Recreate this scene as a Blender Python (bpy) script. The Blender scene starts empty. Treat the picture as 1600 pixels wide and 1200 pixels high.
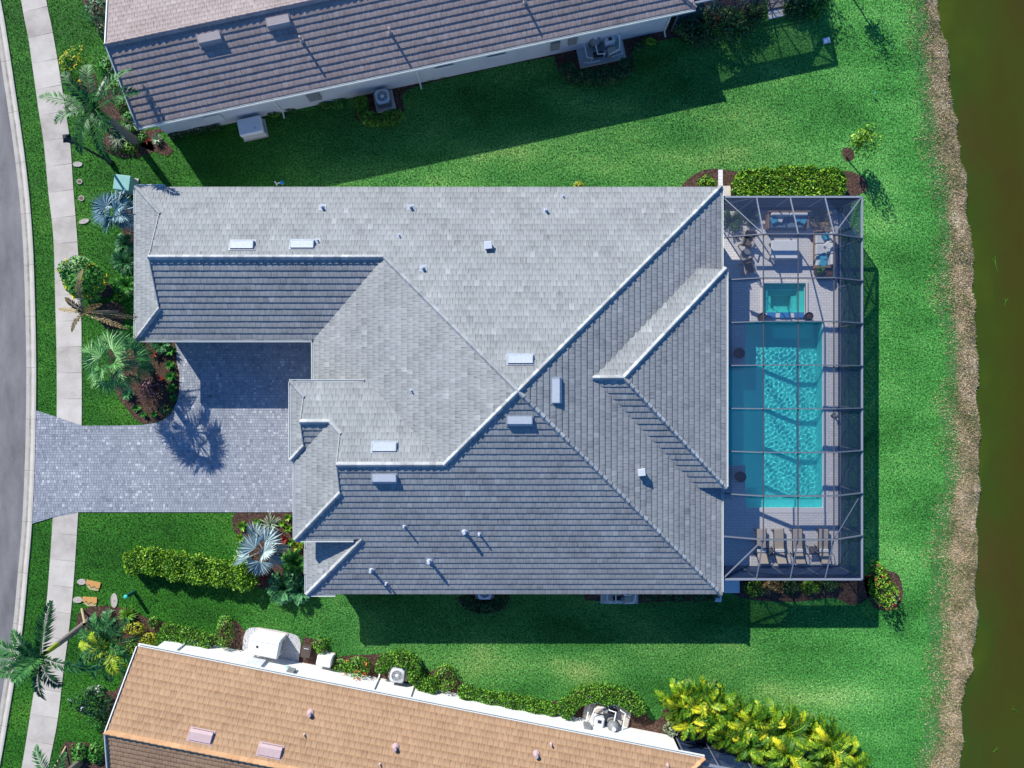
import bpy, math, random
import numpy as np
from mathutils import Vector, Matrix
from math import sin, cos, pi, radians, sqrt, atan2

random.seed(11)
rng = np.random.default_rng(11)
scn = bpy.context.scene

# ------------------------------------------------------------------ camera, sky, sun
HC = 40.0            # camera height (m)
S = 0.0375           # metres per photograph pixel on the ground
cam_d = bpy.data.cameras.new("camera")
cam = bpy.data.objects.new("camera", cam_d)
scn.collection.objects.link(cam)
cam.location = (0, 0, HC)
cam.rotation_euler = (0, 0, 0)
cam_d.sensor_fit = 'HORIZONTAL'
cam_d.angle = 2 * math.atan(30.0 / HC)
cam_d.clip_end = 2000
scn.camera = cam

SUNV = Vector((0.85, -1.3, -1.0)).normalized()      # direction in which the sunlight travels
world = bpy.data.worlds.new("World")
scn.world = world
world.use_nodes = True
wn = world.node_tree.nodes
bg = wn["Background"]
sky = wn.new("ShaderNodeTexSky")
sky.sky_type = 'NISHITA'
sky.sun_disc = False
sky.sun_elevation = math.asin(-SUNV.z)
sky.sun_rotation = atan2(-SUNV.x, -SUNV.y)
sky.dust_density = 0.2
sky.ozone_density = 3.0
skyc = wn.new("ShaderNodeMix")            # added blue tint over the sky, stronger than real, to colour the shade
skyc.data_type = 'RGBA'
skyc.blend_type = 'MULTIPLY'
skyc.inputs[0].default_value = 1.0
skyc.inputs[7].default_value = (0.46, 0.95, 1.48, 1)
world.node_tree.links.new(sky.outputs[0], skyc.inputs[6])
world.node_tree.links.new(skyc.outputs[2], bg.inputs[0])
bg.inputs[1].default_value = 0.085

sun_d = bpy.data.lights.new("sun", 'SUN')
sun_d.energy = 5.0
sun_d.angle = radians(0.5)
sun_d.color = (1.0, 0.955, 0.86)
sun = bpy.data.objects.new("sun", sun_d)
scn.collection.objects.link(sun)
sun.rotation_euler = SUNV.to_track_quat('-Z', 'Y').to_euler()
sun.location = (-30, 40, 40)

scn.view_settings.view_transform = 'Standard'
scn.view_settings.look = 'None'
scn.view_settings.gamma = 1.0
scn.view_settings.exposure = 0.42


def P(px, py, z=0.0):
    """survey: photograph pixel -> metres, for a point z metres above ground"""
    k = S * (1 - z / HC)
    return ((px - 800) * k, (600 - py) * k)


def PL(pts, z=0.0):
    return [P(x, y, z) for x, y in pts]


# ------------------------------------------------------------------ materials
def ramp_node(nt, stops):
    r = nt.nodes.new("ShaderNodeValToRGB")
    el = r.color_ramp.elements
    while len(el) < len(stops):
        el.new(0.5)
    for e, (p, c) in zip(el, stops):
        e.position = p
        e.color = (c[0], c[1], c[2], 1)
    return r


def math_node(nt, op, a, b=None, clamp=False):
    m = nt.nodes.new("ShaderNodeMath")
    m.operation = op
    m.use_clamp = clamp
    for i, v in enumerate((a, b)):
        if v is None:
            continue
        if isinstance(v, (int, float)):
            m.inputs[i].default_value = v
        else:
            nt.links.new(v, m.inputs[i])
    return m.outputs[0]


def noise_node(nt, coord, scale, detail=3, rough=0.6, stretch=None, off=None):
    if stretch or off:
        mp = nt.nodes.new("ShaderNodeMapping")
        if stretch:
            mp.inputs['Scale'].default_value = stretch
        if off:
            mp.inputs['Location'].default_value = off
        nt.links.new(coord, mp.inputs[0])
        coord = mp.outputs[0]
    n = nt.nodes.new("ShaderNodeTexNoise")
    n.inputs['Scale'].default_value = scale
    n.inputs['Detail'].default_value = detail
    n.inputs['Roughness'].default_value = rough
    nt.links.new(coord, n.inputs['Vector'])
    return n.outputs[0]


def base_mat(name):
    m = bpy.data.materials.new(name)
    m.use_nodes = True
    nt = m.node_tree
    return m, nt, nt.nodes["Principled BSDF"], nt.nodes["Material Output"]


def mat(name, stops, rough=0.75, scale=3.0, tone=0.5, gain=1.6, bump=0.0, bscale=30.0, bdist=0.02,
        spec=0.3, coord='pos', stretch=None, trans=0.0, metal=0.0, fine=None, shade_streak=0.0):
    """procedural surface: colour ramp driven by noise and by the per-face 'tone' of the mesh"""
    m, nt, b, out = base_mat(name)
    if coord == 'pos':
        co = nt.nodes.new("ShaderNodeNewGeometry").outputs['Position']
    else:
        co = nt.nodes.new("ShaderNodeTexCoord").outputs[coord]
    n = noise_node(nt, co, scale, 4, 0.6, stretch)
    n = math_node(nt, 'SUBTRACT', n, 0.5)
    n = math_node(nt, 'MULTIPLY', n, gain * (1 - tone))
    at = nt.nodes.new("ShaderNodeAttribute")
    at.attribute_name = 'tone'
    t = math_node(nt, 'SUBTRACT', at.outputs['Fac'], 0.5)
    t = math_node(nt, 'MULTIPLY', t, tone * 2 if tone > 0.5 else tone * 2)
    f = math_node(nt, 'ADD', n, t)
    if fine:
        n2 = noise_node(nt, co, fine[0], 2, 0.6, fine[2] if len(fine) > 2 else stretch)
        n2 = math_node(nt, 'SUBTRACT', n2, 0.5)
        n2 = math_node(nt, 'MULTIPLY', n2, fine[1])
        f = math_node(nt, 'ADD', f, n2)
    if shade_streak:  # weathering streaks, with shading of the tile relief painted into each course's lower part
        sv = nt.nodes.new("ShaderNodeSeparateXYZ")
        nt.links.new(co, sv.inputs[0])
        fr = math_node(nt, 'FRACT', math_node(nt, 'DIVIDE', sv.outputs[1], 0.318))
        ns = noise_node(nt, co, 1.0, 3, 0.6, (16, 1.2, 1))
        fr = math_node(nt, 'MULTIPLY', math_node(nt, 'SUBTRACT', 0.62, fr, True), math_node(nt, 'MULTIPLY', ns, shade_streak))
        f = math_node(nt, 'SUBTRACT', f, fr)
    f = math_node(nt, 'ADD', f, 0.5, True)
    r = ramp_node(nt, stops)
    nt.links.new(f, r.inputs[0])
    nt.links.new(r.outputs[0], b.inputs['Base Color'])
    b.inputs['Roughness'].default_value = rough
    b.inputs['Specular IOR Level'].default_value = spec
    b.inputs['Metallic'].default_value = metal
    if bump:
        bn = noise_node(nt, co, bscale, 3, 0.6)
        bp = nt.nodes.new("ShaderNodeBump")
        bp.inputs['Strength'].default_value = bump
        bp.inputs['Distance'].default_value = bdist
        nt.links.new(bn, bp.inputs['Height'])
        nt.links.new(bp.outputs[0], b.inputs['Normal'])
    if trans:
        tr = nt.nodes.new("ShaderNodeBsdfTranslucent")
        nt.links.new(r.outputs[0], tr.inputs[0])
        mx = nt.nodes.new("ShaderNodeMixShader")
        mx.inputs[0].default_value = trans
        nt.links.new(b.outputs[0], mx.inputs[1])
        nt.links.new(tr.outputs[0], mx.inputs[2])
        nt.links.new(mx.outputs[0], out.inputs[0])
    return m


def two(a, b):
    return [(0.0, a), (1.0, b)]


def leafmat(name, dark, mid, lite, trans=0.25, rough=0.5):
    return mat(name, [(0.0, dark), (0.5, mid), (1.0, lite)], rough=rough, scale=2.2, tone=0.75, gain=2.4,
               trans=trans * 0.55, spec=0.35)


M = {}
M['tile_grey'] = mat('grey_roof_tile', [(0.0, (0.10, 0.105, 0.105)), (0.35, (0.248, 0.260, 0.262)), (0.7, (0.355, 0.368, 0.366)), (1.0, (0.52, 0.535, 0.54))],
                     rough=0.8, scale=1.0, tone=0.2, gain=0.7, coord='UV', stretch=(0.35, 0.5, 1), fine=(1.0, 1.0, (30, 2.2, 1)), spec=0.25, shade_streak=0.45)
M['tile_brown'] = mat('brown_roof_tile', [(0.0, (0.17, 0.135, 0.125)), (0.5, (0.34, 0.28, 0.265)), (1.0, (0.48, 0.415, 0.39))],
                      rough=0.8, scale=1.0, tone=0.17, gain=0.6, coord='UV', stretch=(0.4, 0.5, 1), fine=(1.0, 1.1, (22, 2.6, 1)), spec=0.25, shade_streak=0.8)
M['tile_tan'] = mat('tan_roof_tile', [(0.0, (0.23, 0.13, 0.075)), (0.5, (0.43, 0.27, 0.155)), (1.0, (0.56, 0.37, 0.22))],
                    rough=0.8, scale=1.0, tone=0.15, gain=0.5, coord='UV', stretch=(0.4, 0.5, 1), fine=(1.0, 0.7, (14, 2.0, 1)), spec=0.25, shade_streak=0.8)
M['underlay'] = mat('roof_underlay', two((0.03, 0.03, 0.035), (0.06, 0.06, 0.065)), rough=0.9)
M['cap_grey'] = mat('grey_ridge_tile', [(0, (0.24, 0.25, 0.255)), (0.5, (0.37, 0.38, 0.38)), (1, (0.52, 0.52, 0.51))], rough=0.8, scale=5, tone=0.45)
M['cap_brown'] = mat('brown_ridge_tile', [(0, (0.25, 0.19, 0.18)), (1, (0.42, 0.34, 0.32))], rough=0.8, scale=5, tone=0.45)
M['cap_tan'] = mat('tan_ridge_tile', [(0, (0.40, 0.21, 0.10)), (1, (0.60, 0.36, 0.19))], rough=0.8, scale=5, tone=0.45)
M['stucco'] = mat('white_stucco', two((0.66, 0.66, 0.66), (0.82, 0.82, 0.80)), rough=0.9, scale=1.2, tone=0.2, gain=1.5, bump=0.3, bscale=60, bdist=0.01)
M['stucco_beige'] = mat('beige_stucco', two((0.48, 0.50, 0.55), (0.62, 0.63, 0.66)), rough=0.9, scale=1.0, tone=0.2, gain=1.5, bump=0.3, bscale=60, bdist=0.01)
M['trim'] = mat('white_trim', two((0.68, 0.70, 0.68), (0.80, 0.82, 0.79)), rough=0.5, scale=3, tone=0.3)
M['vent'] = mat('painted_vent_metal', [(0, (0.22, 0.25, 0.29)), (0.45, (0.42, 0.46, 0.51)), (1, (0.58, 0.62, 0.66))], rough=0.45, scale=9, tone=0.6, gain=1.6, fine=(40, 0.2))
M['vent_pink'] = mat('pinkish_vent_metal', two((0.42, 0.30, 0.30), (0.55, 0.42, 0.41)), rough=0.5, scale=4, tone=0.4)
M['vent_tan'] = mat('taupe_vent_metal', two((0.34, 0.29, 0.28), (0.46, 0.40, 0.38)), rough=0.5, scale=4, tone=0.4)
M['alu'] = mat('grey_aluminium', two((0.055, 0.06, 0.08), (0.24, 0.27, 0.33)), rough=0.5, scale=2, tone=0.5, gain=0.3, metal=0.0, spec=0.4)
M['dark'] = mat('dark_metal', two((0.012, 0.012, 0.014), (0.03, 0.03, 0.035)), rough=0.5, scale=6, tone=0.3)
M['glass'] = mat('window_glass', two((0.02, 0.03, 0.04), (0.05, 0.06, 0.08)), rough=0.08, scale=1, spec=0.6)
M['concrete'] = mat('pavement_concrete', [(0, (0.28, 0.25, 0.215)), (0.45, (0.49, 0.445, 0.395)), (1, (0.66, 0.61, 0.55))], rough=0.9, scale=0.9,
                    tone=0.35, gain=1.7, bump=0.2, bscale=80, bdist=0.005, fine=(22, 0.35))
M['kerb'] = mat('kerb_concrete', [(0, (0.10, 0.09, 0.08)), (0.4, (0.42, 0.38, 0.33)), (1, (0.62, 0.57, 0.50))], rough=0.9, scale=1.5,
                tone=0.6, gain=1.6, fine=(14, 0.35))
M['asphalt'] = mat('worn_asphalt', [(0, (0.08, 0.077, 0.08)), (0.5, (0.188, 0.180, 0.182)), (1, (0.29, 0.28, 0.28))], rough=0.9, scale=0.7, stretch=(1.6, 0.5, 1),
                   tone=0.1, gain=1.3, bump=0.25, bscale=120, bdist=0.006, fine=(40, 0.55))
M['paver'] = mat('driveway_paver', [(0, (0.14, 0.155, 0.18)), (0.4, (0.29, 0.315, 0.36)), (0.75, (0.40, 0.42, 0.46)), (1, (0.60, 0.61, 0.62))], rough=0.9,
                 scale=0.45, tone=0.5, gain=1.0, fine=(30, 0.3))
M['joint'] = mat('joint_sand', two((0.13, 0.14, 0.16), (0.2, 0.21, 0.23)), rough=0.95, scale=8)
M['deck'] = mat('pool_deck_paver', [(0, (0.66, 0.64, 0.64)), (1, (0.84, 0.81, 0.80))], rough=0.85, scale=1.0, tone=0.4, gain=1.0, fine=(12, 0.25))
M['coping'] = mat('pool_coping', two((0.40, 0.34, 0.31), (0.55, 0.50, 0.46)), rough=0.8, scale=2, tone=0.3)
M['mulch'] = mat('brown_mulch', [(0, (0.018, 0.009, 0.006)), (0.5, (0.075, 0.04, 0.028)), (1, (0.19, 0.115, 0.085))], rough=0.95, scale=9, tone=0.1,
                 gain=2.4, bump=0.8, bscale=26, bdist=0.05, fine=(40, 0.9))
M['gravel'] = mat('white_gravel', [(0, (0.16, 0.16, 0.18)), (0.5, (0.50, 0.50, 0.52)), (1, (0.78, 0.78, 0.78))], rough=0.9, scale=22, tone=0.05, gain=2.8,
                  bump=0.8, bscale=24, bdist=0.04)
M['plaster'] = mat('pool_plaster', two((0.80, 0.93, 0.93), (0.90, 0.97, 0.97)), rough=0.8, scale=2.0, tone=0.2, fine=(30, 0.3))
M['plaster_spa'] = mat('spa_plaster', two((0.62, 0.80, 0.77), (0.80, 0.92, 0.89)), rough=0.8, scale=2.0, tone=0.5)
M['bluetile'] = mat('blue_glass_tile', two((0.03, 0.16, 0.45), (0.09, 0.32, 0.70)), rough=0.25, scale=30, tone=0.3)
M['white'] = mat('white_paint', two((0.74, 0.74, 0.73), (0.84, 0.84, 0.83)), rough=0.45, scale=3, tone=0.3)
M['lightgrey'] = mat('light_grey_paint', two((0.50, 0.52, 0.54), (0.64, 0.66, 0.68)), rough=0.45, scale=3, tone=0.3)
M['midgrey'] = mat('mid_grey_paint', two((0.16, 0.17, 0.18), (0.27, 0.28, 0.29)), rough=0.5, scale=3, tone=0.3)
M['greenbox'] = mat('pale_green_paint', two((0.18, 0.40, 0.36), (0.28, 0.52, 0.47)), rough=0.5, scale=3, tone=0.2)
M['teal'] = mat('bright_teal_plastic', two((0.03, 0.42, 0.36), (0.08, 0.60, 0.52)), rough=0.4, scale=3)
M['darkgreen'] = mat('dark_green_plastic', two((0.01, 0.07, 0.045), (0.02, 0.12, 0.08)), rough=0.5, scale=3)
M['brownbox'] = mat('brown_plastic', two((0.06, 0.045, 0.04), (0.10, 0.08, 0.07)), rough=0.6, scale=3)
M['orange'] = mat('orange_clay', two((0.42, 0.20, 0.06), (0.66, 0.36, 0.13)), rough=0.85, scale=6)
M['wood'] = mat('teak_wood', two((0.16, 0.09, 0.05), (0.34, 0.21, 0.12)), rough=0.6, scale=4, stretch=(1, 8, 1), coord='Object')
M['stake'] = mat('pale_timber', two((0.40, 0.33, 0.17), (0.58, 0.49, 0.28)), rough=0.8, scale=6)
M['sling'] = mat('beige_sling_fabric', two((0.44, 0.37, 0.29), (0.56, 0.48, 0.39)), rough=0.9, scale=9, tone=0.3)
M['cushion'] = mat('pale_cushion', two((0.55, 0.56, 0.58), (0.72, 0.73, 0.74)), rough=0.95, scale=5, tone=0.5)
M['bluecushion'] = mat('turquoise_cushion', two((0.03, 0.22, 0.38), (0.08, 0.40, 0.58)), rough=0.95, scale=6, tone=0.5)
M['greyblue'] = mat('grey_blue_cushion', two((0.10, 0.16, 0.24), (0.17, 0.25, 0.35)), rough=0.95, scale=6, tone=0.5)
M['wicker'] = mat('brown_wicker', two((0.10, 0.07, 0.05), (0.24, 0.17, 0.12)), rough=0.8, scale=40, tone=0.2)
M['bark'] = mat('grey_palm_bark', [(0, (0.10, 0.085, 0.075)), (1, (0.30, 0.26, 0.23))], rough=0.9, scale=3, tone=0.3, stretch=(1, 1, 6), fine=(20, 0.4))
M['stem'] = mat('brown_twig', two((0.06, 0.04, 0.025), (0.14, 0.10, 0.06)), rough=0.9, scale=6)
M['crownshaft'] = mat('green_crownshaft', two((0.12, 0.22, 0.02), (0.42, 0.45, 0.05)), rough=0.4, scale=3)
# foliage
M['lf_green'] = leafmat('green_leaf', (0.016, 0.075, 0.008), (0.075, 0.24, 0.016), (0.22, 0.46, 0.04))
M['lf_lime'] = leafmat('lime_leaf', (0.022, 0.10, 0.006), (0.095, 0.28, 0.012), (0.33, 0.55, 0.035))
M['lf_dark'] = leafmat('dark_leaf', (0.010, 0.045, 0.012), (0.03, 0.11, 0.03), (0.08, 0.20, 0.06))
M['lf_fern'] = leafmat('feathery_leaf', (0.012, 0.08, 0.025), (0.05, 0.22, 0.07), (0.16, 0.42, 0.18))
M['lf_emerald'] = leafmat('emerald_leaf', (0.012, 0.09, 0.012), (0.05, 0.26, 0.03), (0.14, 0.42, 0.06))
M['lf_silver'] = leafmat('silver_blue_leaf', (0.035, 0.10, 0.14), (0.12, 0.25, 0.31), (0.38, 0.52, 0.55), trans=0.1)
M['lf_silver2'] = leafmat('silver_green_leaf', (0.05, 0.11, 0.13), (0.22, 0.34, 0.36), (0.52, 0.62, 0.60), trans=0.1)
M['lf_sabal'] = leafmat('palm_leaf', (0.02, 0.10, 0.025), (0.075, 0.28, 0.065), (0.30, 0.54, 0.18), trans=0.15)
M['lf_palm'] = leafmat('royal_palm_leaf', (0.010, 0.055, 0.014), (0.035, 0.155, 0.035), (0.12, 0.33, 0.09), trans=0.15)
M['lf_areca'] = leafmat('areca_leaf', (0.03, 0.11, 0.004), (0.15, 0.34, 0.010), (0.70, 0.66, 0.025), trans=0.25)
M['lf_yellowfrond'] = leafmat('yellow_frond', (0.22, 0.36, 0.02), (0.42, 0.55, 0.03), (0.68, 0.74, 0.10))
M['lf_gold'] = leafmat('gold_leaf', (0.12, 0.18, 0.01), (0.36, 0.40, 0.02), (0.68, 0.64, 0.06))
M['lf_purple'] = leafmat('purple_leaf', (0.04, 0.012, 0.02), (0.12, 0.05, 0.06), (0.36, 0.22, 0.24))
M['lf_red'] = leafmat('red_leaf', (0.10, 0.008, 0.008), (0.28, 0.03, 0.02), (0.50, 0.12, 0.06))
M['lf_dry'] = leafmat('dry_frond', (0.10, 0.065, 0.02), (0.24, 0.17, 0.06), (0.42, 0.33, 0.16))
M['lf_pale'] = leafmat('pale_variegated_leaf', (0.12, 0.20, 0.10), (0.28, 0.38, 0.22), (0.52, 0.60, 0.44))
M['fl_yellow'] = leafmat('yellow_petal', (0.50, 0.42, 0.01), (0.75, 0.62, 0.01), (0.85, 0.75, 0.05))
M['fl_orange'] = leafmat('orange_petal', (0.45, 0.08, 0.01), (0.65, 0.16, 0.03), (0.80, 0.28, 0.08))
M['fl_white'] = leafmat('white_petal', (0.6, 0.6, 0.6), (0.75, 0.75, 0.75), (0.85, 0.85, 0.85))


def grass_material(name, blade):
    m, nt, b, out = base_mat(name)
    co = nt.nodes.new("ShaderNodeNewGeometry").outputs['Position']
    sp = nt.nodes.new("ShaderNodeSeparateXYZ")
    nt.links.new(co, sp.inputs[0])
    # broad patches of healthy and pale turf, long in the mowing direction
    n1 = noise_node(nt, co, 0.30, 3, 0.55, (0.55, 1.15, 1))
    n2 = noise_node(nt, co, 2.4, 3, 0.6)
    n3 = noise_node(nt, co, 9.5, 2, 0.7)
    f = math_node(nt, 'MULTIPLY', math_node(nt, 'SUBTRACT', n1, 0.5), 1.7)
    f = math_node(nt, 'ADD', f, math_node(nt, 'MULTIPLY', math_node(nt, 'SUBTRACT', n2, 0.5), 0.42))
    at = nt.nodes.new("ShaderNodeAttribute")
    at.attribute_name = 'tone'
    f = math_node(nt, 'ADD', f, math_node(nt, 'MULTIPLY', math_node(nt, 'SUBTRACT', at.outputs['Fac'], 0.5), 0.75 if blade else 0.0))
    # thin pale places and lush places in this turf (x, y, half sizes in metres, strength)
    for ex_, ey_, rx_, ry_, st_ in ((3.2, -16.7, 3.6, 1.2, 0.55), (-1.5, -16.0, 3.5, 1.0, 0.3), (17.0, -18.2, 5.0, 1.1, 0.5), (10.5, -16.5, 3.0, 1.0, 0.3), (-5.5, 12.6, 7.0, 1.2, 0.35), (4.5, 13.6, 8.0, 1.3, 0.38),
                                    (13.0, 13.2, 4.0, 1.0, 0.3), (-22.6, -1.5, 1.5, 0.8, 0.75), (21.5, 10.0, 1.8, 3.0, 0.22), (22.0, -8.6, 1.6, 1.6, 0.25), (15.0, 15.5, 4, 1.5, 0.2), (20.5, -3.0, 1.2, 6.0, 0.12)):
        d_ = nt.nodes.new("ShaderNodeVectorMath")
        d_.operation = 'SUBTRACT'
        nt.links.new(co, d_.inputs[0])
        d_.inputs[1].default_value = (ex_, ey_, 0)
        e_ = nt.nodes.new("ShaderNodeVectorMath")
        e_.operation = 'MULTIPLY'
        nt.links.new(d_.outputs[0], e_.inputs[0])
        e_.inputs[1].default_value = (1 / rx_, 1 / ry_, 0)
        l_ = nt.nodes.new("ShaderNodeVectorMath")
        l_.operation = 'LENGTH'
        nt.links.new(e_.outputs[0], l_.inputs[0])
        w_ = math_node(nt, 'ADD', l_.outputs['Value'], math_node(nt, 'MULTIPLY', math_node(nt, 'SUBTRACT', n2, 0.5), 1.2))
        w_ = math_node(nt, 'SUBTRACT', 1.3, w_, True)
        f = math_node(nt, 'ADD', f, math_node(nt, 'MULTIPLY', w_, st_ * 0.62))
    f = math_node(nt, 'ADD', f, 0.38, True)
    side = ramp_node(nt, [(0.0, (0.022, 0.105, 0.012)), (0.35, (0.046, 0.188, 0.034)), (0.62, (0.086, 0.250, 0.050)), (0.85, (0.165, 0.305, 0.075)), (1.0, (0.26, 0.36, 0.12))])
    front = ramp_node(nt, [(0.0, (0.014, 0.080, 0.006)), (0.4, (0.027, 0.138, 0.011)), (0.8, (0.058, 0.195, 0.018)), (1.0, (0.15, 0.24, 0.04))])
    rear = ramp_node(nt, [(0.0, (0.028, 0.145, 0.022)), (0.4, (0.064, 0.262, 0.047)), (0.75, (0.120, 0.355, 0.078)), (1.0, (0.22, 0.44, 0.12))])
    for r in (side, front, rear):
        nt.links.new(f, r.inputs[0])

    def mrange(v, a, bb):
        mr = nt.nodes.new("ShaderNodeMapRange")
        mr.inputs[1].default_value = a
        mr.inputs[2].default_value = bb
        nt.links.new(v, mr.inputs[0])
        return mr.outputs[0]

    def mix(fac, a, c):
        mx = nt.nodes.new("ShaderNodeMix")
        mx.data_type = 'RGBA'
        nt.links.new(fac, mx.inputs[0])
        nt.links.new(a, mx.inputs[6])
        nt.links.new(c, mx.inputs[7])
        return mx.outputs[2]
    col = mix(mrange(sp.outputs[0], -17.0, -9.0), front.outputs[0], side.outputs[0])
    col = mix(mrange(sp.outputs[0], 13.0, 20.5), col, rear.outputs[0])
    sp_ = math_node(nt, 'ADD', 1.06, math_node(nt, 'MULTIPLY', math_node(nt, 'SUBTRACT', n3, 0.5), 4.2))
    if blade:
        sp_ = math_node(nt, 'ADD', sp_, math_node(nt, 'MULTIPLY', math_node(nt, 'SUBTRACT', at.outputs['Fac'], 0.5), 0.9))
    sp_ = math_node(nt, 'MINIMUM', math_node(nt, 'MAXIMUM', sp_, 0.18), 2.3)
    vs = nt.nodes.new("ShaderNodeVectorMath")
    vs.operation = 'SCALE'
    nt.links.new(col, vs.inputs[0])
    nt.links.new(sp_, vs.inputs[3])
    col = vs.outputs[0]
    nt.links.new(col, b.inputs['Base Color'])
    b.inputs['Roughness'].default_value = 0.75
    b.inputs['Specular IOR Level'].default_value = 0.2
    if blade:
        tr = nt.nodes.new("ShaderNodeBsdfTranslucent")
        nt.links.new(col, tr.inputs[0])
        mx = nt.nodes.new("ShaderNodeMixShader")
        mx.inputs[0].default_value = 0.25
        nt.links.new(b.outputs[0], mx.inputs[1])
        nt.links.new(tr.outputs[0], mx.inputs[2])
        nt.links.new(mx.outputs[0], out.inputs[0])
    else:
        bn = noise_node(nt, co, 16.0, 3, 0.7)
        bp = nt.nodes.new("ShaderNodeBump")
        bp.inputs['Strength'].default_value = 0.7
        bp.inputs['Distance'].default_value = 0.06
        nt.links.new(bn, bp.inputs['Height'])
        nt.links.new(bp.outputs[0], b.inputs['Normal'])
    return m


M['grass'] = grass_material('lawn_soil_grass', False)
M['blade'] = grass_material('grass_blade', True)
M['bank'] = mat('dry_bank', [(0, (0.05, 0.22, 0.045)), (0.22, (0.09, 0.22, 0.06)), (0.38, (0.20, 0.21, 0.09)), (0.52, (0.38, 0.28, 0.16)), (0.75, (0.55, 0.42, 0.27)), (1, (0.80, 0.68, 0.50))], rough=0.95, scale=0.9, tone=0.72,
                gain=4.2, bump=0.9, bscale=10, bdist=0.08, fine=(11, 1.7))
M['dryblade'] = mat('dry_grass_blade', [(0, (0.05, 0.13, 0.03)), (0.3, (0.20, 0.19, 0.07)), (0.5, (0.46, 0.35, 0.19)), (1, (0.78, 0.63, 0.43))], rough=0.9, scale=0.75, tone=0.35, gain=2.4, trans=0.2)


def water_pond():
    m, nt, b, out = base_mat('pond_water')
    co = nt.nodes.new("ShaderNodeNewGeometry").outputs['Position']
    n = noise_node(nt, co, 0.16, 3, 0.55, (1.6, 0.7, 1))
    at = nt.nodes.new("ShaderNodeAttribute")
    at.attribute_name = 'tone'          # 1 at the shore, 0 in open water
    n2 = noise_node(nt, co, 0.9, 4, 0.65)
    f = math_node(nt, 'MULTIPLY', at.outputs['Fac'], math_node(nt, 'MULTIPLY', n2, 2.0), True)
    deep = ramp_node(nt, [(0.2, (0.050, 0.038, 0.007)), (0.5, (0.048, 0.054, 0.006)), (0.8, (0.040, 0.064, 0.007))])
    nt.links.new(n, deep.inputs[0])
    shore = ramp_node(nt, [(0.25, (0.070, 0.045, 0.012)), (0.5, (0.036, 0.066, 0.008)), (0.75, (0.070, 0.095, 0.008))])
    nt.links.new(n, shore.inputs[0])
    mx = nt.nodes.new("ShaderNodeMix")
    mx.data_type = 'RGBA'
    nt.links.new(f, mx.inputs[0])
    nt.links.new(deep.outputs[0], mx.inputs[6])
    nt.links.new(shore.outputs[0], mx.inputs[7])
    nt.links.new(mx.outputs[2], b.inputs['Base Color'])
    b.inputs['Roughness'].default_value = 0.22
    b.inputs['Specular IOR Level'].default_value = 0.12
    bn = noise_node(nt, co, 3.0, 3, 0.6)
    bp = nt.nodes.new("ShaderNodeBump")
    bp.inputs['Strength'].default_value = 0.12
    bp.inputs['Distance'].default_value = 0.05
    nt.links.new(bn, bp.inputs['Height'])
    nt.links.new(bp.outputs[0], b.inputs['Normal'])
    return m


M['pond'] = water_pond()


def water_pool():
    m, nt, b, out = base_mat('pool_water')
    nt.nodes.remove(b)
    g = nt.nodes.new("ShaderNodeBsdfGlass")
    g.inputs['Color'].default_value = (0.36, 1.0, 0.985, 1)
    g.inputs['Roughness'].default_value = 0.0
    g.inputs['IOR'].default_value = 1.33
    nt.links.new(g.outputs[0], out.inputs[0])
    return m


M['water'] = water_pool()


def screen_mat():
    """insect screen: a woven mesh lets less through the more slantwise one looks (or light shines) along it"""
    m, nt, b, out = base_mat('insect_screen')
    b.inputs['Base Color'].default_value = (0.012, 0.034, 0.095, 1)
    b.inputs['Roughness'].default_value = 0.7
    lw = nt.nodes.new("ShaderNodeLayerWeight")
    lw.inputs[0].default_value = 0.5
    cs = math_node(nt, 'SUBTRACT', 1.0, lw.outputs['Facing'])
    cs = math_node(nt, 'MAXIMUM', cs, 0.22)
    t = math_node(nt, 'SUBTRACT', 1.0, math_node(nt, 'DIVIDE', 0.24, cs))
    t = math_node(nt, 'MULTIPLY', t, 0.96, True)
    tr = nt.nodes.new("ShaderNodeBsdfTransparent")
    mx = nt.nodes.new("ShaderNodeMixShader")
    nt.links.new(t, mx.inputs[0])
    nt.links.new(b.outputs[0], mx.inputs[1])
    nt.links.new(tr.outputs[0], mx.inputs[2])
    nt.links.new(mx.outputs[0], out.inputs[0])
    return m


M['screen'] = screen_mat()


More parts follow.
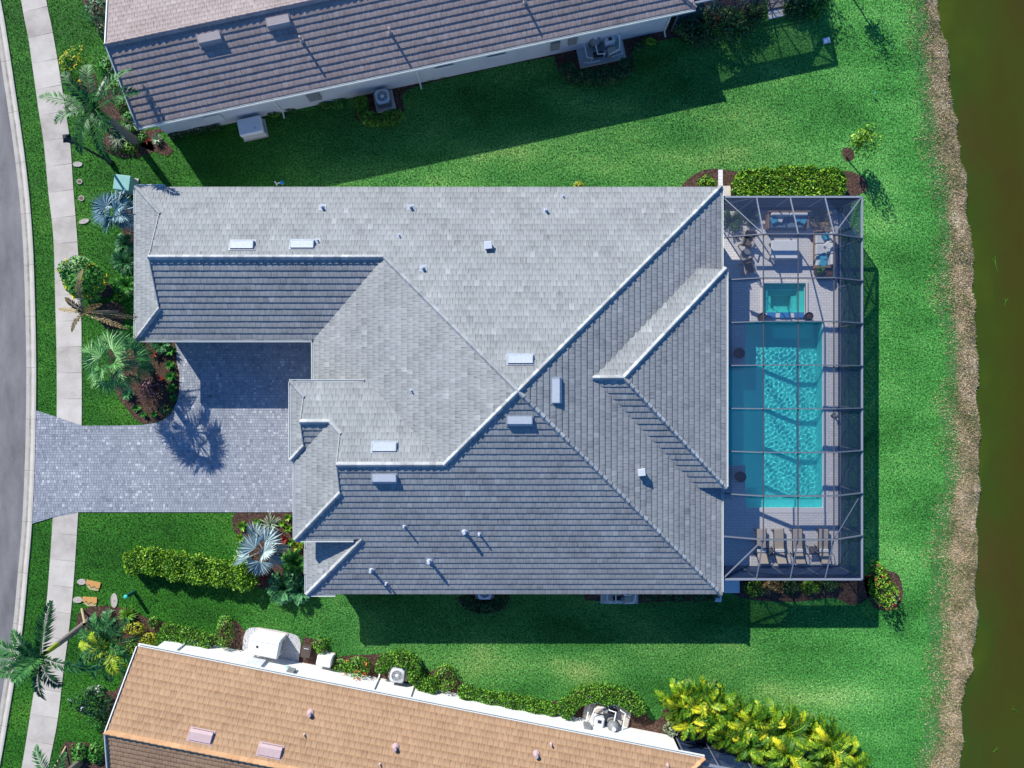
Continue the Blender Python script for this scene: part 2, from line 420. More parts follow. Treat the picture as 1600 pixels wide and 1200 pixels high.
# ------------------------------------------------------------------ mesh helpers
class MB:
    """collects faces for ONE mesh object"""

    def __init__(s):
        s.v, s.f, s.t, s.m, s.uv = [], [], [], [], []

    def face(s, pts, tone=0.5, mi=0, uv=None):
        i = len(s.v)
        s.v.extend([tuple(p) for p in pts])
        s.f.append(tuple(range(i, i + len(pts))))
        s.t.append(tone)
        s.m.append(mi)
        s.uv.append(uv)

    def prism(s, poly, z0, z1, tone=0.5, mi=0, bottom=False, top=True):
        n = len(poly)
        if top:
            s.face([(x, y, z1) for x, y in poly], tone, mi)
        for i in range(n):
            a, b = poly[i], poly[(i + 1) % n]
            s.face([(a[0], a[1], z0), (b[0], b[1], z0), (b[0], b[1], z1), (a[0], a[1], z1)], tone, mi)
        if bottom:
            s.face([(x, y, z0) for x, y in reversed(poly)], tone, mi)

    def box(s, cx, cy, z0, z1, w, d, rot=0.0, tone=0.5, mi=0, cham=0.0, rad=0.0):
        """box with rounded plan corners and a chamfered top"""
        def ring(inset):
            hw, hd = w / 2 - inset, d / 2 - inset
            pts = []
            if rad > 0:
                r = max(rad - inset, 0.004)
                for qx, qy, a0 in ((1, 1, 0), (-1, 1, 90), (-1, -1, 180), (1, -1, 270)):
                    for k in range(4):
                        a = radians(a0 + k * 30)
                        pts.append((qx * (hw - r) + r * cos(a), qy * (hd - r) + r * sin(a)))
            else:
                pts = [(hw, hd), (-hw, hd), (-hw, -hd), (hw, -hd)]
            c, sn = cos(rot), sin(rot)
            return [(cx + x * c - y * sn, cy + x * sn + y * c) for x, y in pts]
        R = ring(0)
        if cham > 0:
            s.prism(R, z0, z1 - cham, tone, mi, bottom=True, top=False)
            R2 = ring(cham)
            n = len(R)
            for i in range(n):
                j = (i + 1) % n
                s.face([(*R[i], z1 - cham), (*R[j], z1 - cham), (*R2[j], z1), (*R2[i], z1)], tone, mi)
            s.face([(x, y, z1) for x, y in R2], tone, mi)
        else:
            s.prism(R, z0, z1, tone, mi, bottom=True)

    def tube(s, pts, rad, n=8, tone=0.5, mi=0, caps=True):
        pts = [Vector(p) for p in pts]
        if not hasattr(rad, '__len__'):
            rad = [rad] * len(pts)
        rings = []
        prev = None
        for i, p in enumerate(pts):
            d = (pts[min(i + 1, len(pts) - 1)] - pts[max(i - 1, 0)]).normalized()
            ref = Vector((0, 0, 1)) if abs(d.z) < 0.95 else Vector((1, 0, 0))
            u = d.cross(ref).normalized() if prev is None else (prev - d * prev.dot(d)).normalized()
            prev = u
            w = d.cross(u)
            rings.append([p + (u * cos(2 * pi * k / n) + w * sin(2 * pi * k / n)) * rad[i] for k in range(n)])
        for i in range(len(rings) - 1):
            for k in range(n):
                s.face([rings[i][k], rings[i][(k + 1) % n], rings[i + 1][(k + 1) % n], rings[i + 1][k]], tone, mi)
        if caps:
            s.face(list(reversed(rings[0])), tone, mi)
            s.face(rings[-1], tone, mi)

    def lathe(s, cx, cy, prof, n=20, tone=0.5, mi=0):
        rings = [[(cx + r * cos(2 * pi * k / n), cy + r * sin(2 * pi * k / n), z) for k in range(n)] for r, z in prof]
        for i in range(len(rings) - 1):
            for k in range(n):
                s.face([rings[i][k], rings[i][(k + 1) % n], rings[i + 1][(k + 1) % n], rings[i + 1][k]], tone, mi)
        s.face(list(reversed(rings[0])), tone, mi)
        s.face(rings[-1], tone, mi)

    def beam(s, a, b, w, h, tone=0.5, mi=0):
        """rectangular bar from a to b, w wide (horizontally), h deep"""
        a, b = Vector(a), Vector(b)
        d = (b - a).normalized()
        ref = Vector((0, 0, 1)) if abs(d.z) < 0.98 else Vector((1, 0, 0))
        u = d.cross(ref).normalized()
        v = u.cross(d).normalized()
        c = [u * (w / 2) + v * (h / 2), -u * (w / 2) + v * (h / 2), -u * (w / 2) - v * (h / 2), u * (w / 2) - v * (h / 2)]
        A = [a + q for q in c]
        B = [b + q for q in c]
        for k in range(4):
            s.face([A[k], A[(k + 1) % 4], B[(k + 1) % 4], B[k]], tone, mi)
        s.face(list(reversed(A)), tone, mi)
        s.face(B, tone, mi)

    def build(s, name, mats, parent=None, off=None, smooth=False):
        me = bpy.data.meshes.new(name)
        if off is not None:
            vs = [(v[0] - off[0], v[1] - off[1], v[2] - off[2]) for v in s.v]
        else:
            vs = s.v
        me.from_pydata(vs, [], s.f)
        if not isinstance(mats, (list, tuple)):
            mats = [mats]
        for m in mats:
            me.materials.append(m)
        at = me.attributes.new('tone', 'FLOAT', 'FACE')
        at.data.foreach_set('value', s.t)
        me.polygons.foreach_set('material_index', s.m)
        if any(u is not None for u in s.uv):
            ul = me.uv_layers.new(name='UVMap')
            flat = []
            for f, u in zip(s.f, s.uv):
                if u is None:
                    u = [(0.0, 0.0)] * len(f)
                for q in u:
                    flat.extend(q)
            ul.data.foreach_set('uv', flat)
        if smooth:
            me.polygons.foreach_set('use_smooth', [True] * len(s.f))
        me.update()
        o = bpy.data.objects.new(name, me)
        scn.collection.objects.link(o)
        if parent is not None:
            o.parent = parent
        return o


class Soup:
    """many small quads (leaves), kept as arrays"""

    def __init__(s):
        s.q, s.t = [], []

    def add(s, quads, tone):
        s.q.append(np.asarray(quads, dtype=np.float32).reshape(-1, 4, 3))
        s.t.append(np.broadcast_to(np.asarray(tone, dtype=np.float32), (len(s.q[-1]),)).copy())

    def build(s, name, m, parent=None):
        q = np.concatenate(s.q)
        t = np.concatenate(s.t)
        return np_mesh(name, q, t, m, parent)


def np_mesh(name, q, t, m, parent=None):
    n, k = q.shape[0], q.shape[1]
    me = bpy.data.meshes.new(name)
    me.vertices.add(n * k)
    me.vertices.foreach_set('co', q.reshape(-1).astype(np.float32))
    me.loops.add(n * k)
    me.loops.foreach_set('vertex_index', np.arange(n * k, dtype=np.int32))
    me.polygons.add(n)
    me.polygons.foreach_set('loop_start', np.arange(0, n * k, k, dtype=np.int32))
    at = me.attributes.new('tone', 'FLOAT', 'FACE')
    at.data.foreach_set('value', t.astype(np.float32))
    me.materials.append(m)
    me.update(calc_edges=True)
    o = bpy.data.objects.new(name, me)
    scn.collection.objects.link(o)
    if parent is not None:
        o.parent = parent
    return o


def thing(name, label, cat, loc=(0, 0, 0), rot=0.0, group=None):
    o = bpy.data.objects.new(name, None)
    o.empty_display_size = 0.2
    scn.collection.objects.link(o)
    o.location = loc
    o.rotation_euler = (0, 0, rot)
    o['label'] = label
    o['category'] = cat
    if group:
        o['group'] = group
    return o


def struct(o, kind='structure'):
    o['kind'] = kind
    return o


def dup(root, loc, rot, label, scale=None, group=None):
    r = root.copy()
    scn.collection.objects.link(r)
    r.location = loc
    r.rotation_euler = (0, 0, rot)
    if scale:
        r.scale = scale if hasattr(scale, '__len__') else (scale,) * 3
    r['label'] = label
    if group:
        r['group'] = group
    for ch in list(root.children):
        c = ch.copy()
        scn.collection.objects.link(c)
        c.parent = r
        for g in list(ch.children):
            d = g.copy()
            scn.collection.objects.link(d)
            d.parent = c
    return r


def clip_half(poly, a, b, c):
    """keep a*x+b*y<=c"""
    out = []
    n = len(poly)
    for i in range(n):
        p, q = poly[i], poly[(i + 1) % n]
        dp, dq = a * p[0] + b * p[1] - c, a * q[0] + b * q[1] - c
        if dp <= 1e-9:
            out.append(p)
        if (dp < -1e-9 and dq > 1e-9) or (dp > 1e-9 and dq < -1e-9):
            t = dp / (dp - dq)
            out.append((p[0] + (q[0] - p[0]) * t, p[1] + (q[1] - p[1]) * t))
    return out


def clip_rect(poly, x0, x1, y0, y1):
    for h in ((-1, 0, -x0), (1, 0, x1), (0, -1, -y0), (0, 1, y1)):
        poly = clip_half(poly, *h)
        if len(poly) < 3:
            return None
    a = 0
    for i in range(len(poly)):
        p, q = poly[i], poly[(i + 1) % len(poly)]
        a += p[0] * q[1] - p[1] * q[0]
    if abs(a) < 2e-4:
        return None
    return poly


def ccw(poly):
    a = sum(poly[i][0] * poly[(i + 1) % len(poly)][1] - poly[i][1] * poly[(i + 1) % len(poly)][0] for i in range(len(poly)))
    return list(poly) if a > 0 else list(reversed(poly))


def pip(x, y, poly):
    """points (arrays) in polygon"""
    inside = np.zeros(len(x), dtype=bool)
    n = len(poly)
    for i in range(n):
        x0, y0 = poly[i]
        x1, y1 = poly[(i + 1) % n]
        if y0 == y1:
            continue
        c = ((y0 > y) != (y1 > y)) & (x < (x1 - x0) * (y - y0) / (y1 - y0) + x0)
        inside ^= c
    return inside


def smooth_line(pts, n=8):
    """Catmull-Rom through points"""
    out = []
    m = len(pts)
    for i in range(m - 1):
        p0, p1, p2, p3 = pts[max(i - 1, 0)], pts[i], pts[i + 1], pts[min(i + 2, m - 1)]
        for k in range(n):
            t = k / n
            out.append(tuple(0.5 * (2 * p1[j] + (p2[j] - p0[j]) * t + (2 * p0[j] - 5 * p1[j] + 4 * p2[j] - p3[j]) * t * t
                                    + (3 * p1[j] - p0[j] - 3 * p2[j] + p3[j]) * t ** 3) for j in range(2)))
    out.append(tuple(pts[-1]))
    return out


def smooth_loop(pts, n=5):
    m = len(pts)
    ext = [pts[-1]] + list(pts) + [pts[0], pts[1]]
    out = []
    for i in range(1, m + 1):
        p0, p1, p2, p3 = ext[i - 1], ext[i], ext[i + 1], ext[i + 2]
        for k in range(n):
            t = k / n
            out.append(tuple(0.5 * (2 * p1[j] + (p2[j] - p0[j]) * t + (2 * p0[j] - 5 * p1[j] + 4 * p2[j] - p3[j]) * t * t
                                    + (3 * p1[j] - p0[j] - 3 * p2[j] + p3[j]) * t ** 3) for j in range(2)))
    return out


NOGRASS = []        # polygons where no turf grows

# ------------------------------------------------------------------ ground, bank, pond
edge_px = [(1436, -300), (1437, -120), (1438, 0), (1440, 60), (1445, 120), (1453, 200), (1472, 290), (1475, 380), (1481, 480), (1488, 560), (1487, 700), (1482, 780),
           (1474, 860), (1466, 940), (1470, 1040), (1460, 1120), (1450, 1200), (1440, 1320), (1440, 1500)]
water_px = [(1455, -300), (1459, -120), (1463, 0), (1470, 40), (1480, 80), (1485, 140), (1492, 190), (1501, 240), (1509, 290), (1511, 330), (1516, 380), (1523, 425),
            (1519, 450), (1523, 500), (1527, 540), (1526, 600), (1530, 660), (1530, 740), (1528, 790), (1526, 850), (1525, 900), (1525, 960), (1521, 1020),
            (1516, 1052), (1505, 1070), (1503, 1120), (1500, 1200), (1495, 1320), (1490, 1500)]
WZ = -0.42
edge = smooth_line(PL(edge_px), 6)
edge = [(x + 0.10 * sin(y * 0.9) + 0.08 * sin(y * 2.1 + 2), y) for x, y in edge]
wline = smooth_line(PL(water_px, WZ), 4)
wline = [(x + 0.08 * sin(y * 1.7) + 0.05 * sin(y * 4.1 + 1) + 0.04 * sin(y * 9.3 + 2), y) for x, y in wline]
FAR = 260.0
yt, yb = edge[0][1], edge[-1][1]
ground_poly = [(-FAR, FAR), (-FAR, -FAR), (edge[-1][0], -FAR)] + list(reversed(edge)) + [(edge[0][0], FAR)]
DX0, DX1, DY0, DY1 = 10.6, 19.25, -10.85, 10.4        # rectangle taken up by the pool terrace
mb = MB()
for (x0, x1, y0, y1) in ((-FAR, DX0, -FAR, FAR), (DX0, DX1, DY1, FAR), (DX0, DX1, -FAR, DY0), (DX1, FAR, -FAR, FAR)):
    p = clip_rect(ground_poly, x0, x1, y0, y1)
    if p:
        mb.face([(x, y, 0) for x, y in ccw(p)])
struct(mb.build('lawn', M['grass']))

# bank: strip from the lawn's edge down under the water
mb = MB()
ys = np.linspace(yb + 0.05, yt - 0.05, 300)
ex = np.interp(ys, [p[1] for p in reversed(edge)], [p[0] for p in reversed(edge)])
wx = np.interp(ys, [p[1] for p in reversed(wline)], [p[0] for p in reversed(wline)])
# profile across the bank: share of the way to the water, height, dryness of the turf
BANK = [(-0.25, 0.003, 0.0), (-0.15, 0.005, 0.03), (-0.05, 0.006, 0.08), (0.04, 0.006, 0.20), (0.13, 0.002, 0.32), (0.22, -0.01, 0.42), (0.31, -0.03, 0.49), (0.42, -0.07, 0.54), (0.55, -0.12, 0.57),
        (0.70, -0.19, 0.58), (0.82, -0.25, 0.60), (0.92, -0.31, 0.66), (0.965, -0.35, 0.85), (1.0, WZ, 0.30), (1.25, WZ - 0.35, 0.2), (3.0, WZ - 1.4, 0.2)]
rows = []
for i, y in enumerate(ys):
    r = []
    for k, (f, z, tn) in enumerate(BANK):
        x = ex[i] + (wx[i] - ex[i]) * f
        zz = z + (0.02 * sin(y * 3.1 + k * 2) * sin(y * 1.3 + k) if 5 < k < 11 else 0)
        r.append((x, y, zz))
    rows.append(r)
for i in range(len(rows) - 1):
    for k in range(len(BANK) - 1):
        wob = 0.07 * sin(ys[i] * 0.8 + 1) + 0.05 * sin(ys[i] * 1.9 + k * 0.3)
        mb.face([rows[i][k], rows[i][k + 1], rows[i + 1][k + 1], rows[i + 1][k]], BANK[k][2] + wob)
struct(mb.build('pond_bank', M['bank'], smooth=True))

mb = MB()
prev = None
for i, y in enumerate(ys):
    cur = [(wx[i] - 0.5, y, WZ)] + [(wx[i] + d, y, WZ) for d in np.linspace(0.1, 4.0, 18)] + [(150, y, WZ)]
    if prev:
        for k in range(19):
            mb.face([prev[k], prev[k + 1], cur[k + 1], cur[k]], tone=max(0.0, 1 - k / 13.0) ** 1.6 if k < 18 else 0.0)
    prev = cur
for (ya, ybb) in ((ys[-1], FAR), (-FAR, ys[0])):
    mb.face([(edge[0][0] + 0.5, ya, WZ), (150, ya, WZ), (150, ybb, WZ), (edge[0][0] + 0.5, ybb, WZ)], tone=0)
struct(mb.build('pond_water', M['pond']))
mb = MB()
mb.face([(148, -FAR, -0.2), (FAR * 2, -FAR, 0.2), (FAR * 2, FAR, 0.2), (148, FAR, -0.2)])
struct(mb.build('far_bank', M['grass']))

# ------------------------------------------------------------------ road, kerb, pavement
kerb_px = [(-60, -300), (-25, -130), (2, 0), (14, 70), (26, 150), (37, 225), (46, 300), (52, 375), (55, 450), (57, 530), (57.5, 600), (56, 700), (51.5, 810),
           (44, 900), (36, 985), (24, 1060), (14, 1120), (0, 1200), (-28, 1330), (-70, 1500)]
kl = smooth_line(PL(kerb_px), 6)


def offset_line(line, d):
    out = []
    for i, p in enumerate(line):
        a, b = line[max(i - 1, 0)], line[min(i + 1, len(line) - 1)]
        tx, ty = b[0] - a[0], b[1] - a[1]
        l = sqrt(tx * tx + ty * ty)
        out.append((p[0] + d * ty / l, p[1] - d * tx / l))
    return out


def resample(line, step):
    acc = [0]
    for i in range(1, len(line)):
        acc.append(acc[-1] + sqrt((line[i][0] - line[i - 1][0]) ** 2 + (line[i][1] - line[i - 1][1]) ** 2))
    n = int(acc[-1] / step)
    s = np.linspace(0, acc[-1], n + 1)
    return list(zip(np.interp(s, acc, [p[0] for p in line]), np.interp(s, acc, [p[1] for p in line])))


kl = resample(kl, 0.5)
# travelling downwards in the picture, the road lies on the right-hand side (west)
prof = [(0.0, 0.0, 0.5), (0.0, 0.07, 0.62), (0.10, 0.078, 0.72), (0.24, 0.05, 0.68), (0.30, 0.012, 0.42), (0.35, 0.008, 0.22), (0.42, 0.014, 0.55), (0.60, 0.02, 0.62), (0.62, 0.0, 0.3)]
lines = [offset_line(kl, d) for d, z, t in prof]
mb = MB()
for i in range(len(kl) - 1):
    joint = (i % 6 == 0)
    for k in range(len(prof) - 1):
        a, b = lines[k], lines[k + 1]
        z0, z1 = prof[k][1], prof[k + 1][1]
        tn = (prof[k][2] + prof[k + 1][2]) / 2 + random.uniform(-0.05, 0.05)
        q0, q1 = a[i], a[i + 1]
        r0, r1 = b[i], b[i + 1]
        if joint:
            g = 0.03
            mb.face([(*q0, z0), (*r0, z1), (r0[0] + (r1[0] - r0[0]) * g, r0[1] + (r1[1] - r0[1]) * g, z1), (q0[0] + (q1[0] - q0[0]) * g, q0[1] + (q1[1] - q0[1]) * g, z0)], tone=0.05)
            q0 = (q0[0] + (q1[0] - q0[0]) * g, q0[1] + (q1[1] - q0[1]) * g)
            r0 = (r0[0] + (r1[0] - r0[0]) * g, r0[1] + (r1[1] - r0[1]) * g)
        mb.face([(*q0, z0), (*r0, z1), (*r1, z1), (*q1, z0)], tone=tn)
struct(mb.build('kerb', M['kerb']))
road_edge = offset_line(kl, 0.58)
mb = MB()
for i in range(len(kl) - 1):
    a, b = road_edge[i], road_edge[i + 1]
    mb.face([(a[0], a[1], 0.008), (a[0] - 9, a[1], 0.03), (b[0] - 9, b[1], 0.03), (b[0], b[1], 0.008)])
struct(mb.build('road', M['asphalt']))
road_poly = [(p[0] + 0.02, p[1]) for p in kl] + [(-80, kl[-1][1]), (-80, kl[0][1])]
NOGRASS.append(road_poly)

swW = [(16, -130), (35, 4), (45, 57), (54, 120), (61, 170), (69, 222), (76, 297), (84, 370), (87, 475), (89, 560), (89, 664), (86, 740), (83, 810), (77, 900), (72, 955), (59, 1055), (51, 1100), (35, 1200), (8, 1340)]
swE = [(55, -130), (72, 0), (81, 45), (92, 107), (102, 172), (110, 225), (115, 297), (122, 387), (127, 485), (128, 560), (128, 664), (126, 740), (122, 810), (116, 900), (109, 975), (99, 1050), (90, 1125), (75, 1200), (50, 1340)]
wl, el_ = smooth_line(PL(swW), 6), smooth_line(PL(swE), 6)


def sidewalk(y_hi, y_lo, name):
    mb = MB()
    yW = lambda y: np.interp(-y, [-p[1] for p in wl], [p[0] for p in wl])
    yE = lambda y: np.interp(-y, [-p[1] for p in el_], [p[0] for p in el_])
    y = y_hi
    while y > y_lo + 0.05:
        y2 = max(y - 1.52, y_lo)
        tone = random.uniform(0.3, 0.75)
        n = 4
        # joints lie square to the walk
        sl = 0.008 * y
        for k in range(n):
            ya, yb2 = y - 0.012 - (y - y2 - 0.012) * k / n, y - 0.012 - (y - y2 - 0.012) * (k + 1) / n
            W0, E0, W1, E1 = yW(ya), yE(ya), yW(yb2), yE(yb2)
            mb.face([(W0, ya - sl, 0.035), (W1, yb2 - sl, 0.035), (E1, yb2 + sl, 0.035), (E0, ya + sl, 0.035)], tone)
            mb.face([(E0, ya + sl, 0.035), (E1, yb2 + sl, 0.035), (E1, yb2 + sl, 0.0), (E0, ya + sl, 0.0)], tone)
            mb.face([(W1, yb2 - sl, 0.035), (W0, ya - sl, 0.035), (W0, ya - sl, 0.0), (W1, yb2 - sl, 0.0)], tone)
        mb.face([(yW(y), y - sl, 0.024), (yW(y) , y - 0.03 - sl, 0.024), (yE(y), y - 0.03 + sl, 0.024), (yE(y), y + sl, 0.024)], 0.0)
        y = y2
    return struct(mb.build(name, M['concrete']))


sidewalk(26.5, P(0, 667)[1], 'pavement')
sidewalk(P(0, 794)[1], -27.5, 'pavement')
NOGRASS.append([(x, y) for x, y in wl] + [(x, y) for x, y in reversed(el_)])

# ------------------------------------------------------------------ driveway pavers
drv = PL([(57, 641), (91, 652), (128, 665), (180, 665), (222, 664), (243, 661), (258, 655), (269, 644), (277, 628), (281, 610), (281, 585), (277, 565), (272, 500), (520, 500), (520, 800), (122, 800), (84, 808), (51, 818)])
drv = [(x, y) for x, y in drv]
NOGRASS.append(drv)
mb = MB()
mb.face([(x, y, 0.041) for x, y in ccw(drv)], mi=1)
r = random.Random(5)
y = P(0, 820)[1]
row = 0
while y < P(0, 500)[1]:
    h = r.choice((0.13, 0.15, 0.18))
    x = P(48, 0)[0] - r.uniform(0, 0.3)
    while x < P(520, 0)[0]:
        w = r.choice((0.12, 0.15, 0.17, 0.2))
        g = 0.007
        c = clip_rect(drv, x + g, x + w - g, y + g, y + h - g)
        if c:
            t = min(1, max(0, r.gauss(0.47, 0.10)))
            if r.random() < 0.10:
                t = r.uniform(0.65, 0.9)
            zz = 0.048 + r.uniform(0, 0.004)
            mb.face([(a, b, zz) for a, b in c], t)
        x += w
    y += h
    row += 1
struct(mb.build('driveway', [M['paver'], M['joint']]))
# soldier course along the lower flare
mb = MB()
a, b = P(52, 815), P(122, 797)
n = 18
for i in range(n):
    f0, f1 = i / n + 0.004, (i + 1) / n - 0.004
    p0 = (a[0] + (b[0] - a[0]) * f0, a[1] + (b[1] - a[1]) * f0)
    p1 = (a[0] + (b[0] - a[0]) * f1, a[1] + (b[1] - a[1]) * f1)
    mb.prism([p0, p1, (p1[0] - 0.03, p1[1] + 0.22), (p0[0] - 0.03, p0[1] + 0.22)], 0.03, 0.058, random.uniform(0.3, 0.6))
struct(mb.build('driveway_edging', M['paver']))

# ------------------------------------------------------------------ roofs
PT = 5 / 12.0


class Plane:
    def __init__(s, ex, ey, dx, dy, ze):
        l = sqrt(dx * dx + dy * dy)
        s.e, s.d, s.ze = (ex, ey), (dx / l, dy / l), ze
        s.a = (-s.d[1], s.d[0])

    def loc(s, p):
        qx, qy = p[0] - s.e[0], p[1] - s.e[1]
        return (qx * s.a[0] + qy * s.a[1], -(qx * s.d[0] + qy * s.d[1]))

    def glob(s, a, u):
        return (s.e[0] + s.a[0] * a - s.d[0] * u, s.e[1] + s.a[1] * a - s.d[1] * u)

    def z(s, x, y):
        return s.ze + PT * s.loc((x, y))[1]


def lay_tiles(mb, pl, poly, seed, c=0.318, w=0.30, t=0.036, pale=0.012):
    r = random.Random(seed)
    L = [pl.loc(p) for p in poly]
    umin, umax = min(p[1] for p in L), max(p[1] for p in L)
    amin, amax = min(p[0] for p in L), max(p[0] for p in L)
    mb.face([(*p, pl.z(*p) - 0.02) for p in ccw(poly)], 0.3, 1)
    i0, i1 = int(math.floor(umin / c)), int(math.ceil(umax / c))
    for i in range(i0, i1):
        u0, u1 = i * c, (i + 1) * c
        lift_row = r.uniform(-0.002, 0.002)
        strip = clip_rect(L, amin - 1, amax + 1, u0, u1)
        if not strip:
            continue
        sa, sb = min(p[0] for p in strip), max(p[0] for p in strip)
        off = (i % 2) * w / 2 + r.uniform(-0.01, 0.01)
        j0, j1 = int(math.floor((sa - off) / w)), int(math.ceil((sb - off) / w))
        for j in range(j0, j1):
            a0, a1 = off + j * w + 0.005, off + (j + 1) * w - 0.005
            q = clip_rect(strip, a0, a1, u0, u1)
            if not q:
                continue
            tone = min(1, max(0, r.gauss(0.5, 0.12)))
            if r.random() < pale:
                tone = 1.0
            tl = t + lift_row + r.uniform(-0.003, 0.004)
            tilt = r.uniform(-0.012, 0.012)
            pts, uvs = [], []
            for (a, u) in q:
                f = (u - u0) / c
                x, y = pl.glob(a, u)
                pts.append((x, y, pl.ze + PT * u + tl * (1 - f) + 0.002 + tilt * (a - a0)))
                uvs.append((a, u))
            if sum(pts[k][0] * pts[(k + 1) % len(pts)][1] - pts[k][1] * pts[(k + 1) % len(pts)][0] for k in range(len(pts))) < 0:
                pts.reverse()
                uvs.reverse()
            mb.face(pts, tone, 0, uvs)
            low = [(p, uv) for p, uv in zip(pts, uvs) if abs(uv[1] - u0) < 1e-6]
            if len(low) >= 2:
                low.sort(key=lambda e: e[1][0])
                A, B = low[0][0], low[-1][0]
                zz = pl.ze + PT * u0 - 0.02
                mb.face([A, B, (B[0], B[1], zz), (A[0], A[1], zz)], tone, 0, [low[0][1], low[-1][1], low[-1][1], low[0][1]])


def lay_caps(mb, hi, lo, seed, hw=0.145, hh=0.115, seg=0.36):
    """overlapping ridge tiles from the high end to the low end"""
    r = random.Random(seed)
    a, b = Vector(hi), Vector(lo)
    d = b - a
    L = d.length
    d.normalize()
    side = Vector((-d.y, d.x, 0)).normalized()
    up = Vector((0, 0, 1))
    sec = [(-1, -0.45), (-0.62, 0.3), (-0.16, 0.95), (0, 1.0), (0.16, 0.95), (0.62, 0.3), (1, -0.45)]
    n = max(1, int(round(L / seg)))
    st = L / n
    for i in range(n):
        p0 = a + d * (st * i - 0.02)
        p1 = a + d * (st * (i + 1) + 0.05)
        w0, w1 = hw * 0.9, hw * 1.1
        j = r.uniform(-0.006, 0.006)
        h0, h1 = hh * 0.88, hh * 1.08 + 0.03 + j
        tone = min(1, max(0, r.gauss(0.5, 0.2)))
        A = [p0 + side * (x * w0) + up * (y * h0) for x, y in sec]
        B = [p1 + side * (x * w1) + up * (y * h1) for x, y in sec]
        for k in range(6):
            mb.face([A[k], B[k], B[k + 1], A[k + 1]], tone)
        mb.face(B, tone * 0.3)


def gutter(mb, a, b, z, nx, ny):
    """open white gutter along an eave; (nx,ny) points away from the house"""
    w = 0.12
    prof_ = [(0.0, 0.012), (0.018, 0.012), (0.018, -0.1), (w - 0.022, -0.1), (w - 0.022, 0.012), (w, 0.012), (w, -0.13), (0.0, -0.13)]
    A_ = [(a[0] + nx * o, a[1] + ny * o, z + h) for o, h in prof_]
    B_ = [(b[0] + nx * o, b[1] + ny * o, z + h) for o, h in prof_]
    for k in range(8):
        j = (k + 1) % 8
        mb.face([A_[k], A_[j], B_[j], B_[k]], (0.6, 0.1, 0.0, 0.1, 0.8, 0.7, 0.4, 0.4)[k])
    mb.face(A_[:4] + A_[6:], 0.5)
    mb.face(B_[:4] + B_[6:], 0.5)


def fascia(mb, a, b, z, nx, ny):
    mb.prism(ccw([(a[0] - nx * 0.03, a[1] - ny * 0.03), (b[0] - nx * 0.03, b[1] - ny * 0.03), (b[0] + nx * -0.005, b[1] - ny * 0.005), (a[0] - nx * 0.005, a[1] - ny * 0.005)]), z - 0.2, z - 0.025, 0.5, 0, True)


def on_plane(pl, px, py):
    z = 4.5
    for _ in range(12):
        x, y = P(px, py, z)
        z = pl.z(x, y)
    return x, y, z


def roof_vent(pl, x, y, L, W, m, parent, off, along=True):
    """low ridge-less box vent lying on a roof plane"""
    mb = MB()
    ax, ay = pl.a
    dx, dy = pl.d

    def pt(a, u, h):
        X, Y = x + ax * a + dx * u, y + ay * a + dy * u
        return (X, Y, pl.z(X, Y) + 0.02 + h)
    hl, hw = L / 2, W / 2
    top = [pt(-hl, -hw, 0.10), pt(hl, -hw, 0.10), pt(hl, hw * 0.55, 0.19), pt(-hl, hw * 0.55, 0.19)]
    lip = [pt(-hl, hw, 0.13), pt(hl, hw, 0.13)]
    bot = [pt(-hl, -hw, -0.02), pt(hl, -hw, -0.02), pt(hl, hw * 0.8, -0.02), pt(-hl, hw * 0.8, -0.02)]
    mb.face(top, 0.7)
    fl = [pt(-hl - 0.07, -hw - 0.1, 0.022), pt(hl + 0.07, -hw - 0.1, 0.022), pt(hl + 0.07, hw + 0.04, 0.03), pt(-hl - 0.07, hw + 0.04, 0.03)]
    mb.face(fl, 0.25)
    for k in range(9):
        a0 = -hl + 0.04 + k * (L - 0.08) / 9
        mb.face([pt(a0, hw + 0.004, 0.03), pt(a0 + (L - 0.08) / 9 * 0.6, hw + 0.004, 0.03), pt(a0 + (L - 0.08) / 9 * 0.6, hw + 0.004, 0.10), pt(a0, hw + 0.004, 0.10)], 0.0)
    for a0 in (-hl * 0.98, hl * 0.98 - 0.03):
        mb.face([pt(a0, -hw, 0.104), pt(a0 + 0.03, -hw, 0.104), pt(a0 + 0.03, hw * 0.55, 0.194), pt(a0, hw * 0.55, 0.194)], 0.35)
    mb.face([top[3], top[2], lip[1], lip[0]], 0.3)
    mb.face([lip[0], lip[1], bot[2], bot[3]], 0.1)
    mb.face([top[0], top[3], lip[0], bot[3], bot[0]], 0.4)
    mb.face([top[2], top[1], bot[1], bot[2], lip[1]], 0.4)
    mb.face([top[1], top[0], bot[0], bot[1]], 0.5)
    return mb.build('roof_vent', m, parent, off)


def vent_pipe(pl, x, y, r, h, m, parent, off, square=False):
    mb = MB()
    z = pl.z(x, y)
    if square:
        mb.box(x, y, z - 0.1, z + h, r * 2.2, r * 2.2, 0.1, 0.6, 0, 0.03)
        mb.box(x, y, z + h + 0.005, z + h + 0.05, r * 2.7, r * 2.7, 0.1, 0.8, 0, 0.02)
    else:
        fr_ = r * 1.7 + 0.08
        if m is M['vent']:
            mb.face([(*q_, pl.z(*q_) + 0.034) for q_ in ((x - fr_, y - fr_), (x + fr_, y - fr_), (x + fr_, y + fr_), (x - fr_, y + fr_))], 0.2)
        mb.lathe(x, y, [(r * 1.9, z - 0.06), (r * 1.7, z + 0.06), (r, z + 0.09), (r, z + h - 0.03), (r * 0.9, z + h)], 10, 0.6)
    return mb.build('vent_pipe', m, parent, off)


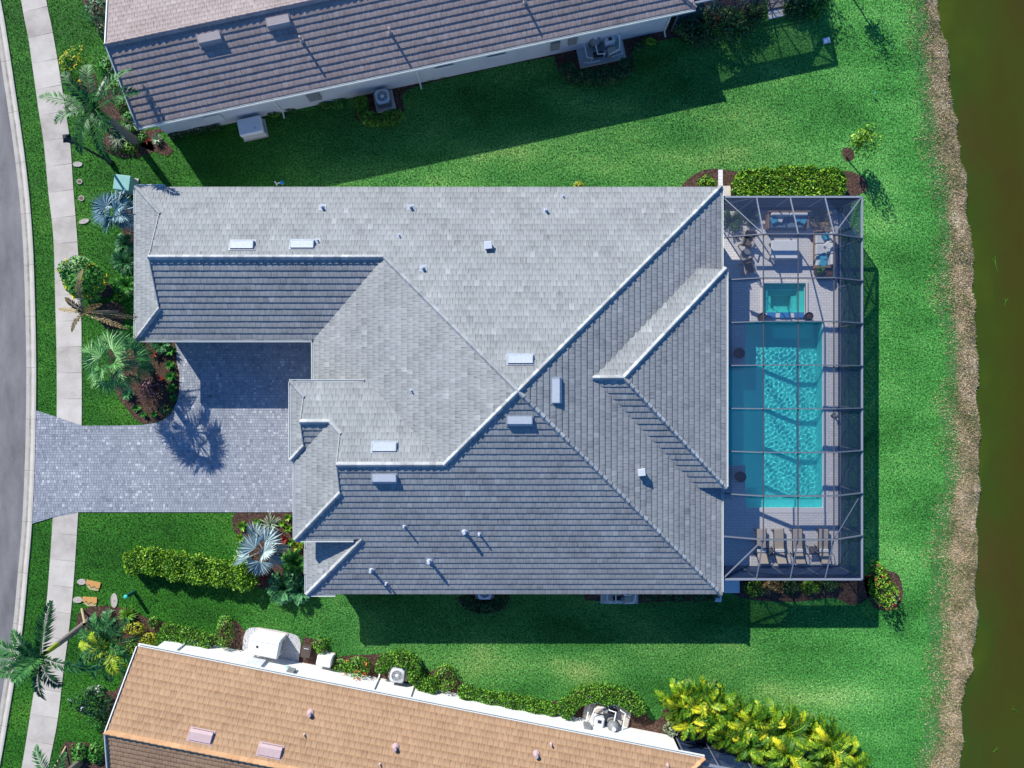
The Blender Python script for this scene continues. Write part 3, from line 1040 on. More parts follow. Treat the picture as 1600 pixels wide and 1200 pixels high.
# ---- main house
ZE, ZB, ZL = 2.9, 4.267, 3.5
pN = Plane(0, 10.71, 0, 1, ZE)
pS = Plane(0, -11.41, 0, -1, ZE)
pE = Plane(11.35, 0, 1, 0, ZE)
pW = Plane(-10.77, 0, -1, 0, ZE)
pWingS = Plane(0, 2.43, 0, -1, ZE)
pWingW = Plane(-20.42, 0, -1, 0, ZE)
pBN = Plane(0, 0.1, 0, 1, ZB)
pBW = Plane(-11.33, 0, -1, 0, ZB)
pTW = Plane(-11.56, 0, -1, 0, ZB)
pTS = Plane(0, -3.96, 0, -1, ZB)
pLow = Plane(-11.13, 0, -1, 0, ZE)
pLN = Plane(0, 6.16, 0, 1, ZL)
pLS = Plane(0, -5.54, 0, -1, ZL)
pLE = Plane(11.42, 0, 1, 0, ZL)
PK = (0.29, -0.35)
A = (-6.63, 6.57)
B = (-3.375, -4.015)
house = thing('house', 'large grey tiled hip roof house in the centre beside the screened pool', 'house', (0, 0, 0))
HO = (0, 0, 0)
mb = MB()
main_planes = [
    (pN, [(11.35, 10.71), PK, A, (-18.79, 6.57), (-18.79, 9.09), (-20.42, 10.71)]),
    (pWingS, [(-18.79, 6.57), A, (-10.77, 2.43), (-20.42, 2.43), (-18.79, 4.05)]),
    (pWingW, [(-20.42, 10.71), (-18.79, 9.09), (-18.79, 4.05), (-20.42, 2.43), (-20.42, 3.83), (-20.58, 3.83), (-20.58, 9.2), (-20.42, 9.2)]),
    (pW, [PK, A, (-10.77, 2.43), (-10.77, -0.35), (-7.04, -0.35), B]),
    (pBN, [(-11.56, 0.1), (-7.49, 0.1), B, (-8.71, -4.015), (-8.71, -2.52), (-9.30, -1.93), (-10.79, -1.93), (-10.79, -0.67)]),
    (pBW, [(-9.30, -1.93), (-8.71, -2.52), (-8.71, -5.51), (-11.33, -8.13), (-11.33, -3.96)]),
    (pTW, [(-11.56, 0.1), (-10.79, -0.67), (-10.79, -3.19), (-11.56, -3.96)]),
    (pTS, [(-10.79, -1.93), (-9.30, -1.93), (-11.33, -3.96), (-11.56, -3.96), (-10.79, -3.19)]),
    (pS, [(11.35, -11.41), PK, B, (-8.71, -4.015), (-8.71, -5.51), (-11.33, -8.13), (-7.85, -8.13), (-11.13, -11.41)]),
    (pLow, [(-11.13, -11.41), (-7.85, -8.13), (-7.85, -7.75), (-11.13, -7.75), (-11.13, -8.94), (-11.34, -8.94), (-11.34, -10.37), (-11.13, -10.37)]),
    (pE, [(11.35, 10.71), PK, (11.35, -11.41)]),
    (pLN, [(3.96, 0.31), (5.57, 0.31), (11.42, 6.16), (9.81, 6.16)]),
    (pLS, [(3.96, 0.31), (5.57, 0.31), (11.42, -5.54), (9.81, -5.54)]),
    (pLE, [(5.57, 0.31), (11.42, 6.16), (11.42, -5.54)]),
]
for k, (pl, poly) in enumerate(main_planes):
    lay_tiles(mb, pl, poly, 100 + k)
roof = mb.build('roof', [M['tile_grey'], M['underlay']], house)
mb = MB()
zP = pN.z(*PK)
caps = [((*PK, zP), (11.35, 10.71, ZE)), ((*PK, zP), (11.35, -11.41, ZE)), ((*PK, zP), (*A, pN.z(*A))), ((*A, pN.z(*A)), (-18.79, 6.57, pN.z(0, 6.57))),
        ((*PK, zP), (*B, pS.z(*B))), ((*B, pS.z(*B)), (-8.71, -4.015, pS.z(0, -4.015))),
        ((-8.71, -5.51, pS.z(0, -5.51)), (-11.33, -8.13, ZB)), ((-8.71, -2.52, pBN.z(0, -2.52)), (-9.30, -1.93, pBN.z(0, -1.93))),
        ((-9.30, -1.93, pBN.z(0, -1.93)), (-10.79, -1.93, pBN.z(0, -1.93))), ((-10.79, -0.67, pBN.z(0, -0.67)), (-11.56, 0.1, ZB)),
        ((-10.79, -3.19, pTS.z(0, -3.19)), (-11.56, -3.96, ZB)), ((-7.85, -8.13, pS.z(0, -8.13)), (-11.13, -11.41, ZE)),
        ((-18.79, 9.09, pN.z(0, 9.09)), (-20.42, 10.71, ZE)), ((-18.79, 4.05, pWingS.z(0, 4.05)), (-20.42, 2.43, ZE)),
        ((5.57, 0.31, pLN.z(0, 0.31)), (4.06, 0.31, pLN.z(0, 0.31))), ((5.57, 0.31, pLN.z(0, 0.31)), (11.42, 6.16, ZL)), ((5.57, 0.31, pLN.z(0, 0.31)), (11.42, -5.54, ZL))]
for k, (hi, lo) in enumerate(caps):
    lay_caps(mb, hi, lo, k)
mb.build('ridge_cap', M['cap_grey'], roof)
# fascia, gutters, gable ends
mb = MB()
for a, b, z, nx, ny in (((11.35, 10.71), (-20.42, 10.71), ZE, 0, 1), ((11.35, 10.71), (11.35, -11.41), ZE, 1, 0), ((-11.13, -11.41), (11.35, -11.41), ZE, 0, -1),
                        ((-20.42, 2.43), (-10.77, 2.43), ZE, 0, -1), ((-20.42, 2.43), (-20.42, 10.71), ZE, -1, 0), ((-10.77, 2.43), (-10.77, -0.3), ZE, -1, 0),
                        ((-11.56, 0.1), (-7.49, 0.1), ZB, 0, 1), ((-11.56, 0.1), (-11.56, -3.96), ZB, -1, 0), ((-11.33, -3.96), (-11.33, -8.13), ZB, -1, 0),
                        ((-11.33, -8.13), (-7.85, -8.13), ZB, 0, -1), ((-11.13, -7.75), (-11.13, -11.41), ZE, -1, 0),
                        ((11.42, 6.16), (9.9, 6.16), ZL, 0, 1), ((11.42, 6.16), (11.42, -5.54), ZL, 1, 0), ((11.42, -5.54), (9.9, -5.54), ZL, 0, -1)):
    fascia(mb, a, b, z, nx, ny)
mb.build('fascia', M['trim'], roof)
for a, b, z, nx, ny in (((-20.42, 2.40), (-10.89, 2.40), ZE, 0, -1), ((-10.79, 2.27), (-10.79, 0.25), ZE, -1, 0), ((-11.68, 0.12), (-7.75, 0.12), ZB, 0, 1),
                        ((-11.58, 0.1), (-11.58, -3.96), ZB, -1, 0), ((-11.35, -3.98), (-11.35, -8.13), ZB, -1, 0), ((-11.33, -8.15), (-8.3, -8.15), ZB, 0, -1),
                        ((-20.44, 10.71), (-20.44, 9.25), ZE, -1, 0), ((-20.44, 3.8), (-20.44, 2.43), ZE, -1, 0), ((-20.44, 10.73), (-18.9, 10.73), ZE, 0, 1),
                        ((-11.15, -8.3), (-11.15, -8.92), ZE, -1, 0), ((-11.15, -10.4), (-11.15, -11.41), ZE, -1, 0), ((-11.13, -11.43), (-9.6, -11.43), ZE, 0, -1),
                        ((11.37, 10.6), (11.37, 6.3), ZE, 1, 0), ((11.44, 6.1), (11.44, -5.5), ZL, 1, 0), ((11.37, -5.7), (11.37, -11.3), ZE, 1, 0)):
    mb = MB()
    gutter(mb, a, b, z, nx, ny)
    mb.build('gutter', M['trim'], roof)
for x, yr, zr, y0, z0, y1, z1 in ((-18.79, 6.57, pN.z(0, 6.57), 9.09, pN.z(0, 9.09), 4.05, pWingS.z(0, 4.05)),
                                  (-8.71, -4.015, pS.z(0, -4.015), -2.52, pBN.z(0, -2.52), -5.51, pS.z(0, -5.51)),
                                  (-10.79, -1.93, pBN.z(0, -1.93), -0.67, pBN.z(0, -0.67), -3.19, pTS.z(0, -3.19))):
    mb = MB()
    mb.face([(x + 0.05, y0, z0 - 0.1), (x + 0.05, yr, zr - 0.02), (x + 0.05, y1, z1 - 0.1)], 0.5)
    mb.build('gable', M['trim'], roof)
    for ya, za in ((y0, z0), (y1, z1)):
        mb = MB()
        mb.beam((x - 0.03, ya, za + 0.02), (x - 0.03, yr, zr + 0.02), 0.045, 0.08, 0.5)
        mb.build('rake_board', M['cap_grey'], roof)
for pl, px, py in ((pN, 379, 382), (pN, 473, 381), (pN, 813, 560), (pE, 870, 610), (pS, 812, 658), (pBN, 601, 697), (pS, 601, 748)):
    x, y, z = on_plane(pl, px, py)
    roof_vent(pl, x, y, 1.22, 0.46, M['vent'], roof, HO)
for pl, px, py, rr, hh, sq in ((pN, 504, 324, .07, .28, 0), (pN, 642, 324, .07, .28, 0), (pN, 853, 329, .07, .3, 0), (pN, 661, 419, .07, .28, 0), (pN, 763, 385, .15, .3, 1),
                               (pN, 880, 307, .035, .2, 0), (pN, 624, 368, .035, .2, 0), (pN, 497, 376, .035, .2, 0), (pW, 643, 610, .035, .25, 0),
                               (pS, 632, 822, .05, .35, 0), (pS, 726, 830, .09, .5, 0), (pS, 749, 834, .05, .35, 0), (pS, 671, 876, .09, .5, 0), (pS, 581, 890, .08, .5, 0),
                               (pS, 604, 911, .045, .35, 0), (pE, 1001, 737, .14, .3, 1)):
    x, y, z = on_plane(pl, px, py)
    vent_pipe(pl, x, y, rr, hh, M['vent'], roof, HO, sq)
# walls
mb = MB()
mb.prism(ccw([(-20.0, 10.28), (10.9, 10.28), (10.9, 6.0), (8.6, 6.0), (8.6, -5.2), (10.9, -5.2), (10.9, -11.0), (-10.7, -11.0), (-10.7, -7.75), (-10.9, -7.75), (-10.9, -0.35), (-10.35, -0.35), (-10.35, 2.86), (-20.0, 2.86)]), 0, 2.86, 0.5)
mb.prism(ccw([(-11.1, -0.35), (-7.0, -0.35), (-4.0, -3.9), (-8.0, -7.75), (-10.9, -7.75), (-10.9, -3.6), (-11.1, -3.6)]), 2.6, 4.2, 0.5)
mb.prism(ccw([(10.85, 5.75), (11.05, 5.75), (11.05, 5.5), (10.85, 5.5)]), 0, 3.4)
mb.prism(ccw([(10.85, 0.4), (11.05, 0.4), (11.05, 0.15), (10.85, 0.15)]), 0, 3.4)
mb.prism(ccw([(10.85, -5.15), (11.05, -5.15), (11.05, -5.4), (10.85, -5.4)]), 0, 3.4)
mb.build('wall', M['stucco'], house)
mb = MB()
mb.box(-15.3, 2.84, 0.05, 2.2, 4.9, 0.06, 0, 0.6)
for k in range(1, 4):
    mb.box(-15.3, 2.80, 0.05 + k * 0.53, 0.07 + k * 0.53, 4.9, 0.02, 0, 0.1)
mb.build('garage_door', M['trim'], house)
mb = MB()
mb.box(-11.0, -2.0, 0.05, 2.4, 0.08, 1.6, 0, 0.5)
mb.build('front_door', M['wood'], house)
for x, y, w, d in ((-17, 10.3, 1.4, 0.06), (-9, 10.3, 1.6, 0.06), (0, 10.3, 1.6, 0.06), (6, 10.3, 1.2, 0.06), (-6, -11.02, 1.6, 0.06), (2, -11.02, 1.6, 0.06), (-10.92, -6, 0.06, 1.8)):
    mb = MB()
    mb.box(x, y, 0.9, 2.2, w, d, 0, 0.5)
    f = mb.build('window', M['glass'], house)
NOGRASS.append([(-20.3, 10.6), (11, 10.6), (11, -11.2), (-11, -11.2), (-11, 2.5), (-20.3, 2.5)])


# ---- neighbouring houses
def neighbour(name, label, ox, oy, ang, sign, length, wing, tile, cap, wallm, ventm, cap_hip):
    """gable wing roof along the frame's edge; s runs along the eave, t away from the main house"""
    root = thing(name, label, 'house', (ox, oy, 0), 0)
    ca, sa = cos(ang), sin(ang)

    def W(s, t):
        return (ox + ca * s - sa * t * sign, oy + sa * s + ca * t * sign)
    off = (ox, oy, 0)
    down = (sa * sign, -ca * sign)            # towards the main house
    pF = Plane(ox, oy, down[0], down[1], ZE)
    bo = W(0, 2 * wing)
    pB = Plane(bo[0], bo[1], -down[0], -down[1], ZE)
    eo = W(length, 0)
    pX = Plane(eo[0], eo[1], ca, sa, ZE)
    mb = MB()
    s1 = 14.0
    full = 11.0
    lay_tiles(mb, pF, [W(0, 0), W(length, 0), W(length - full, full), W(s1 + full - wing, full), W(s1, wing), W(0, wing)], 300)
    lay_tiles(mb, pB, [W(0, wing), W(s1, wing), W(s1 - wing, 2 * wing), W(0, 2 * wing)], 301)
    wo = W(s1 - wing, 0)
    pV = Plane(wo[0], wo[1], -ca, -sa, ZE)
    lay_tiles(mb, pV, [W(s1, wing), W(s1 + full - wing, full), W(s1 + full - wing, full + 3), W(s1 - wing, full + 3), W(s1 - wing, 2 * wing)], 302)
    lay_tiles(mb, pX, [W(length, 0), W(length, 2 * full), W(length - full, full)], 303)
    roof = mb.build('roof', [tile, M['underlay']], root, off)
    mb = MB()
    zr = ZE + PT * wing
    zt = ZE + PT * full
    lay_caps(mb, (*W(s1, wing), zr), (*W(0, wing), zr), 5)
    lay_caps(mb, (*W(s1 + full - wing, full), zt), (*W(s1, wing), zr), 6)
    lay_caps(mb, (*W(length - full, full), zt), (*W(length, 0), ZE), 7)
    lay_caps(mb, (*W(length - full, full), zt), (*W(s1 + full - wing, full), zt), 8)
    mb.build('ridge_cap', cap, roof, off)
    mb = MB()
    gutter(mb, W(0.0, -0.02), W(length, -0.02), ZE, down[0], down[1])
    mb.build('gutter', M['trim'], roof, off)
    mb = MB()
    fascia(mb, W(0, 0), W(length, 0), ZE, down[0], down[1])
    fascia(mb, W(length, 0), W(length, 2 * full), ZE, ca, sa)
    for t0, t1, z0, z1 in ((0, wing, ZE, zr), (wing, 2 * wing, zr, ZE)):
        a, b = W(-0.02, t0), W(-0.02, t1)
        mb.beam((*a, z0 + 0.0), (*b, z1 + 0.0), 0.05, 0.19, 0.6)
    mb.build('fascia', M['trim'], roof, off)
    wall = MB()
    iw = 0.45
    wall.prism(ccw([W(iw, iw), W(length - 1.0, iw), W(length - 1.0, 2 * full - iw), W(s1 - wing + iw, 2 * full - iw), W(s1 - wing + iw, 2 * wing - iw), W(iw, 2 * wing - iw)]), 0, ZE - 0.03, 0.5)
    wall.face([(*W(iw, iw), ZE - 0.03), (*W(iw, 2 * wing - iw), ZE - 0.03), (*W(iw, wing), zr - 0.1)], 0.5)
    wall.build('wall', wallm, root, off)
    NOGRASS.append([W(0.3, 0.35), W(length - 0.8, 0.35), W(length - 0.8, 20), W(0.3, 20)])
    return root, roof, W, pF, pB, off, down


AN = radians(12.05)
nh, nroof, WN, pNF, pNB, noff, ndown = neighbour('house', 'brown tiled neighbouring house across the upper lawn, cut off by the upper edge', -20.35, 13.98, AN, 1, 31.0, 3.75,
                                                 M['tile_brown'], M['cap_brown'], M['stucco_beige'], M['vent_tan'], True)
AS = radians(-11.19)
sh, sroof, WS, pSF, pSB, soff, sdown = neighbour('house', 'orange tan tiled neighbouring house along the lower edge', -20.35, -14.26, AS, -1, 31.4, 3.93,
                                                 M['tile_tan'], M['cap_tan'], M['stucco'], M['vent_pink'], True)
for pl, px, py in ((pNF, 329, 62), (pNF, 436, 36)):
    x, y, z = on_plane(pl, px, py)
    roof_vent(pl, x, y, 1.2, 0.5, M['vent_tan'], nroof, noff)
for pl, px, py, rr, hh in ((pNF, 472, 64, .06, .5), (pNF, 610, 51, .06, .5), (pNF, 820, 4, .06, .45)):
    x, y, z = on_plane(pl, px, py)
    vent_pipe(pl, x, y, rr, hh, M['vent_tan'], nroof, noff)
for pl, px, py in ((pSF, 315, 1148), (pSF, 423, 1171)):
    x, y, z = on_plane(pl, px, py)
    roof_vent(pl, x, y, 1.2, 0.5, M['vent_pink'], sroof, soff)
for pl, px, py, rr, hh in ((pSF, 485, 1114, .11, .3), (pSF, 618, 1167, .11, .3), (pSF, 838, 1178, .11, .3), (pSF, 861, 1162, .05, .25), (pSF, 476, 1147, .04, .2), (pSF, 594, 1193, .04, .2), (pSF, 1043, 1195, .05, .2)):
    x, y, z = on_plane(pl, px, py)
    vent_pipe(pl, x, y, rr, hh, M['vent_pink'], sroof, soff)


def wall_bits(root, W, off, wins, spouts, wallin=0.45, boxes=()):
    for s, w, z0, z1 in wins:
        mb = MB()
        a, b = W(s - w / 2, wallin - 0.03), W(s + w / 2, wallin - 0.03)
        c, d = W(s + w / 2, wallin + 0.05), W(s - w / 2, wallin + 0.05)
        mb.prism(ccw([a, b, c, d]), z0, z1, 0.5, 0, True)
        o = mb.build('window', M['glass'], root, off)
        for q0, q1, h0, h1 in ((-w / 2 - 0.07, w / 2 + 0.07, z0 - 0.08, z0 - 0.005), (-w / 2 - 0.07, w / 2 + 0.07, z1 + 0.005, z1 + 0.07)):
            mb = MB()
            mb.prism(ccw([W(s + q0, wallin - 0.09), W(s + q1, wallin - 0.09), W(s + q1, wallin), W(s + q0, wallin)]), h0, h1, 0.5, 0, True)
            mb.build('sill' if h0 < z1 else 'lintel', M['trim'], o, off)
    for s in spouts:
        mb = MB()
        p0, p1, p2 = W(s, -0.05), W(s, wallin - 0.06), W(s, wallin - 0.06)
        mb.tube([(*p0, 2.78), (*p0, 2.65), (*p1, 2.35), (*p2, 0.12), (*W(s, wallin - 0.4), 0.05)], 0.045, 6, 0.7)
        mb.build('downspout', M['trim'], root, off)
    for s, w, z0, z1, m in boxes:
        mb = MB()
        mb.prism(ccw([W(s - w / 2, wallin - 0.16), W(s + w / 2, wallin - 0.16), W(s + w / 2, wallin), W(s - w / 2, wallin)]), z0, z1, 0.5, 0, True)
        mb.build('meter_box', M[m], root, off)


wall_bits(nh, WN, noff, [(12.0, 1.0, 1.7, 2.2), (17.0, 1.0, 1.5, 2.1), (20.0, 1.0, 1.5, 2.1)], (7.2, 15.4, 30.0), boxes=((3.6, 0.9, 0.9, 1.7, 'lightgrey'), (9.4, 0.7, 0.9, 1.8, 'midgrey'), (23.4, 0.5, 0.8, 1.6, 'midgrey'), (24.4, 0.5, 1.0, 1.9, 'midgrey')))
wall_bits(sh, WS, soff, [(15.9, 1.1, 1.7, 2.2)], (1.6, 5.6, 12.9, 15.0), boxes=((6.0, 0.9, 0.7, 1.7, 'lightgrey'), (8.1, 0.4, 1.2, 1.7, 'midgrey'), (25.2, 0.4, 0.7, 1.3, 'midgrey')))


# ------------------------------------------------------------------ screen enclosures
def cage(name, label, T, xs, zx, ys, z_eave, z_top, hips, wall_house=True):
    """xs: columns from house to outer eave with heights zx; ys: [outer, breaks..., outer]"""
    root = thing(name, label, 'pool enclosure', (*T(xs[-1], ys[0]), 0))
    off = tuple(root.location)

    def Z(i, j):
        if j == 0 or j == len(ys) - 1:
            return min(zx[i], z_eave)
        return zx[i]

    def V(i, j):
        return (*T(xs[i], ys[j]), Z(i, j))
    nx, ny = len(xs), len(ys)

    def bar(nm, a, b, w=0.055, h=0.12, tone=0.5):
        m = MB()
        m.beam(a, b, w, h, tone)
        return m.build(nm, M['alu'], root, off)
    for j in range(1, ny - 1):
        for i in range(nx - 1):
            bar('roof_beam', V(i, j), V(i + 1, j), 0.05, 0.22, 0.45)
    for i in range(1, nx - 1):
        for j in range(1, ny - 2):
            bar('purlin', V(i, j), V(i, j + 1), 0.045, 0.07, 0.1)
        bar('rafter', V(i, 0), V(i, 1), 0.045, 0.09, 0.8)
        bar('rafter', V(i, ny - 1), V(i, ny - 2), 0.045, 0.09, 0.8)
    for (a, b) in hips:
        bar('hip_beam', V(*a), V(*b), 0.045, 0.09, 0.6)
    # eave rails and sills
    for (a, b) in ((V(0, 0), V(nx - 1, 0)), (V(0, ny - 1), V(nx - 1, ny - 1)), (V(nx - 1, 0), V(nx - 1, ny - 1))):
        bar('eave_rail', a, b, 0.10, 0.13, 1.0)
        bar('sill', (a[0], a[1], 0.09), (b[0], b[1], 0.09), 0.05, 0.05, 0.0)
        bar('chair_rail', (a[0], a[1], 0.75), (b[0], b[1], 0.75), 0.035, 0.05, 0.0)
    for j in range(ny):
        a = V(nx - 1, j)
        bar('post', (a[0], a[1], 0.06), (a[0], a[1], a[2] - 0.03), 0.06, 0.06)
    for i in range(nx - 1):
        for j in (0, ny - 1):
            a = V(i, j)
            bar('post', (a[0], a[1], 0.06), (a[0], a[1], a[2] - 0.03), 0.06, 0.06)
    for i in range(nx - 1):
        for j in range(ny - 1):
            m = MB()
            m.face([V(i, j), V(i, j + 1), V(i + 1, j + 1), V(i + 1, j)])
            m.build('screen_panel', M['screen'], root, off)
    for j in range(ny - 1):
        m = MB()
        a, b = V(nx - 1, j), V(nx - 1, j + 1)
        m.face([a, b, (b[0], b[1], 0.06), (a[0], a[1], 0.06)])
        m.build('screen_panel', M['screen'], root, off)
    for i in range(nx - 1):
        for j in (0, ny - 1):
            m = MB()
            a, b = V(i, j), V(i + 1, j)
            m.face([a, b, (b[0], b[1], 0.06), (a[0], a[1], 0.06)])
            m.build('screen_panel', M['screen'], root, off)
    return root, V, bar


cys = [10.21, 7.95, 5.634, 3.318, 1.0, -1.315, -3.63, -5.945, -8.26, -10.66]
cxs = [11.5, 13.35, 15.19, 17.09, 19.1]
czx = [2.95, 3.75, 3.75, 3.75, 2.7]
cg, CV, cbar = cage('screen_enclosure', 'grey framed screened enclosure over the pool terrace of the grey roofed house', lambda x, y: (x, y), cxs, czx, cys, 2.7, 3.75,
                    [((0, 0), (1, 1)), ((4, 0), (3, 1)), ((0, 9), (1, 8))])
# diagonal braces seen in the roof and walls
for a, b in ((CV(3, 8), CV(4, 7)), ((19.1, 10.21, 0.1), (19.1, 7.95, 2.65)), ((19.1, -10.66, 0.1), (19.1, -8.26, 2.65)), ((13.35, 10.21, 2.65), (11.6, 10.21, 0.9)), ((15.19, -10.66, 2.6), (17.09, -10.66, 0.9)), ((19.1, 1.0, 0.2), (19.1, 3.3, 2.6)), ((19.1, -5.9, 0.2), (19.1, -3.6, 2.6))):
    cbar('brace', a, b, 0.04, 0.04, 0.4)

# neighbour's cage beyond the upper edge (its shadow falls on the lawn) and the one at the lower edge
cage('screen_enclosure', 'screened enclosure at the right end of the brown roofed house, only its shade in view', lambda x, y: WN(x, -y), [30.4, 32.4, 34.4, 36.4, 38.0], [2.7, 3.6, 3.6, 3.6, 2.7],
     [-0.35, -2.5, -4.8, -7.1, -9.4], 2.7, 3.6, [((0, 0), (1, 1)), ((4, 0), (3, 1))])
cage('screen_enclosure', 'dark screened enclosure at the right end of the orange roofed house behind yellow palms', lambda x, y: WS(x, y), [30.6, 32.4, 34.4, 36.4, 38.2], [2.7, 3.4, 3.4, 3.4, 2.6],
     [0.45, 2.6, 4.8, 7.1, 9.4], 2.6, 3.4, [((0, 0), (1, 1)), ((4, 0), (3, 1))])
mb = MB()
mb.face([(*WS(30.4, 0.5), 0.02), (*WS(38.2, 0.5), 0.02), (*WS(38.2, 12), 0.02), (*WS(30.4, 12), 0.02)], 0.2)
struct(mb.build('neighbour_terrace', M['joint']))
NOGRASS.append([WS(30.0, 0.4), WS(38.3, 0.4), WS(38.3, 12), WS(30.0, 12)])
mb = MB()
q = [P(1196, -40), P(1220, -40), P(1227, 25), P(1200, 31)]
for k in range(10):
    for i in range(4):
        f0, f1, g0, g1 = i / 4 + 0.01, (i + 1) / 4 - 0.01, k / 10 + 0.005, (k + 1) / 10 - 0.005
        def bl(f, g):
            return tuple((q[0][c] * (1 - f) + q[1][c] * f) * (1 - g) + (q[3][c] * (1 - f) + q[2][c] * f) * g for c in (0, 1))
        mb.prism(ccw([bl(f0, g0), bl(f1, g0), bl(f1, g1), bl(f0, g1)]), 0.0, 0.05, random.uniform(0.2, 0.8))
struct(mb.build('stepping_pad', M['deck']))
NOGRASS.append(q)

# ------------------------------------------------------------------ pool terrace
DZ = 0.06
pool_main = (P(1164, 0)[0], P(1285, 0)[0], P(0, 793)[1], P(0, 503)[1])     # x0 x1 y0 y1
alc = (11.9, pool_main[0], P(0, 727)[1], P(0, 571)[1])
spa = (P(1192, 0)[0], P(1257, 0)[0], P(0, 489)[1], P(0, 443)[1])
deck_rects = []
xs_ = sorted({DX0 + 0.3, alc[0], pool_main[0], spa[0], spa[1], pool_main[1], DX1})
ys_ = sorted({DY0, pool_main[2], alc[2], alc[3], pool_main[3], spa[2], spa[3], DY1})
mb = MB()


def in_hole(x, y):
    for r_ in (pool_main, alc, spa):
        if r_[0] < x < r_[1] and r_[2] < y < r_[3]:
            return True
    return False


r = random.Random(3)
for a0, a1 in zip(xs_[:-1], xs_[1:]):
    for b0, b1 in zip(ys_[:-1], ys_[1:]):
        if in_hole((a0 + a1) / 2, (b0 + b1) / 2):
            continue
        mb.face([(a0, b0, DZ - 0.005), (a1, b0, DZ - 0.005), (a1, b1, DZ - 0.005), (a0, b1, DZ - 0.005)], 0.0, 1)
        cell = [(a0, b0), (a1, b0), (a1, b1), (a0, b1)]
        yy = DY0
        rw = 0
        while yy < DY1:
            if yy + 0.15 > b0 and yy < b1:
                xx = DX0 - (rw % 2) * 0.15
                while xx < DX1:
                    if xx + 0.3 > a0 and xx < a1:
                        c = clip_rect(cell, xx + 0.004, xx + 0.296, yy + 0.004, yy + 0.146)
                        if c:
                            mb.face([(p[0], p[1], DZ) for p in c], min(1, max(0, random.Random(int(xx * 91) * 7919 + rw).gauss(0.5, 0.16))))
                    xx += 0.3
            yy += 0.15
            rw += 1
mb.prism([(DX0 + 0.3, DY0), (DX1, DY0), (DX1, DY1), (DX0 + 0.3, DY1)], -0.02, DZ - 0.006, 0.4, 1, top=False)
struct(mb.build('pool_deck', [M['deck'], M['joint']]))
NOGRASS.append([(DX0, DY0 - 0.05), (DX1 + 0.08, DY0 - 0.05), (DX1 + 0.08, DY1 + 0.05), (DX0, DY1 + 0.05)])

pool = thing('swimming_pool', 'long rectangular turquoise swimming pool under the screened enclosure', 'pool', ((pool_main[0] + pool_main[1]) / 2, (pool_main[2] + pool_main[3]) / 2, 0))
po = tuple(pool.location)
mb = MB()
x0, x1, y0, y1 = pool_main
fz = -1.15


def wallquad(ax, ay, bx, by, z0, z1, tone=0.5):
    mb.face([(ax, ay, z1), (bx, by, z1), (bx, by, z0), (ax, ay, z0)], tone)


sx = y0 + 0.42
mb.face([(x0, sx, fz), (x1, sx, fz), (x1, y1, fz), (x0, y1, fz)])
mb.face([(x0, y0, -0.28), (x1, y0, -0.28), (x1, sx, -0.28), (x0, sx, -0.28)], 0.7)
wallquad(x0, sx, x1, sx, fz, -0.28)
wallquad(x0, y0, x1, y0, -0.28, DZ)
wallquad(x1, y0, x1, y1, fz, DZ)
wallquad(x1, y1, x0, y1, fz, DZ)
wallquad(x0, y1, x0, alc[3], fz, DZ)
wallquad(x0, alc[2], x0, y0, fz, DZ)
# shallow ledge in the recess
lz = -0.25
mb.face([(alc[0], alc[2], lz), (x0, alc[2], lz), (x0, alc[3], lz), (alc[0], alc[3], lz)], 0.6)
wallquad(x0, alc[3], x0, alc[2], fz, lz)
wallquad(alc[0], alc[2], alc[0], alc[3], lz, DZ)
wallquad(alc[0], alc[3], x0, alc[3], lz, DZ)
wallquad(alc[0], alc[2], x0, alc[2], lz, DZ)
basin = mb.build('basin', M['plaster'], pool, po)
# water with real ripples
nxg, nyg = 110, 290
wz = -0.04


def ripple_water(name, xa, xb, ya, yb, parent, off, nx, ny, amp=1.0):
    gx, gy = np.meshgrid(np.linspace(xa, xb, nx), np.linspace(ya, yb, ny))
    h = np.zeros_like(gx)
    rr = np.random.default_rng(4)
    for k in range(60):
        th = rr.uniform(0, 2 * pi)
        lam = rr.uniform(0.15, 0.34)
        kk = 2 * pi / lam
        h += 0.00034 * (lam / 0.3) ** 1.5 * amp * np.sin(kk * (gx * cos(th) + gy * sin(th)) + rr.uniform(0, 2 * pi))
    v = np.stack([gx - off[0], gy - off[1], wz + h], -1).reshape(-1, 3)
    idx = np.arange(nx * ny).reshape(ny, nx)
    f = np.stack([idx[:-1, :-1], idx[:-1, 1:], idx[1:, 1:], idx[1:, :-1]], -1).reshape(-1, 4)
    me = bpy.data.meshes.new(name)
    me.from_pydata(v.tolist(), [], f.tolist())
    me.polygons.foreach_set('use_smooth', [True] * len(f))
    me.materials.append(M['water'])
    me.update()
    o = bpy.data.objects.new(name, me)
    scn.collection.objects.link(o)
    o.parent = parent
    return o


w1 = ripple_water('water', x0 + 0.002, x1 - 0.002, y0 + 0.002, y1 - 0.002, pool, po, 150, 360)
w2 = ripple_water('water', alc[0] + 0.002, x0 + 0.002, alc[2] + 0.002, alc[3] - 0.002, pool, po, 34, 150)
mb = MB()
for (ax, ay, bx, by) in ((x0 - 0.0, y0 - 0.15, x1 + 0.3, y0 - 0.15), (x1 + 0.15, y0, x1 + 0.15, y1)):
    mb.beam((ax, ay, DZ + 0.006), (bx, by, DZ + 0.006), 0.30, 0.03)
mb.build('coping', M['deck'], pool, po)
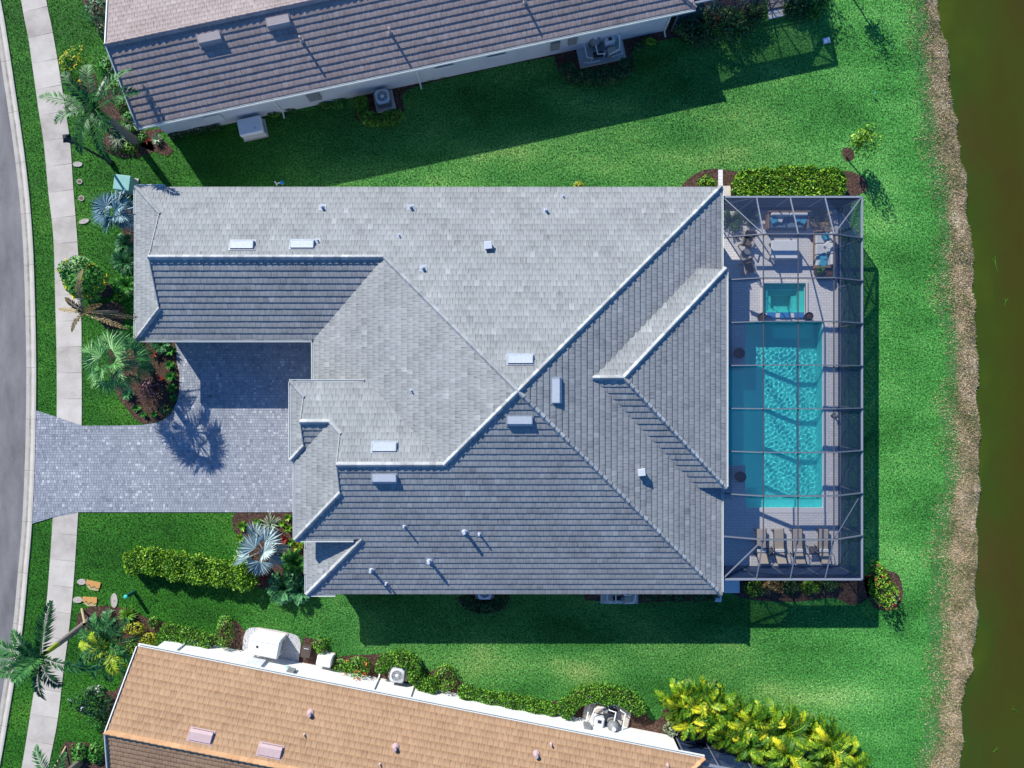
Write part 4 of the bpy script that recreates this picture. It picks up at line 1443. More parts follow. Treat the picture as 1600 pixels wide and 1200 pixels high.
# spa
sp_t = thing('spa', 'small square raised spa above the upper end of the pool', 'spa', ((spa[0] + spa[1]) / 2, (spa[2] + spa[3]) / 2, 0))
so = tuple(sp_t.location)
mb = MB()
a0, a1, b0, b1 = spa
lev = [(0.0, DZ + 0.1), (0.0, -0.25), (0.34, -0.28), (0.34, -0.55), (0.62, -0.58), (0.62, -1.0)]
cs = [[(a0 + i, b0 + i * 0.5), (a1 - i, b0 + i * 0.5), (a1 - i, b1 - i), (a0 + i, b1 - i)] for i, z in lev]
for k in range(len(lev) - 1):
    for e in range(4):
        p_, q_ = cs[k][e], cs[k][(e + 1) % 4]
        u_, v_ = cs[k + 1][e], cs[k + 1][(e + 1) % 4]
        mb.face([(*p_, lev[k][1]), (*q_, lev[k][1]), (*v_, lev[k + 1][1]), (*u_, lev[k + 1][1])], 0.5 if k % 2 else 0.7)
mb.face([(*p_, lev[-1][1]) for p_ in cs[-1]], 0.3)
mb.build('basin', M['plaster_spa'], sp_t, so)
w3 = ripple_water('water', a0 + 0.002, a1 - 0.002, b0 + 0.002, b1 - 0.002, sp_t, so, 50, 36, 0.35)
mb = MB()
mb.beam((a0 - 0.06, b0 - 0.14, DZ + 0.05), (a0 - 0.06, b1 + 0.12, DZ + 0.05), 0.12, 0.12)
mb.beam((a1 + 0.06, b0 - 0.14, DZ + 0.05), (a1 + 0.06, b1 + 0.12, DZ + 0.05), 0.12, 0.12)
mb.beam((a0, b1 + 0.06, DZ + 0.05), (a1, b1 + 0.06, DZ + 0.05), 0.12, 0.12)
mb.beam((a0, b0 - 0.14, DZ + 0.03), (a1, b0 - 0.14, DZ + 0.03), 0.28, 0.10)
mb.build('rim', M['deck'], sp_t, so)
for k, (pa, pb) in enumerate(((1197, 1210), (1217, 1232), (1239, 1254))):
    mb = MB()
    xa, xb = P(pa, 0)[0], P(pb, 0)[0]
    mb.box((xa + xb) / 2, b0 - 0.13, DZ + 0.03, DZ + 0.105, xb - xa, 0.30, 0, 0.5)
    mb.build('spillway', M['bluetile'], sp_t, so)
for o in (w1, w2, w3):
    o.cycles.is_caustics_caster = True
for o in list(pool.children) + list(sp_t.children):
    if o.name.startswith(('basin',)):
        o.cycles.is_caustics_receiver = True
sun_d.cycles.is_caustics_light = True
# ------------------------------------------------------------------ foliage builders
def unit(v):
    return v / np.maximum(np.linalg.norm(v, axis=-1, keepdims=True), 1e-9)


def leaf_quads(pos, size, up=0.6, aspect=0.5, rg=rng):
    """diamond leaves at pos; 'up' pushes their faces towards the sky"""
    n = len(pos)
    nrm = unit(rg.normal(size=(n, 3)) + np.array([0, 0, up * 2.0]))
    ax = rg.normal(size=(n, 3))
    ax = unit(ax - nrm * np.sum(ax * nrm, -1, keepdims=True))
    wd = np.cross(nrm, ax)
    L = size * rg.uniform(0.65, 1.25, (n, 1))
    W = L * aspect
    bend = nrm * L * 0.12
    return np.stack([pos - ax * L / 2, pos + wd * W / 2 + bend, pos + ax * L / 2, pos - wd * W / 2 + bend], 1)


def lumps(d, seed, k=7):
    rg = np.random.default_rng(seed)
    c = unit(rg.normal(size=(k, 3)) + np.array([0, 0, 0.4]))
    out = np.zeros(len(d))
    for i in range(k):
        out = np.maximum(out, np.exp(-(1 - d @ c[i]) * rg.uniform(5, 11)))
    return out


def blob(n, rx, ry, h, seed, z0=0.0, lump=0.3, shell=0.45):
    """points through an uneven crown rx x ry x h standing on z0"""
    rg = np.random.default_rng(seed)
    d = rg.normal(size=(n, 3))
    d[:, 2] = np.abs(d[:, 2]) * 1.0 - 0.25
    d = unit(d)
    rad = (1 - lump) + lump * 1.35 * lumps(d, seed)
    rad = rad * (1 - shell * rg.uniform(0, 1, n) ** 2)
    p = d * rad[:, None]
    return np.stack([p[:, 0] * rx, p[:, 1] * ry, z0 + (p[:, 2] + 0.25) / 1.25 * h], 1), rad


def tone_of(n, rg=rng, mu=0.47, sd=0.34):
    return np.clip(rg.normal(mu, sd, n), 0, 1)


seedc = [1000]


def nseed():
    seedc[0] += 1
    return seedc[0]


def stems(parent, h, k=3, spread=0.25, r=0.02, m='stem'):
    mb = MB()
    for i in range(k):
        a = i * 2 * pi / k + random.uniform(-.4, .4)
        mb.tube([(0.02 * cos(a), 0.02 * sin(a), 0), (spread * 0.5 * cos(a), spread * 0.5 * sin(a), h * 0.45), (spread * cos(a), spread * sin(a), h * 0.8)], [r, r * 0.8, r * 0.4], 6)
    return mb.build('stem', M[m], parent)


def shrub(label, px, py, rx, ry=None, h=0.8, m='lf_green', n=700, size=0.1, flowers=None, rot=0.0, group=None, name='shrub', cat='shrub', up=0.5, aspect=0.5, nf=40, lump=0.35, fsize=0.07):
    """px,py: photograph position of the crown; rx, ry in metres"""
    ry = (ry or rx) * 1.22
    rx = rx * 1.22
    n = int(n * 0.95)
    size = size * 1.35
    up = up * 0.7
    x, y = P(px, py, h * 0.6)
    t = thing(name, label, cat, (x, y, 0), rot, group)
    sd = nseed()
    rg = np.random.default_rng(sd)
    p, rad = blob(n, rx, ry, h, sd, 0.03, lump)
    s = Soup()
    s.add(leaf_quads(p, size, up, aspect, rg), tone_of(n, rg))
    s.build('foliage', M[m], t)
    stems(t, h, 4, min(rx, ry) * 0.5, 0.018)
    if flowers:
        p, rad = blob(nf, rx, ry, h * 1.05, sd, 0.05, lump, 0.12)
        p = np.repeat(p, 5, 0) + rg.normal(size=(nf * 5, 3)) * fsize * 0.5
        s = Soup()
        s.add(leaf_quads(p, fsize, 0.9, 0.8, rg), tone_of(nf * 5, rg))
        s.build('flowers', M[flowers], t)
    return t


def hedge(label, pts_px, w, h, m='lf_green', dens=900, size=0.09, group=None, flat=0.0, cat='hedge', name='hedge'):
    """clipped hedge along a centre line (photograph positions)"""
    line = resample(smooth_line([P(a, b, h * 0.7) for a, b in pts_px], 6), 0.06)
    line = np.array(line)
    w = w * 1.25
    dens = dens * 0.62
    x0, y0 = line.mean(0)
    t = thing(name, label, cat, (x0, y0, 0), 0, group)
    rg = np.random.default_rng(nseed())
    L = len(line) * 0.06
    n = int(dens * L)
    i = rg.integers(0, len(line) - 1, n)
    tg = unit(np.gradient(line, axis=0))[i]
    nr = np.stack([-tg[:, 1], tg[:, 0]], 1)
    # rounded box section: walk round the sides and the top
    c = rg.uniform(-1, 1, n)
    ang = c * 1.75
    wob = 1 + 0.16 * np.sin(i * 0.06 * 3.1 + 1.3) * np.sin(i * 0.06 * 1.7) + 0.10 * np.sin(i * 0.06 * 7.3 + c * 3)
    hx = np.clip(np.sin(ang) * 1.25, -1, 1) * w / 2 * (1 + (wob - 1) * 0.6) * rg.uniform(0.92, 1.08, n)
    hz = np.clip(np.cos(ang) * 1.6, -0.2, 1)
    z = h * (0.25 + 0.75 * (hz + 0.2) / 1.2) * (0.93 + 0.10 * np.sin(i * 0.06 * 4.7 + c * 2))
    dep = 1 - 0.35 * rg.uniform(0, 1, n) ** 2
    # round ends
    endf = np.minimum(i, len(line) - 1 - i) * 0.06 / (w * 0.45)
    er = np.sqrt(np.clip(1 - (1 - np.clip(endf, 0, 1)) ** 2, 0.06, 1))
    q = line[i] + nr * (hx * dep * er)[:, None]
    p = np.stack([q[:, 0] - x0, q[:, 1] - y0, z * (0.75 + 0.25 * dep) * (0.6 + 0.4 * er)], 1)
    p += rg.normal(size=p.shape) * 0.02
    s = Soup()
    s.add(leaf_quads(p, size * 1.45, 0.35, 0.55, rg), tone_of(n, rg))
    s.build('foliage', M[m], t)
    mb = MB()
    k = max(2, int(L / 0.6))
    for j in range(k):
        a = line[int((j + 0.5) / k * (len(line) - 1))]
        mb.tube([(a[0] - x0, a[1] - y0, 0), (a[0] - x0 + 0.03, a[1] - y0, h * 0.7)], [0.025, 0.012], 5)
        b = line[min(int((j + 1.5) / k * (len(line) - 1)), len(line) - 1)]
        mb.tube([(a[0] - x0 + 0.01, a[1] - y0, h * 0.3), (b[0] - x0, b[1] - y0, h * 0.45)], [0.012, 0.01], 4)
    mb.build('stem', M['stem'], t)
    return t


def frond(soup, base, az, el0, L, droop, nl=26, ll=0.5, wd=0.045, vee=0.35, hang=0.3, tone=0.5, rg=rng, twist=0.0, rach=None):
    """feather leaf: leaflets along a drooping midrib"""
    s = np.linspace(0, 1, nl)
    el = el0 - droop * s ** 1.4
    ds = L / (nl - 1)
    h = np.array([cos(az), sin(az), 0.0])
    up = np.array([0, 0, 1.0])
    d = np.cos(el)[:, None] * h + np.sin(el)[:, None] * up
    pts = np.array(base) + np.cumsum(d * ds, 0)
    side = np.array([-sin(az), cos(az), 0.0])
    side = side * cos(twist) + up * sin(twist)
    nrm = np.cross(side, d) * -1.0
    nrm = unit(nrm)
    nrm[nrm[:, 2] < 0] *= 1
    prof_l = ll * (np.sin(np.clip(s * 0.95 + 0.10, 0, 1) * pi) ** 0.6 * 0.75 + 0.25)
    quads, tones = [], []
    for sg in (1, -1):
        jit = rg.normal(size=(nl, 3)) * 0.12
        dirv = unit(d * (0.45 + 0.5 * s)[:, None] + side * sg * 0.85 + nrm * vee + jit)
        l = (prof_l * rg.uniform(0.85, 1.12, nl))[:, None]
        tip = pts + dirv * l - up * (hang * l ** 1.0 * 0.6)
        mid = pts + dirv * l * 0.45
        wv = unit(np.cross(dirv, nrm)) * wd
        quads.append(np.stack([pts, mid + wv, tip, mid - wv], 1))
        tones.append(np.clip(rg.normal(tone, 0.18, nl), 0, 1))
    soup.add(np.concatenate(quads), np.concatenate(tones))
    if rach is not None:
        P0 = [tuple(base)] + [tuple(p) for p in pts[::max(1, nl // 7)]] + [tuple(pts[-1])]
        m = len(P0)
        rach.tube(P0, [0.035 * (1 - 0.8 * i / (m - 1)) for i in range(m)], 4, 0.7, caps=False)
    return pts


def fan_leaf(soup, c, az, el, R, nseg=22, spread=2.2, tone=0.5, rg=rng, cup=0.25, split=0.55, droop=0.25, twist=0.0, width=1.06):
    """fan palm leaf: pleated segments, joined inside, split and drooping outside"""
    h = np.array([cos(az), sin(az), 0.0])
    up = np.array([0, 0, 1.0])
    d = h * cos(el) + up * sin(el)
    side = np.array([-sin(az), cos(az), 0.0]) * cos(twist) + up * sin(twist)
    side = unit(side - d * np.dot(side, d))
    nrm = np.cross(d, side)
    if nrm[2] < 0:
        nrm = -nrm
    a = np.linspace(-spread, spread, nseg)
    da = 2 * spread / (nseg - 1)
    dirs = np.cos(a)[:, None] * d + np.sin(a)[:, None] * side + nrm * (cup * np.abs(np.sin(a)))[:, None]
    dirs = unit(dirs)
    R_ = (R * (0.72 + 0.28 * np.cos(a / 2)) * rg.uniform(0.93, 1.05, nseg))[:, None]
    w = unit(np.cross(dirs, nrm))
    mid = c + dirs * R_ * split
    hw = R_ * split * math.tan(da / 2) * width
    pleat = nrm * (0.018 * R) * ((np.arange(nseg) % 2) * 2 - 1)[:, None]
    tip = c + dirs * R_ - up * (droop * R * rg.uniform(0.5, 1.3, (nseg, 1)))
    q = np.stack([np.broadcast_to(c, mid.shape), mid + w * hw + pleat, tip, mid - w * hw - pleat], 1)
    soup.add(q, np.clip(rg.normal(tone, 0.16, nseg), 0, 1))


def fan_palm(name, label, px, py, zc, R, leaves, m, trunk_r=0.16, cat='palm tree', seed=1, petiole=0.6, base_xy=None, nseg=22, droop=0.25, low=-0.25, tonebase=0.5, group=None, spread=2.1, split=0.6, width=1.06, tw=0.9):
    """palm with fan leaves; px,py photograph position of the crown's heart at height zc"""
    x, y = P(px, py, zc)
    bx, by = base_xy if base_xy else (x, y)
    t = thing(name, label, cat, (bx, by, 0), 0, group)
    rg = np.random.default_rng(seed)
    s = Soup()
    mb = MB()
    c0 = np.array([x - bx, y - by, zc - 0.1])
    for i in range(leaves):
        az = i * 2.39996 + rg.uniform(-0.25, 0.25)
        f = i / max(1, leaves - 1)
        el = low + (1.25 - low) * (1 - f) + rg.uniform(-0.15, 0.15) if leaves > 12 else low + (1.2 - low) * (1 - f) ** 1.3
        pl = petiole * rg.uniform(0.65, 1.3)
        d = np.array([cos(az) * cos(el), sin(az) * cos(el), sin(el)])
        c = c0 + d * pl
        fan_leaf(s, c, az, el - 0.35 - 0.5 * (1 - f), R * rg.uniform(0.85, 1.08), nseg, spread, float(np.clip(rg.normal(tonebase + 0.15 * (1 - f) - 0.07, 0.14), 0, 1)), rg, rg.uniform(0.15, 0.5), split, droop, rg.uniform(-tw, tw), width)
        mb.tube([tuple(c0), tuple(c)], [0.03, 0.016], 5, 0.6)
    s.build('leaves', M[m], t)
    mb.build('leaf_stalk', M[m], t)
    mb = MB()
    k = 9
    pts = [((x - bx) * i / k, (y - by) * i / k, (zc - 0.05) * i / k) for i in range(k + 1)]
    mb.tube(pts, [trunk_r * (1.25 - 0.4 * i / k) * (1 + 0.05 * (i % 2)) for i in range(k + 1)], 10)
    mb.build('trunk', M['bark'], t)
    return t


def feather_palm(name, label, base_px, crown_px, zc, specs, m='lf_palm', trunk_r=(0.16, 0.11), shaft=True, cat='palm tree', seed=2, nl=30, ll=0.5, wd=0.04, group=None, curve=0.0, shaft_m='crownshaft'):
    """specs: list of (azimuth deg, elevation deg, length, droop, tone, twist)"""
    bx, by = P(*base_px, 0)
    x, y = P(*crown_px, zc)
    t = thing(name, label, cat, (bx, by, 0), 0, group)
    rg = np.random.default_rng(seed)
    c0 = np.array([x - bx, y - by, zc])
    s = Soup()
    rb = MB()
    for az, el, L, dr, tone, tw in specs:
        frond(s, c0, radians(az), radians(el), L, dr, nl, ll, wd, 0.3, 0.35, tone, rg, tw, rb)
    s.build('fronds', M[m], t)
    rb.build('midrib', M[m], t)
    k = 10
    mb = MB()
    kk = 7 if shaft else k
    pts = [(c0[0] * (i / k) ** (1 + curve), c0[1] * (i / k) ** (1 + curve), (zc + 0.02) * i / k) for i in range(k + 1)]
    rad = [trunk_r[0] + (trunk_r[1] - trunk_r[0]) * i / k for i in range(k + 1)]
    mb.tube(pts[:kk + 1], [r_ * (1 + 0.04 * (i % 2)) for i, r_ in enumerate(rad[:kk + 1])], 10)
    mb.build('trunk', M['bark'], t)
    if shaft:
        mb = MB()
        mb.tube(pts[kk:], [trunk_r[1] * 1.12, trunk_r[1] * 1.05, trunk_r[1] * 0.8, trunk_r[1] * 0.5], 10)
        mb.build('crownshaft', M[shaft_m], t)
    return t


def rosette(label, px, py, R, m, n=16, h=0.35, group=None, wd=0.06, cat='plant', name='rosette_plant', seed=None):
    x, y = P(px, py, h * 0.5)
    t = thing(name, label, cat, (x, y, 0), 0, group)
    rg = np.random.default_rng(seed or nseed())
    q, tn = [], []
    for i in range(n):
        az = i * 2.39996 + rg.uniform(-.2, .2)
        el = rg.uniform(0.25, 1.25)
        L = R * rg.uniform(0.75, 1.1) / max(0.5, cos(el) + 0.25)
        d = np.array([cos(az) * cos(el), sin(az) * cos(el), sin(el)])
        sd = np.array([-sin(az), cos(az), 0]) * wd
        b = np.array([0, 0, 0.04])
        mid = b + d * L * 0.5 + np.array([0, 0, 0.03])
        tip = b + d * L + np.array([cos(az), sin(az), 0]) * L * 0.1 - np.array([0, 0, 0.25 * L])
        q.append([b, mid + sd, tip, mid - sd])
        tn.append(np.clip(rg.normal(0.5, 0.22), 0, 1))
    s = Soup()
    s.add(np.array(q), np.array(tn))
    s.build('leaves', M[m], t)
    mb = MB()
    mb.lathe(0, 0, [(0.05, 0), (0.04, 0.05), (0.02, 0.1)], 8)
    mb.build('stem', M['stem'], t)
    return t


def fern_clump(label, px, py, R, h, m='lf_fern', n=26, group=None, cat='shrub', name='shrub', ll=0.22, wd=0.02, nl=20):
    x, y = P(px, py, h * 0.5)
    t = thing(name, label, cat, (x, y, 0), 0, group)
    rg = np.random.default_rng(nseed())
    s = Soup()
    rb = MB()
    for i in range(n):
        az = i * 2.39996 + rg.uniform(-.3, .3)
        el = rg.uniform(0.35, 1.45)
        frond(s, (0.06 * cos(az), 0.06 * sin(az), 0.05), az, el, max(R, h) * rg.uniform(0.8, 1.15), rg.uniform(0.8, 1.7), nl, ll, wd, 0.3, 0.3, rg.uniform(0.25, 0.75), rg, rg.uniform(-.5, .5), rb)
    s.build('fronds', M[m], t)
    rb.build('stem', M[m], t)
    return t


def bed(name, pts_px, m='mulch', z=0.02, smooth=True, grass=True):
    pts = PL(pts_px)
    if smooth:
        pts = smooth_loop(pts, 5)
    mb = MB()
    # fan of small cells so that the sheet has a lip
    mb.face([(x, y, z) for x, y in ccw(pts)])
    o = struct(mb.build(name, M[m]))
    NOGRASS.append(pts)
    return o


# ------------------------------------------------------------------ planting beds
bed('mulch_bed', [(176, 520), (205, 516), (240, 520), (282, 528), (281, 560), (282, 612), (272, 640), (255, 655), (228, 662), (212, 655), (200, 640), (186, 622), (176, 600), (170, 560)], smooth=True)
bed('mulch_bed', [(368, 802), (415, 801), (466, 801), (470, 850), (486, 852), (486, 930), (455, 938), (425, 925), (400, 915), (385, 900), (372, 875), (385, 850), (366, 830)])
bed('mulch_bed', [(122, 958), (135, 950), (160, 946), (180, 948), (200, 950), (214, 958), (232, 966), (262, 974), (300, 986), (336, 992), (352, 966), (372, 972), (385, 990), (470, 1015), (475, 995), (500, 1000), (512, 1020), (520, 1028), (545, 1024), (585, 1022),
                 (610, 1020), (640, 1020), (655, 1035), (668, 1052), (690, 1040), (706, 1040), (716, 1062), (740, 1078), (790, 1082), (840, 1092), (868, 1096), (890, 1085), (905, 1074), (940, 1073), (975, 1078), (992, 1090), (1005, 1110), (1018, 1127), (1032, 1122), (1040, 1095),
                 (1060, 1080), (1100, 1100), (1150, 1150), (1090, 1175), (1040, 1160), (900, 1130), (700, 1090), (500, 1045), (250, 985), (225, 1000), (205, 1020), (170, 1010), (150, 985), (118, 985)], smooth=False)
bed('mulch_bed', [(246, 208), (300, 196), (360, 186), (420, 172), (480, 158), (545, 145), (553, 150), (556, 185), (568, 196), (590, 198), (622, 188), (632, 172), (628, 150), (640, 138), (700, 122), (800, 100), (866, 88), (874, 115), (890, 130), (930, 130), (975, 122), (991, 108),
                  (988, 80), (1010, 68), (1060, 58), (1130, 40), (1190, 30), (1196, -10), (1080, -10), (900, 60), (700, 105), (560, 135), (400, 168), (262, 200), (215, 205), (222, 230), (262, 244), (272, 236), (262, 225)], smooth=False)
bed('mulch_bed', [(168, 205), (186, 196), (212, 200), (232, 218), (240, 235), (222, 244), (195, 246), (172, 240), (160, 228)])
bed('mulch_bed', [(150, 165), (180, 110), (196, 130), (205, 165), (212, 200), (190, 190), (165, 180)])
bed('mulch_bed', [(128, 0), (145, 30), (162, 62), (172, 60), (172, -20), (124, -20)])
bed('mulch_bed', [(122, 128), (130, 112), (145, 113), (152, 128), (148, 143), (132, 144)])
bed('mulch_bed', [(150, 455), (163, 440), (174, 448), (175, 460), (162, 466)])
bed('mulch_bed', [(150, 490), (160, 476), (180, 472), (193, 480), (195, 498), (185, 512), (165, 512)])
bed('mulch_bed', [(190, 330), (212, 326), (216, 390), (196, 380)])
bed('mulch_bed', [(1064, 292), (1080, 276), (1100, 266), (1122, 264), (1150, 268), (1180, 270), (1330, 268), (1336, 306), (1120, 308), (1060, 306)])
bed('mulch_bed', [(1142, 900), (1360, 900), (1354, 935), (1330, 945), (1300, 934), (1240, 940), (1170, 936), (1142, 925)])
bed('mulch_bed', [(1352, 900), (1400, 895), (1410, 935), (1390, 952), (1362, 945)])
bed('mulch_bed', [(780, 910), (718, 932), (728, 950), (755, 958), (785, 952), (796, 932)])
bed('mulch_bed', [(900, 905), (915, 938), (1000, 941), (1120, 938), (1126, 905)], smooth=False)
bed('mulch_bed', [(1315, 236), (1322, 231), (1332, 234), (1334, 246), (1322, 252)])
bed('mulch_bed', [(98, 1165), (118, 1160), (150, 1163), (165, 1180), (170, 1230), (90, 1230)])
bed('gravel_bed', [(386, 984), (398, 980), (425, 983), (457, 990), (467, 996), (470, 1008), (467, 1032), (470, 1046), (425, 1036), (384, 1024), (380, 1002)], 'gravel', 0.035)
bed('mulch_bed', [(160, 1085), (185, 1075), (200, 1020), (192, 1060), (175, 1130), (168, 1170), (160, 1150)])

# ------------------------------------------------------------------ planting: north-west corner
feather_palm('royal_palm', 'leaning royal palm with a thick grey trunk at the corner of the brown roofed house', (213, 222), (148, 168), 4.5,
             [(168, 12, 2.9, 0.55, 0.45, 0.2), (200, 25, 2.3, 1.1, 0.35, 0.3), (245, 20, 2.6, 1.3, 0.35, -0.2), (275, 10, 2.8, 1.3, 0.2, 0.2), (310, 35, 2.2, 1.4, 0.3, 0.2), (20, 30, 2.5, 1.3, 0.4, 0.2), (52, 15, 2.7, 0.9, 0.55, -0.5), (95, 35, 2.2, 1.2, 0.5, 0.2), (130, 50, 2.2, 1.4, 0.4, 0), (350, 75, 2.0, 0.8, 0.6, 0)],
             trunk_r=(0.24, 0.15), seed=21, nl=34, ll=0.55, shaft_m='lf_green')
shrub('low shrub with yellow flowers beside the pavement near the upper left corner', 108, 98, 0.75, 0.95, 0.5, 'lf_lime', 420, 0.09, 'fl_yellow', nf=60)
shrub('dark green shrub against the gable wall of the brown roofed house', 166, 100, 0.75, 0.6, 0.7, 'lf_emerald', 420, 0.12)
shrub('loose strappy shrub in the mulch at the top left corner of the lawn', 152, 14, 0.8, 0.9, 0.8, 'lf_fern', 600, 0.16, aspect=0.2)
shrub('small dark shrub below the strappy shrub at the top left corner', 160, 48, 0.4, 0.5, 0.5, 'lf_dark', 260, 0.1)
for px, py, rr, lb in ((185, 130, 0.55, 'green shrub beside the curved stone edging by the gable'), (188, 160, 0.5, 'green shrub in front of the gable wall below the stone edging'), (200, 182, 0.45, 'round green shrub near the wall corner of the brown roofed house')):
    shrub(lb, px, py, rr, rr * 0.9, 0.55, 'lf_emerald', 380, 0.09)
fern_clump('wispy pale grass clump at the foot of the leaning royal palm', 186, 214, 0.75, 0.6, 'lf_pale', 34, ll=0.05, wd=0.016, name='ornamental_grass', cat='ornamental grass')
fern_clump('wispy grass clump between the royal palm and the house wall', 205, 192, 0.6, 0.5, 'lf_pale', 26, ll=0.05, wd=0.016, name='ornamental_grass', cat='ornamental grass')
shrub('low green shrub at the lower end of the royal palm bed', 180, 232, 0.5, 0.3, 0.35, 'lf_dark', 300, 0.08)
shrub('green shrub right beside the royal palm trunk base', 222, 215, 0.35, 0.3, 0.4, 'lf_emerald', 200, 0.08)
shrub('low green shrub in the upper part of the royal palm bed', 196, 200, 0.5, 0.4, 0.45, 'lf_emerald', 360, 0.1)
shrub('broad green shrub left of the royal palm trunk base', 200, 230, 0.5, 0.4, 0.4, 'lf_green', 360, 0.1)
rosette('dark red strappy plant by the corner of the brown roofed house', 229, 219, 0.3, 'lf_red', 20, 0.35)
rosette('pale variegated plant by the corner of the brown roofed house', 245, 217, 0.42, 'lf_pale', 46, 0.4, wd=0.05)
mb = MB()
ln = smooth_line(PL([(182, 97), (172, 115), (160, 135), (152, 155)]), 5)
for i in range(len(ln) - 1):
    mb.beam((*ln[i], 0.05), (*ln[i + 1], 0.05), 0.12, 0.12, random.uniform(0.2, 0.8))
o = mb.build('stone_edging', M['concrete'])
o['label'] = 'curved grey stone edging between lawn and gable bed'
o['category'] = 'edging'

# along the brown roofed house
hedge('clipped hedge wrapped in a U round the shaded fan unit of the brown roofed house', [(567, 150), (565, 172), (572, 184), (592, 186), (616, 182), (620, 170)], 0.5, 0.9, 'lf_green', 1300, 0.09)
hedge('low dark hedge in front of the shaded pool pump set', [(884, 98), (892, 116), (920, 120), (955, 116), (976, 106), (984, 92)], 0.62, 0.8, 'lf_dark', 1300, 0.09)
hedge('low dark hedge at the foot of the shaded wall near the leaning palm', [(262, 210), (300, 201), (345, 192)], 0.5, 0.4, 'lf_dark', 900, 0.09)
for px, py, rr, lb, m in ((425, 176, .42, 'small dark shrub right of the white generator by the shaded wall', 'lf_green'), (452, 168, .35, 'low shrub at the shaded wall below the grey meter', 'lf_dark'), (528, 158, .62, 'wide low shrub left of the shaded fan unit', 'lf_emerald'),
                          (508, 164, .35, 'small round shrub at the shaded wall, second left of the fan unit', 'lf_green'), (672, 117, .45, 'low shrub beside a downspout of the shaded wall', 'lf_emerald'), (690, 113, .35, 'small low shrub just right of a downspout on the shaded wall', 'lf_green'),
                          (1017, 63, .38, 'bright small shrub right of the shaded pool pump set', 'lf_lime'), (1000, 72, .35, 'dark shrub close right of the shaded pool pump set', 'lf_dark')):
    shrub(lb, px, py, rr, rr * 0.6, 0.4, m, 380, 0.08)
for px, py, rx, ry, hh, lb in ((1078, 28, 1.1, 1.0, 2.0, 'dark dense bush at the end corner of the brown roofed house'), (1118, 20, 1.2, 1.1, 2.2, 'dark bush second from the corner of the brown roofed house'),
                               (1150, 30, 1.0, 0.9, 1.6, 'dark bush left of the small paved pad'), (1180, 12, 0.8, 0.9, 1.8, 'dark bush touching the small paved pad'), (1100, 52, 1.2, 0.5, 0.8, 'low dark bush below the corner of the brown roofed house')):
    shrub(lb, px, py, rx, ry, hh, 'lf_dark', 1100, 0.13, lump=0.45)
shrub('dark shrub right of the small paved pad at the upper edge', 1246, 8, 0.9, 0.8, 0.9, 'lf_dark', 700, 0.12)
shrub('green shrub beside the pad, second from it on the right', 1275, 4, 0.7, 0.7, 0.8, 'lf_green', 600, 0.12)


def broad_tree(label, bx, by, h, R, m, n, seed, size=0.16, z0=1.2, trunk_r=0.09, name='tree', lump=0.5, flowers=None, nf=60, group=None, crown_off=(0, 0), shell=0.7):
    t = thing(name, label, 'tree', (bx, by, 0), 0, group)
    rg = np.random.default_rng(seed)
    p, rad = blob(n, R, R, h - z0, seed, z0, lump, shell)
    p[:, 0] += crown_off[0]
    p[:, 1] += crown_off[1]
    s = Soup()
    s.add(leaf_quads(p, size, 0.5, 0.5, rg), tone_of(n, rg))
    s.build('crown', M[m], t)
    mb = MB()
    ox_, oy_ = crown_off
    mb.tube([(0, 0, 0), (ox_ * 0.3, oy_ * 0.3, z0 * 0.6), (ox_ * 0.7, oy_ * 0.7, z0 * 1.1)], [trunk_r, trunk_r * 0.85, trunk_r * 0.7], 8)
    for i in range(6):
        a = i * pi / 3 + rg.uniform(-.3, .3)
        f = rg.uniform(0.5, 0.8)
        mb.tube([(ox_ * 0.7, oy_ * 0.7, z0 * 1.05), (ox_ + R * f * 0.5 * cos(a), oy_ + R * f * 0.5 * sin(a), z0 + (h - z0) * 0.4), (ox_ + R * f * cos(a), oy_ + R * f * sin(a), z0 + (h - z0) * 0.65)], [trunk_r * 0.55, trunk_r * 0.35, trunk_r * 0.12], 6)
    mb.build('trunk', M['stem'], t)
    if flowers:
        p, rad = blob(nf, R, R, (h - z0) * 1.06, seed, z0, lump, 0.15)
        p[:, 0] += ox_
        p[:, 1] += oy_
        p = np.repeat(p, 8, 0) + rg.normal(size=(nf * 8, 3)) * 0.06
        s = Soup()
        s.add(leaf_quads(p, 0.11, 0.9, 0.8, rg), tone_of(nf * 8, rg))
        s.build('flowers', M[flowers], t)
    return t


# trees just beyond the upper edge whose shade lies on the lawn
broad_tree('dense tree beyond the upper edge shading the lawn right of the paved pad', 15.4, 25.4, 4.6, 2.0, 'lf_dark', 2600, 31, 0.2)
broad_tree('slim young tree beyond the upper edge shading the lawn near the pond', 19.7, 23.0, 3.4, 0.85, 'lf_green', 420, 32, 0.17, z0=1.3, trunk_r=0.05)
x, y = P(1322, 246, 0)
broad_tree('sparse young tree with pale green leaves on the lawn near the pond', x, y, 3.0, 0.95, 'lf_lime', 620, 33, 0.17, z0=1.2, trunk_r=0.045, lump=0.4, crown_off=(0.1, 0.45), shell=0.85)

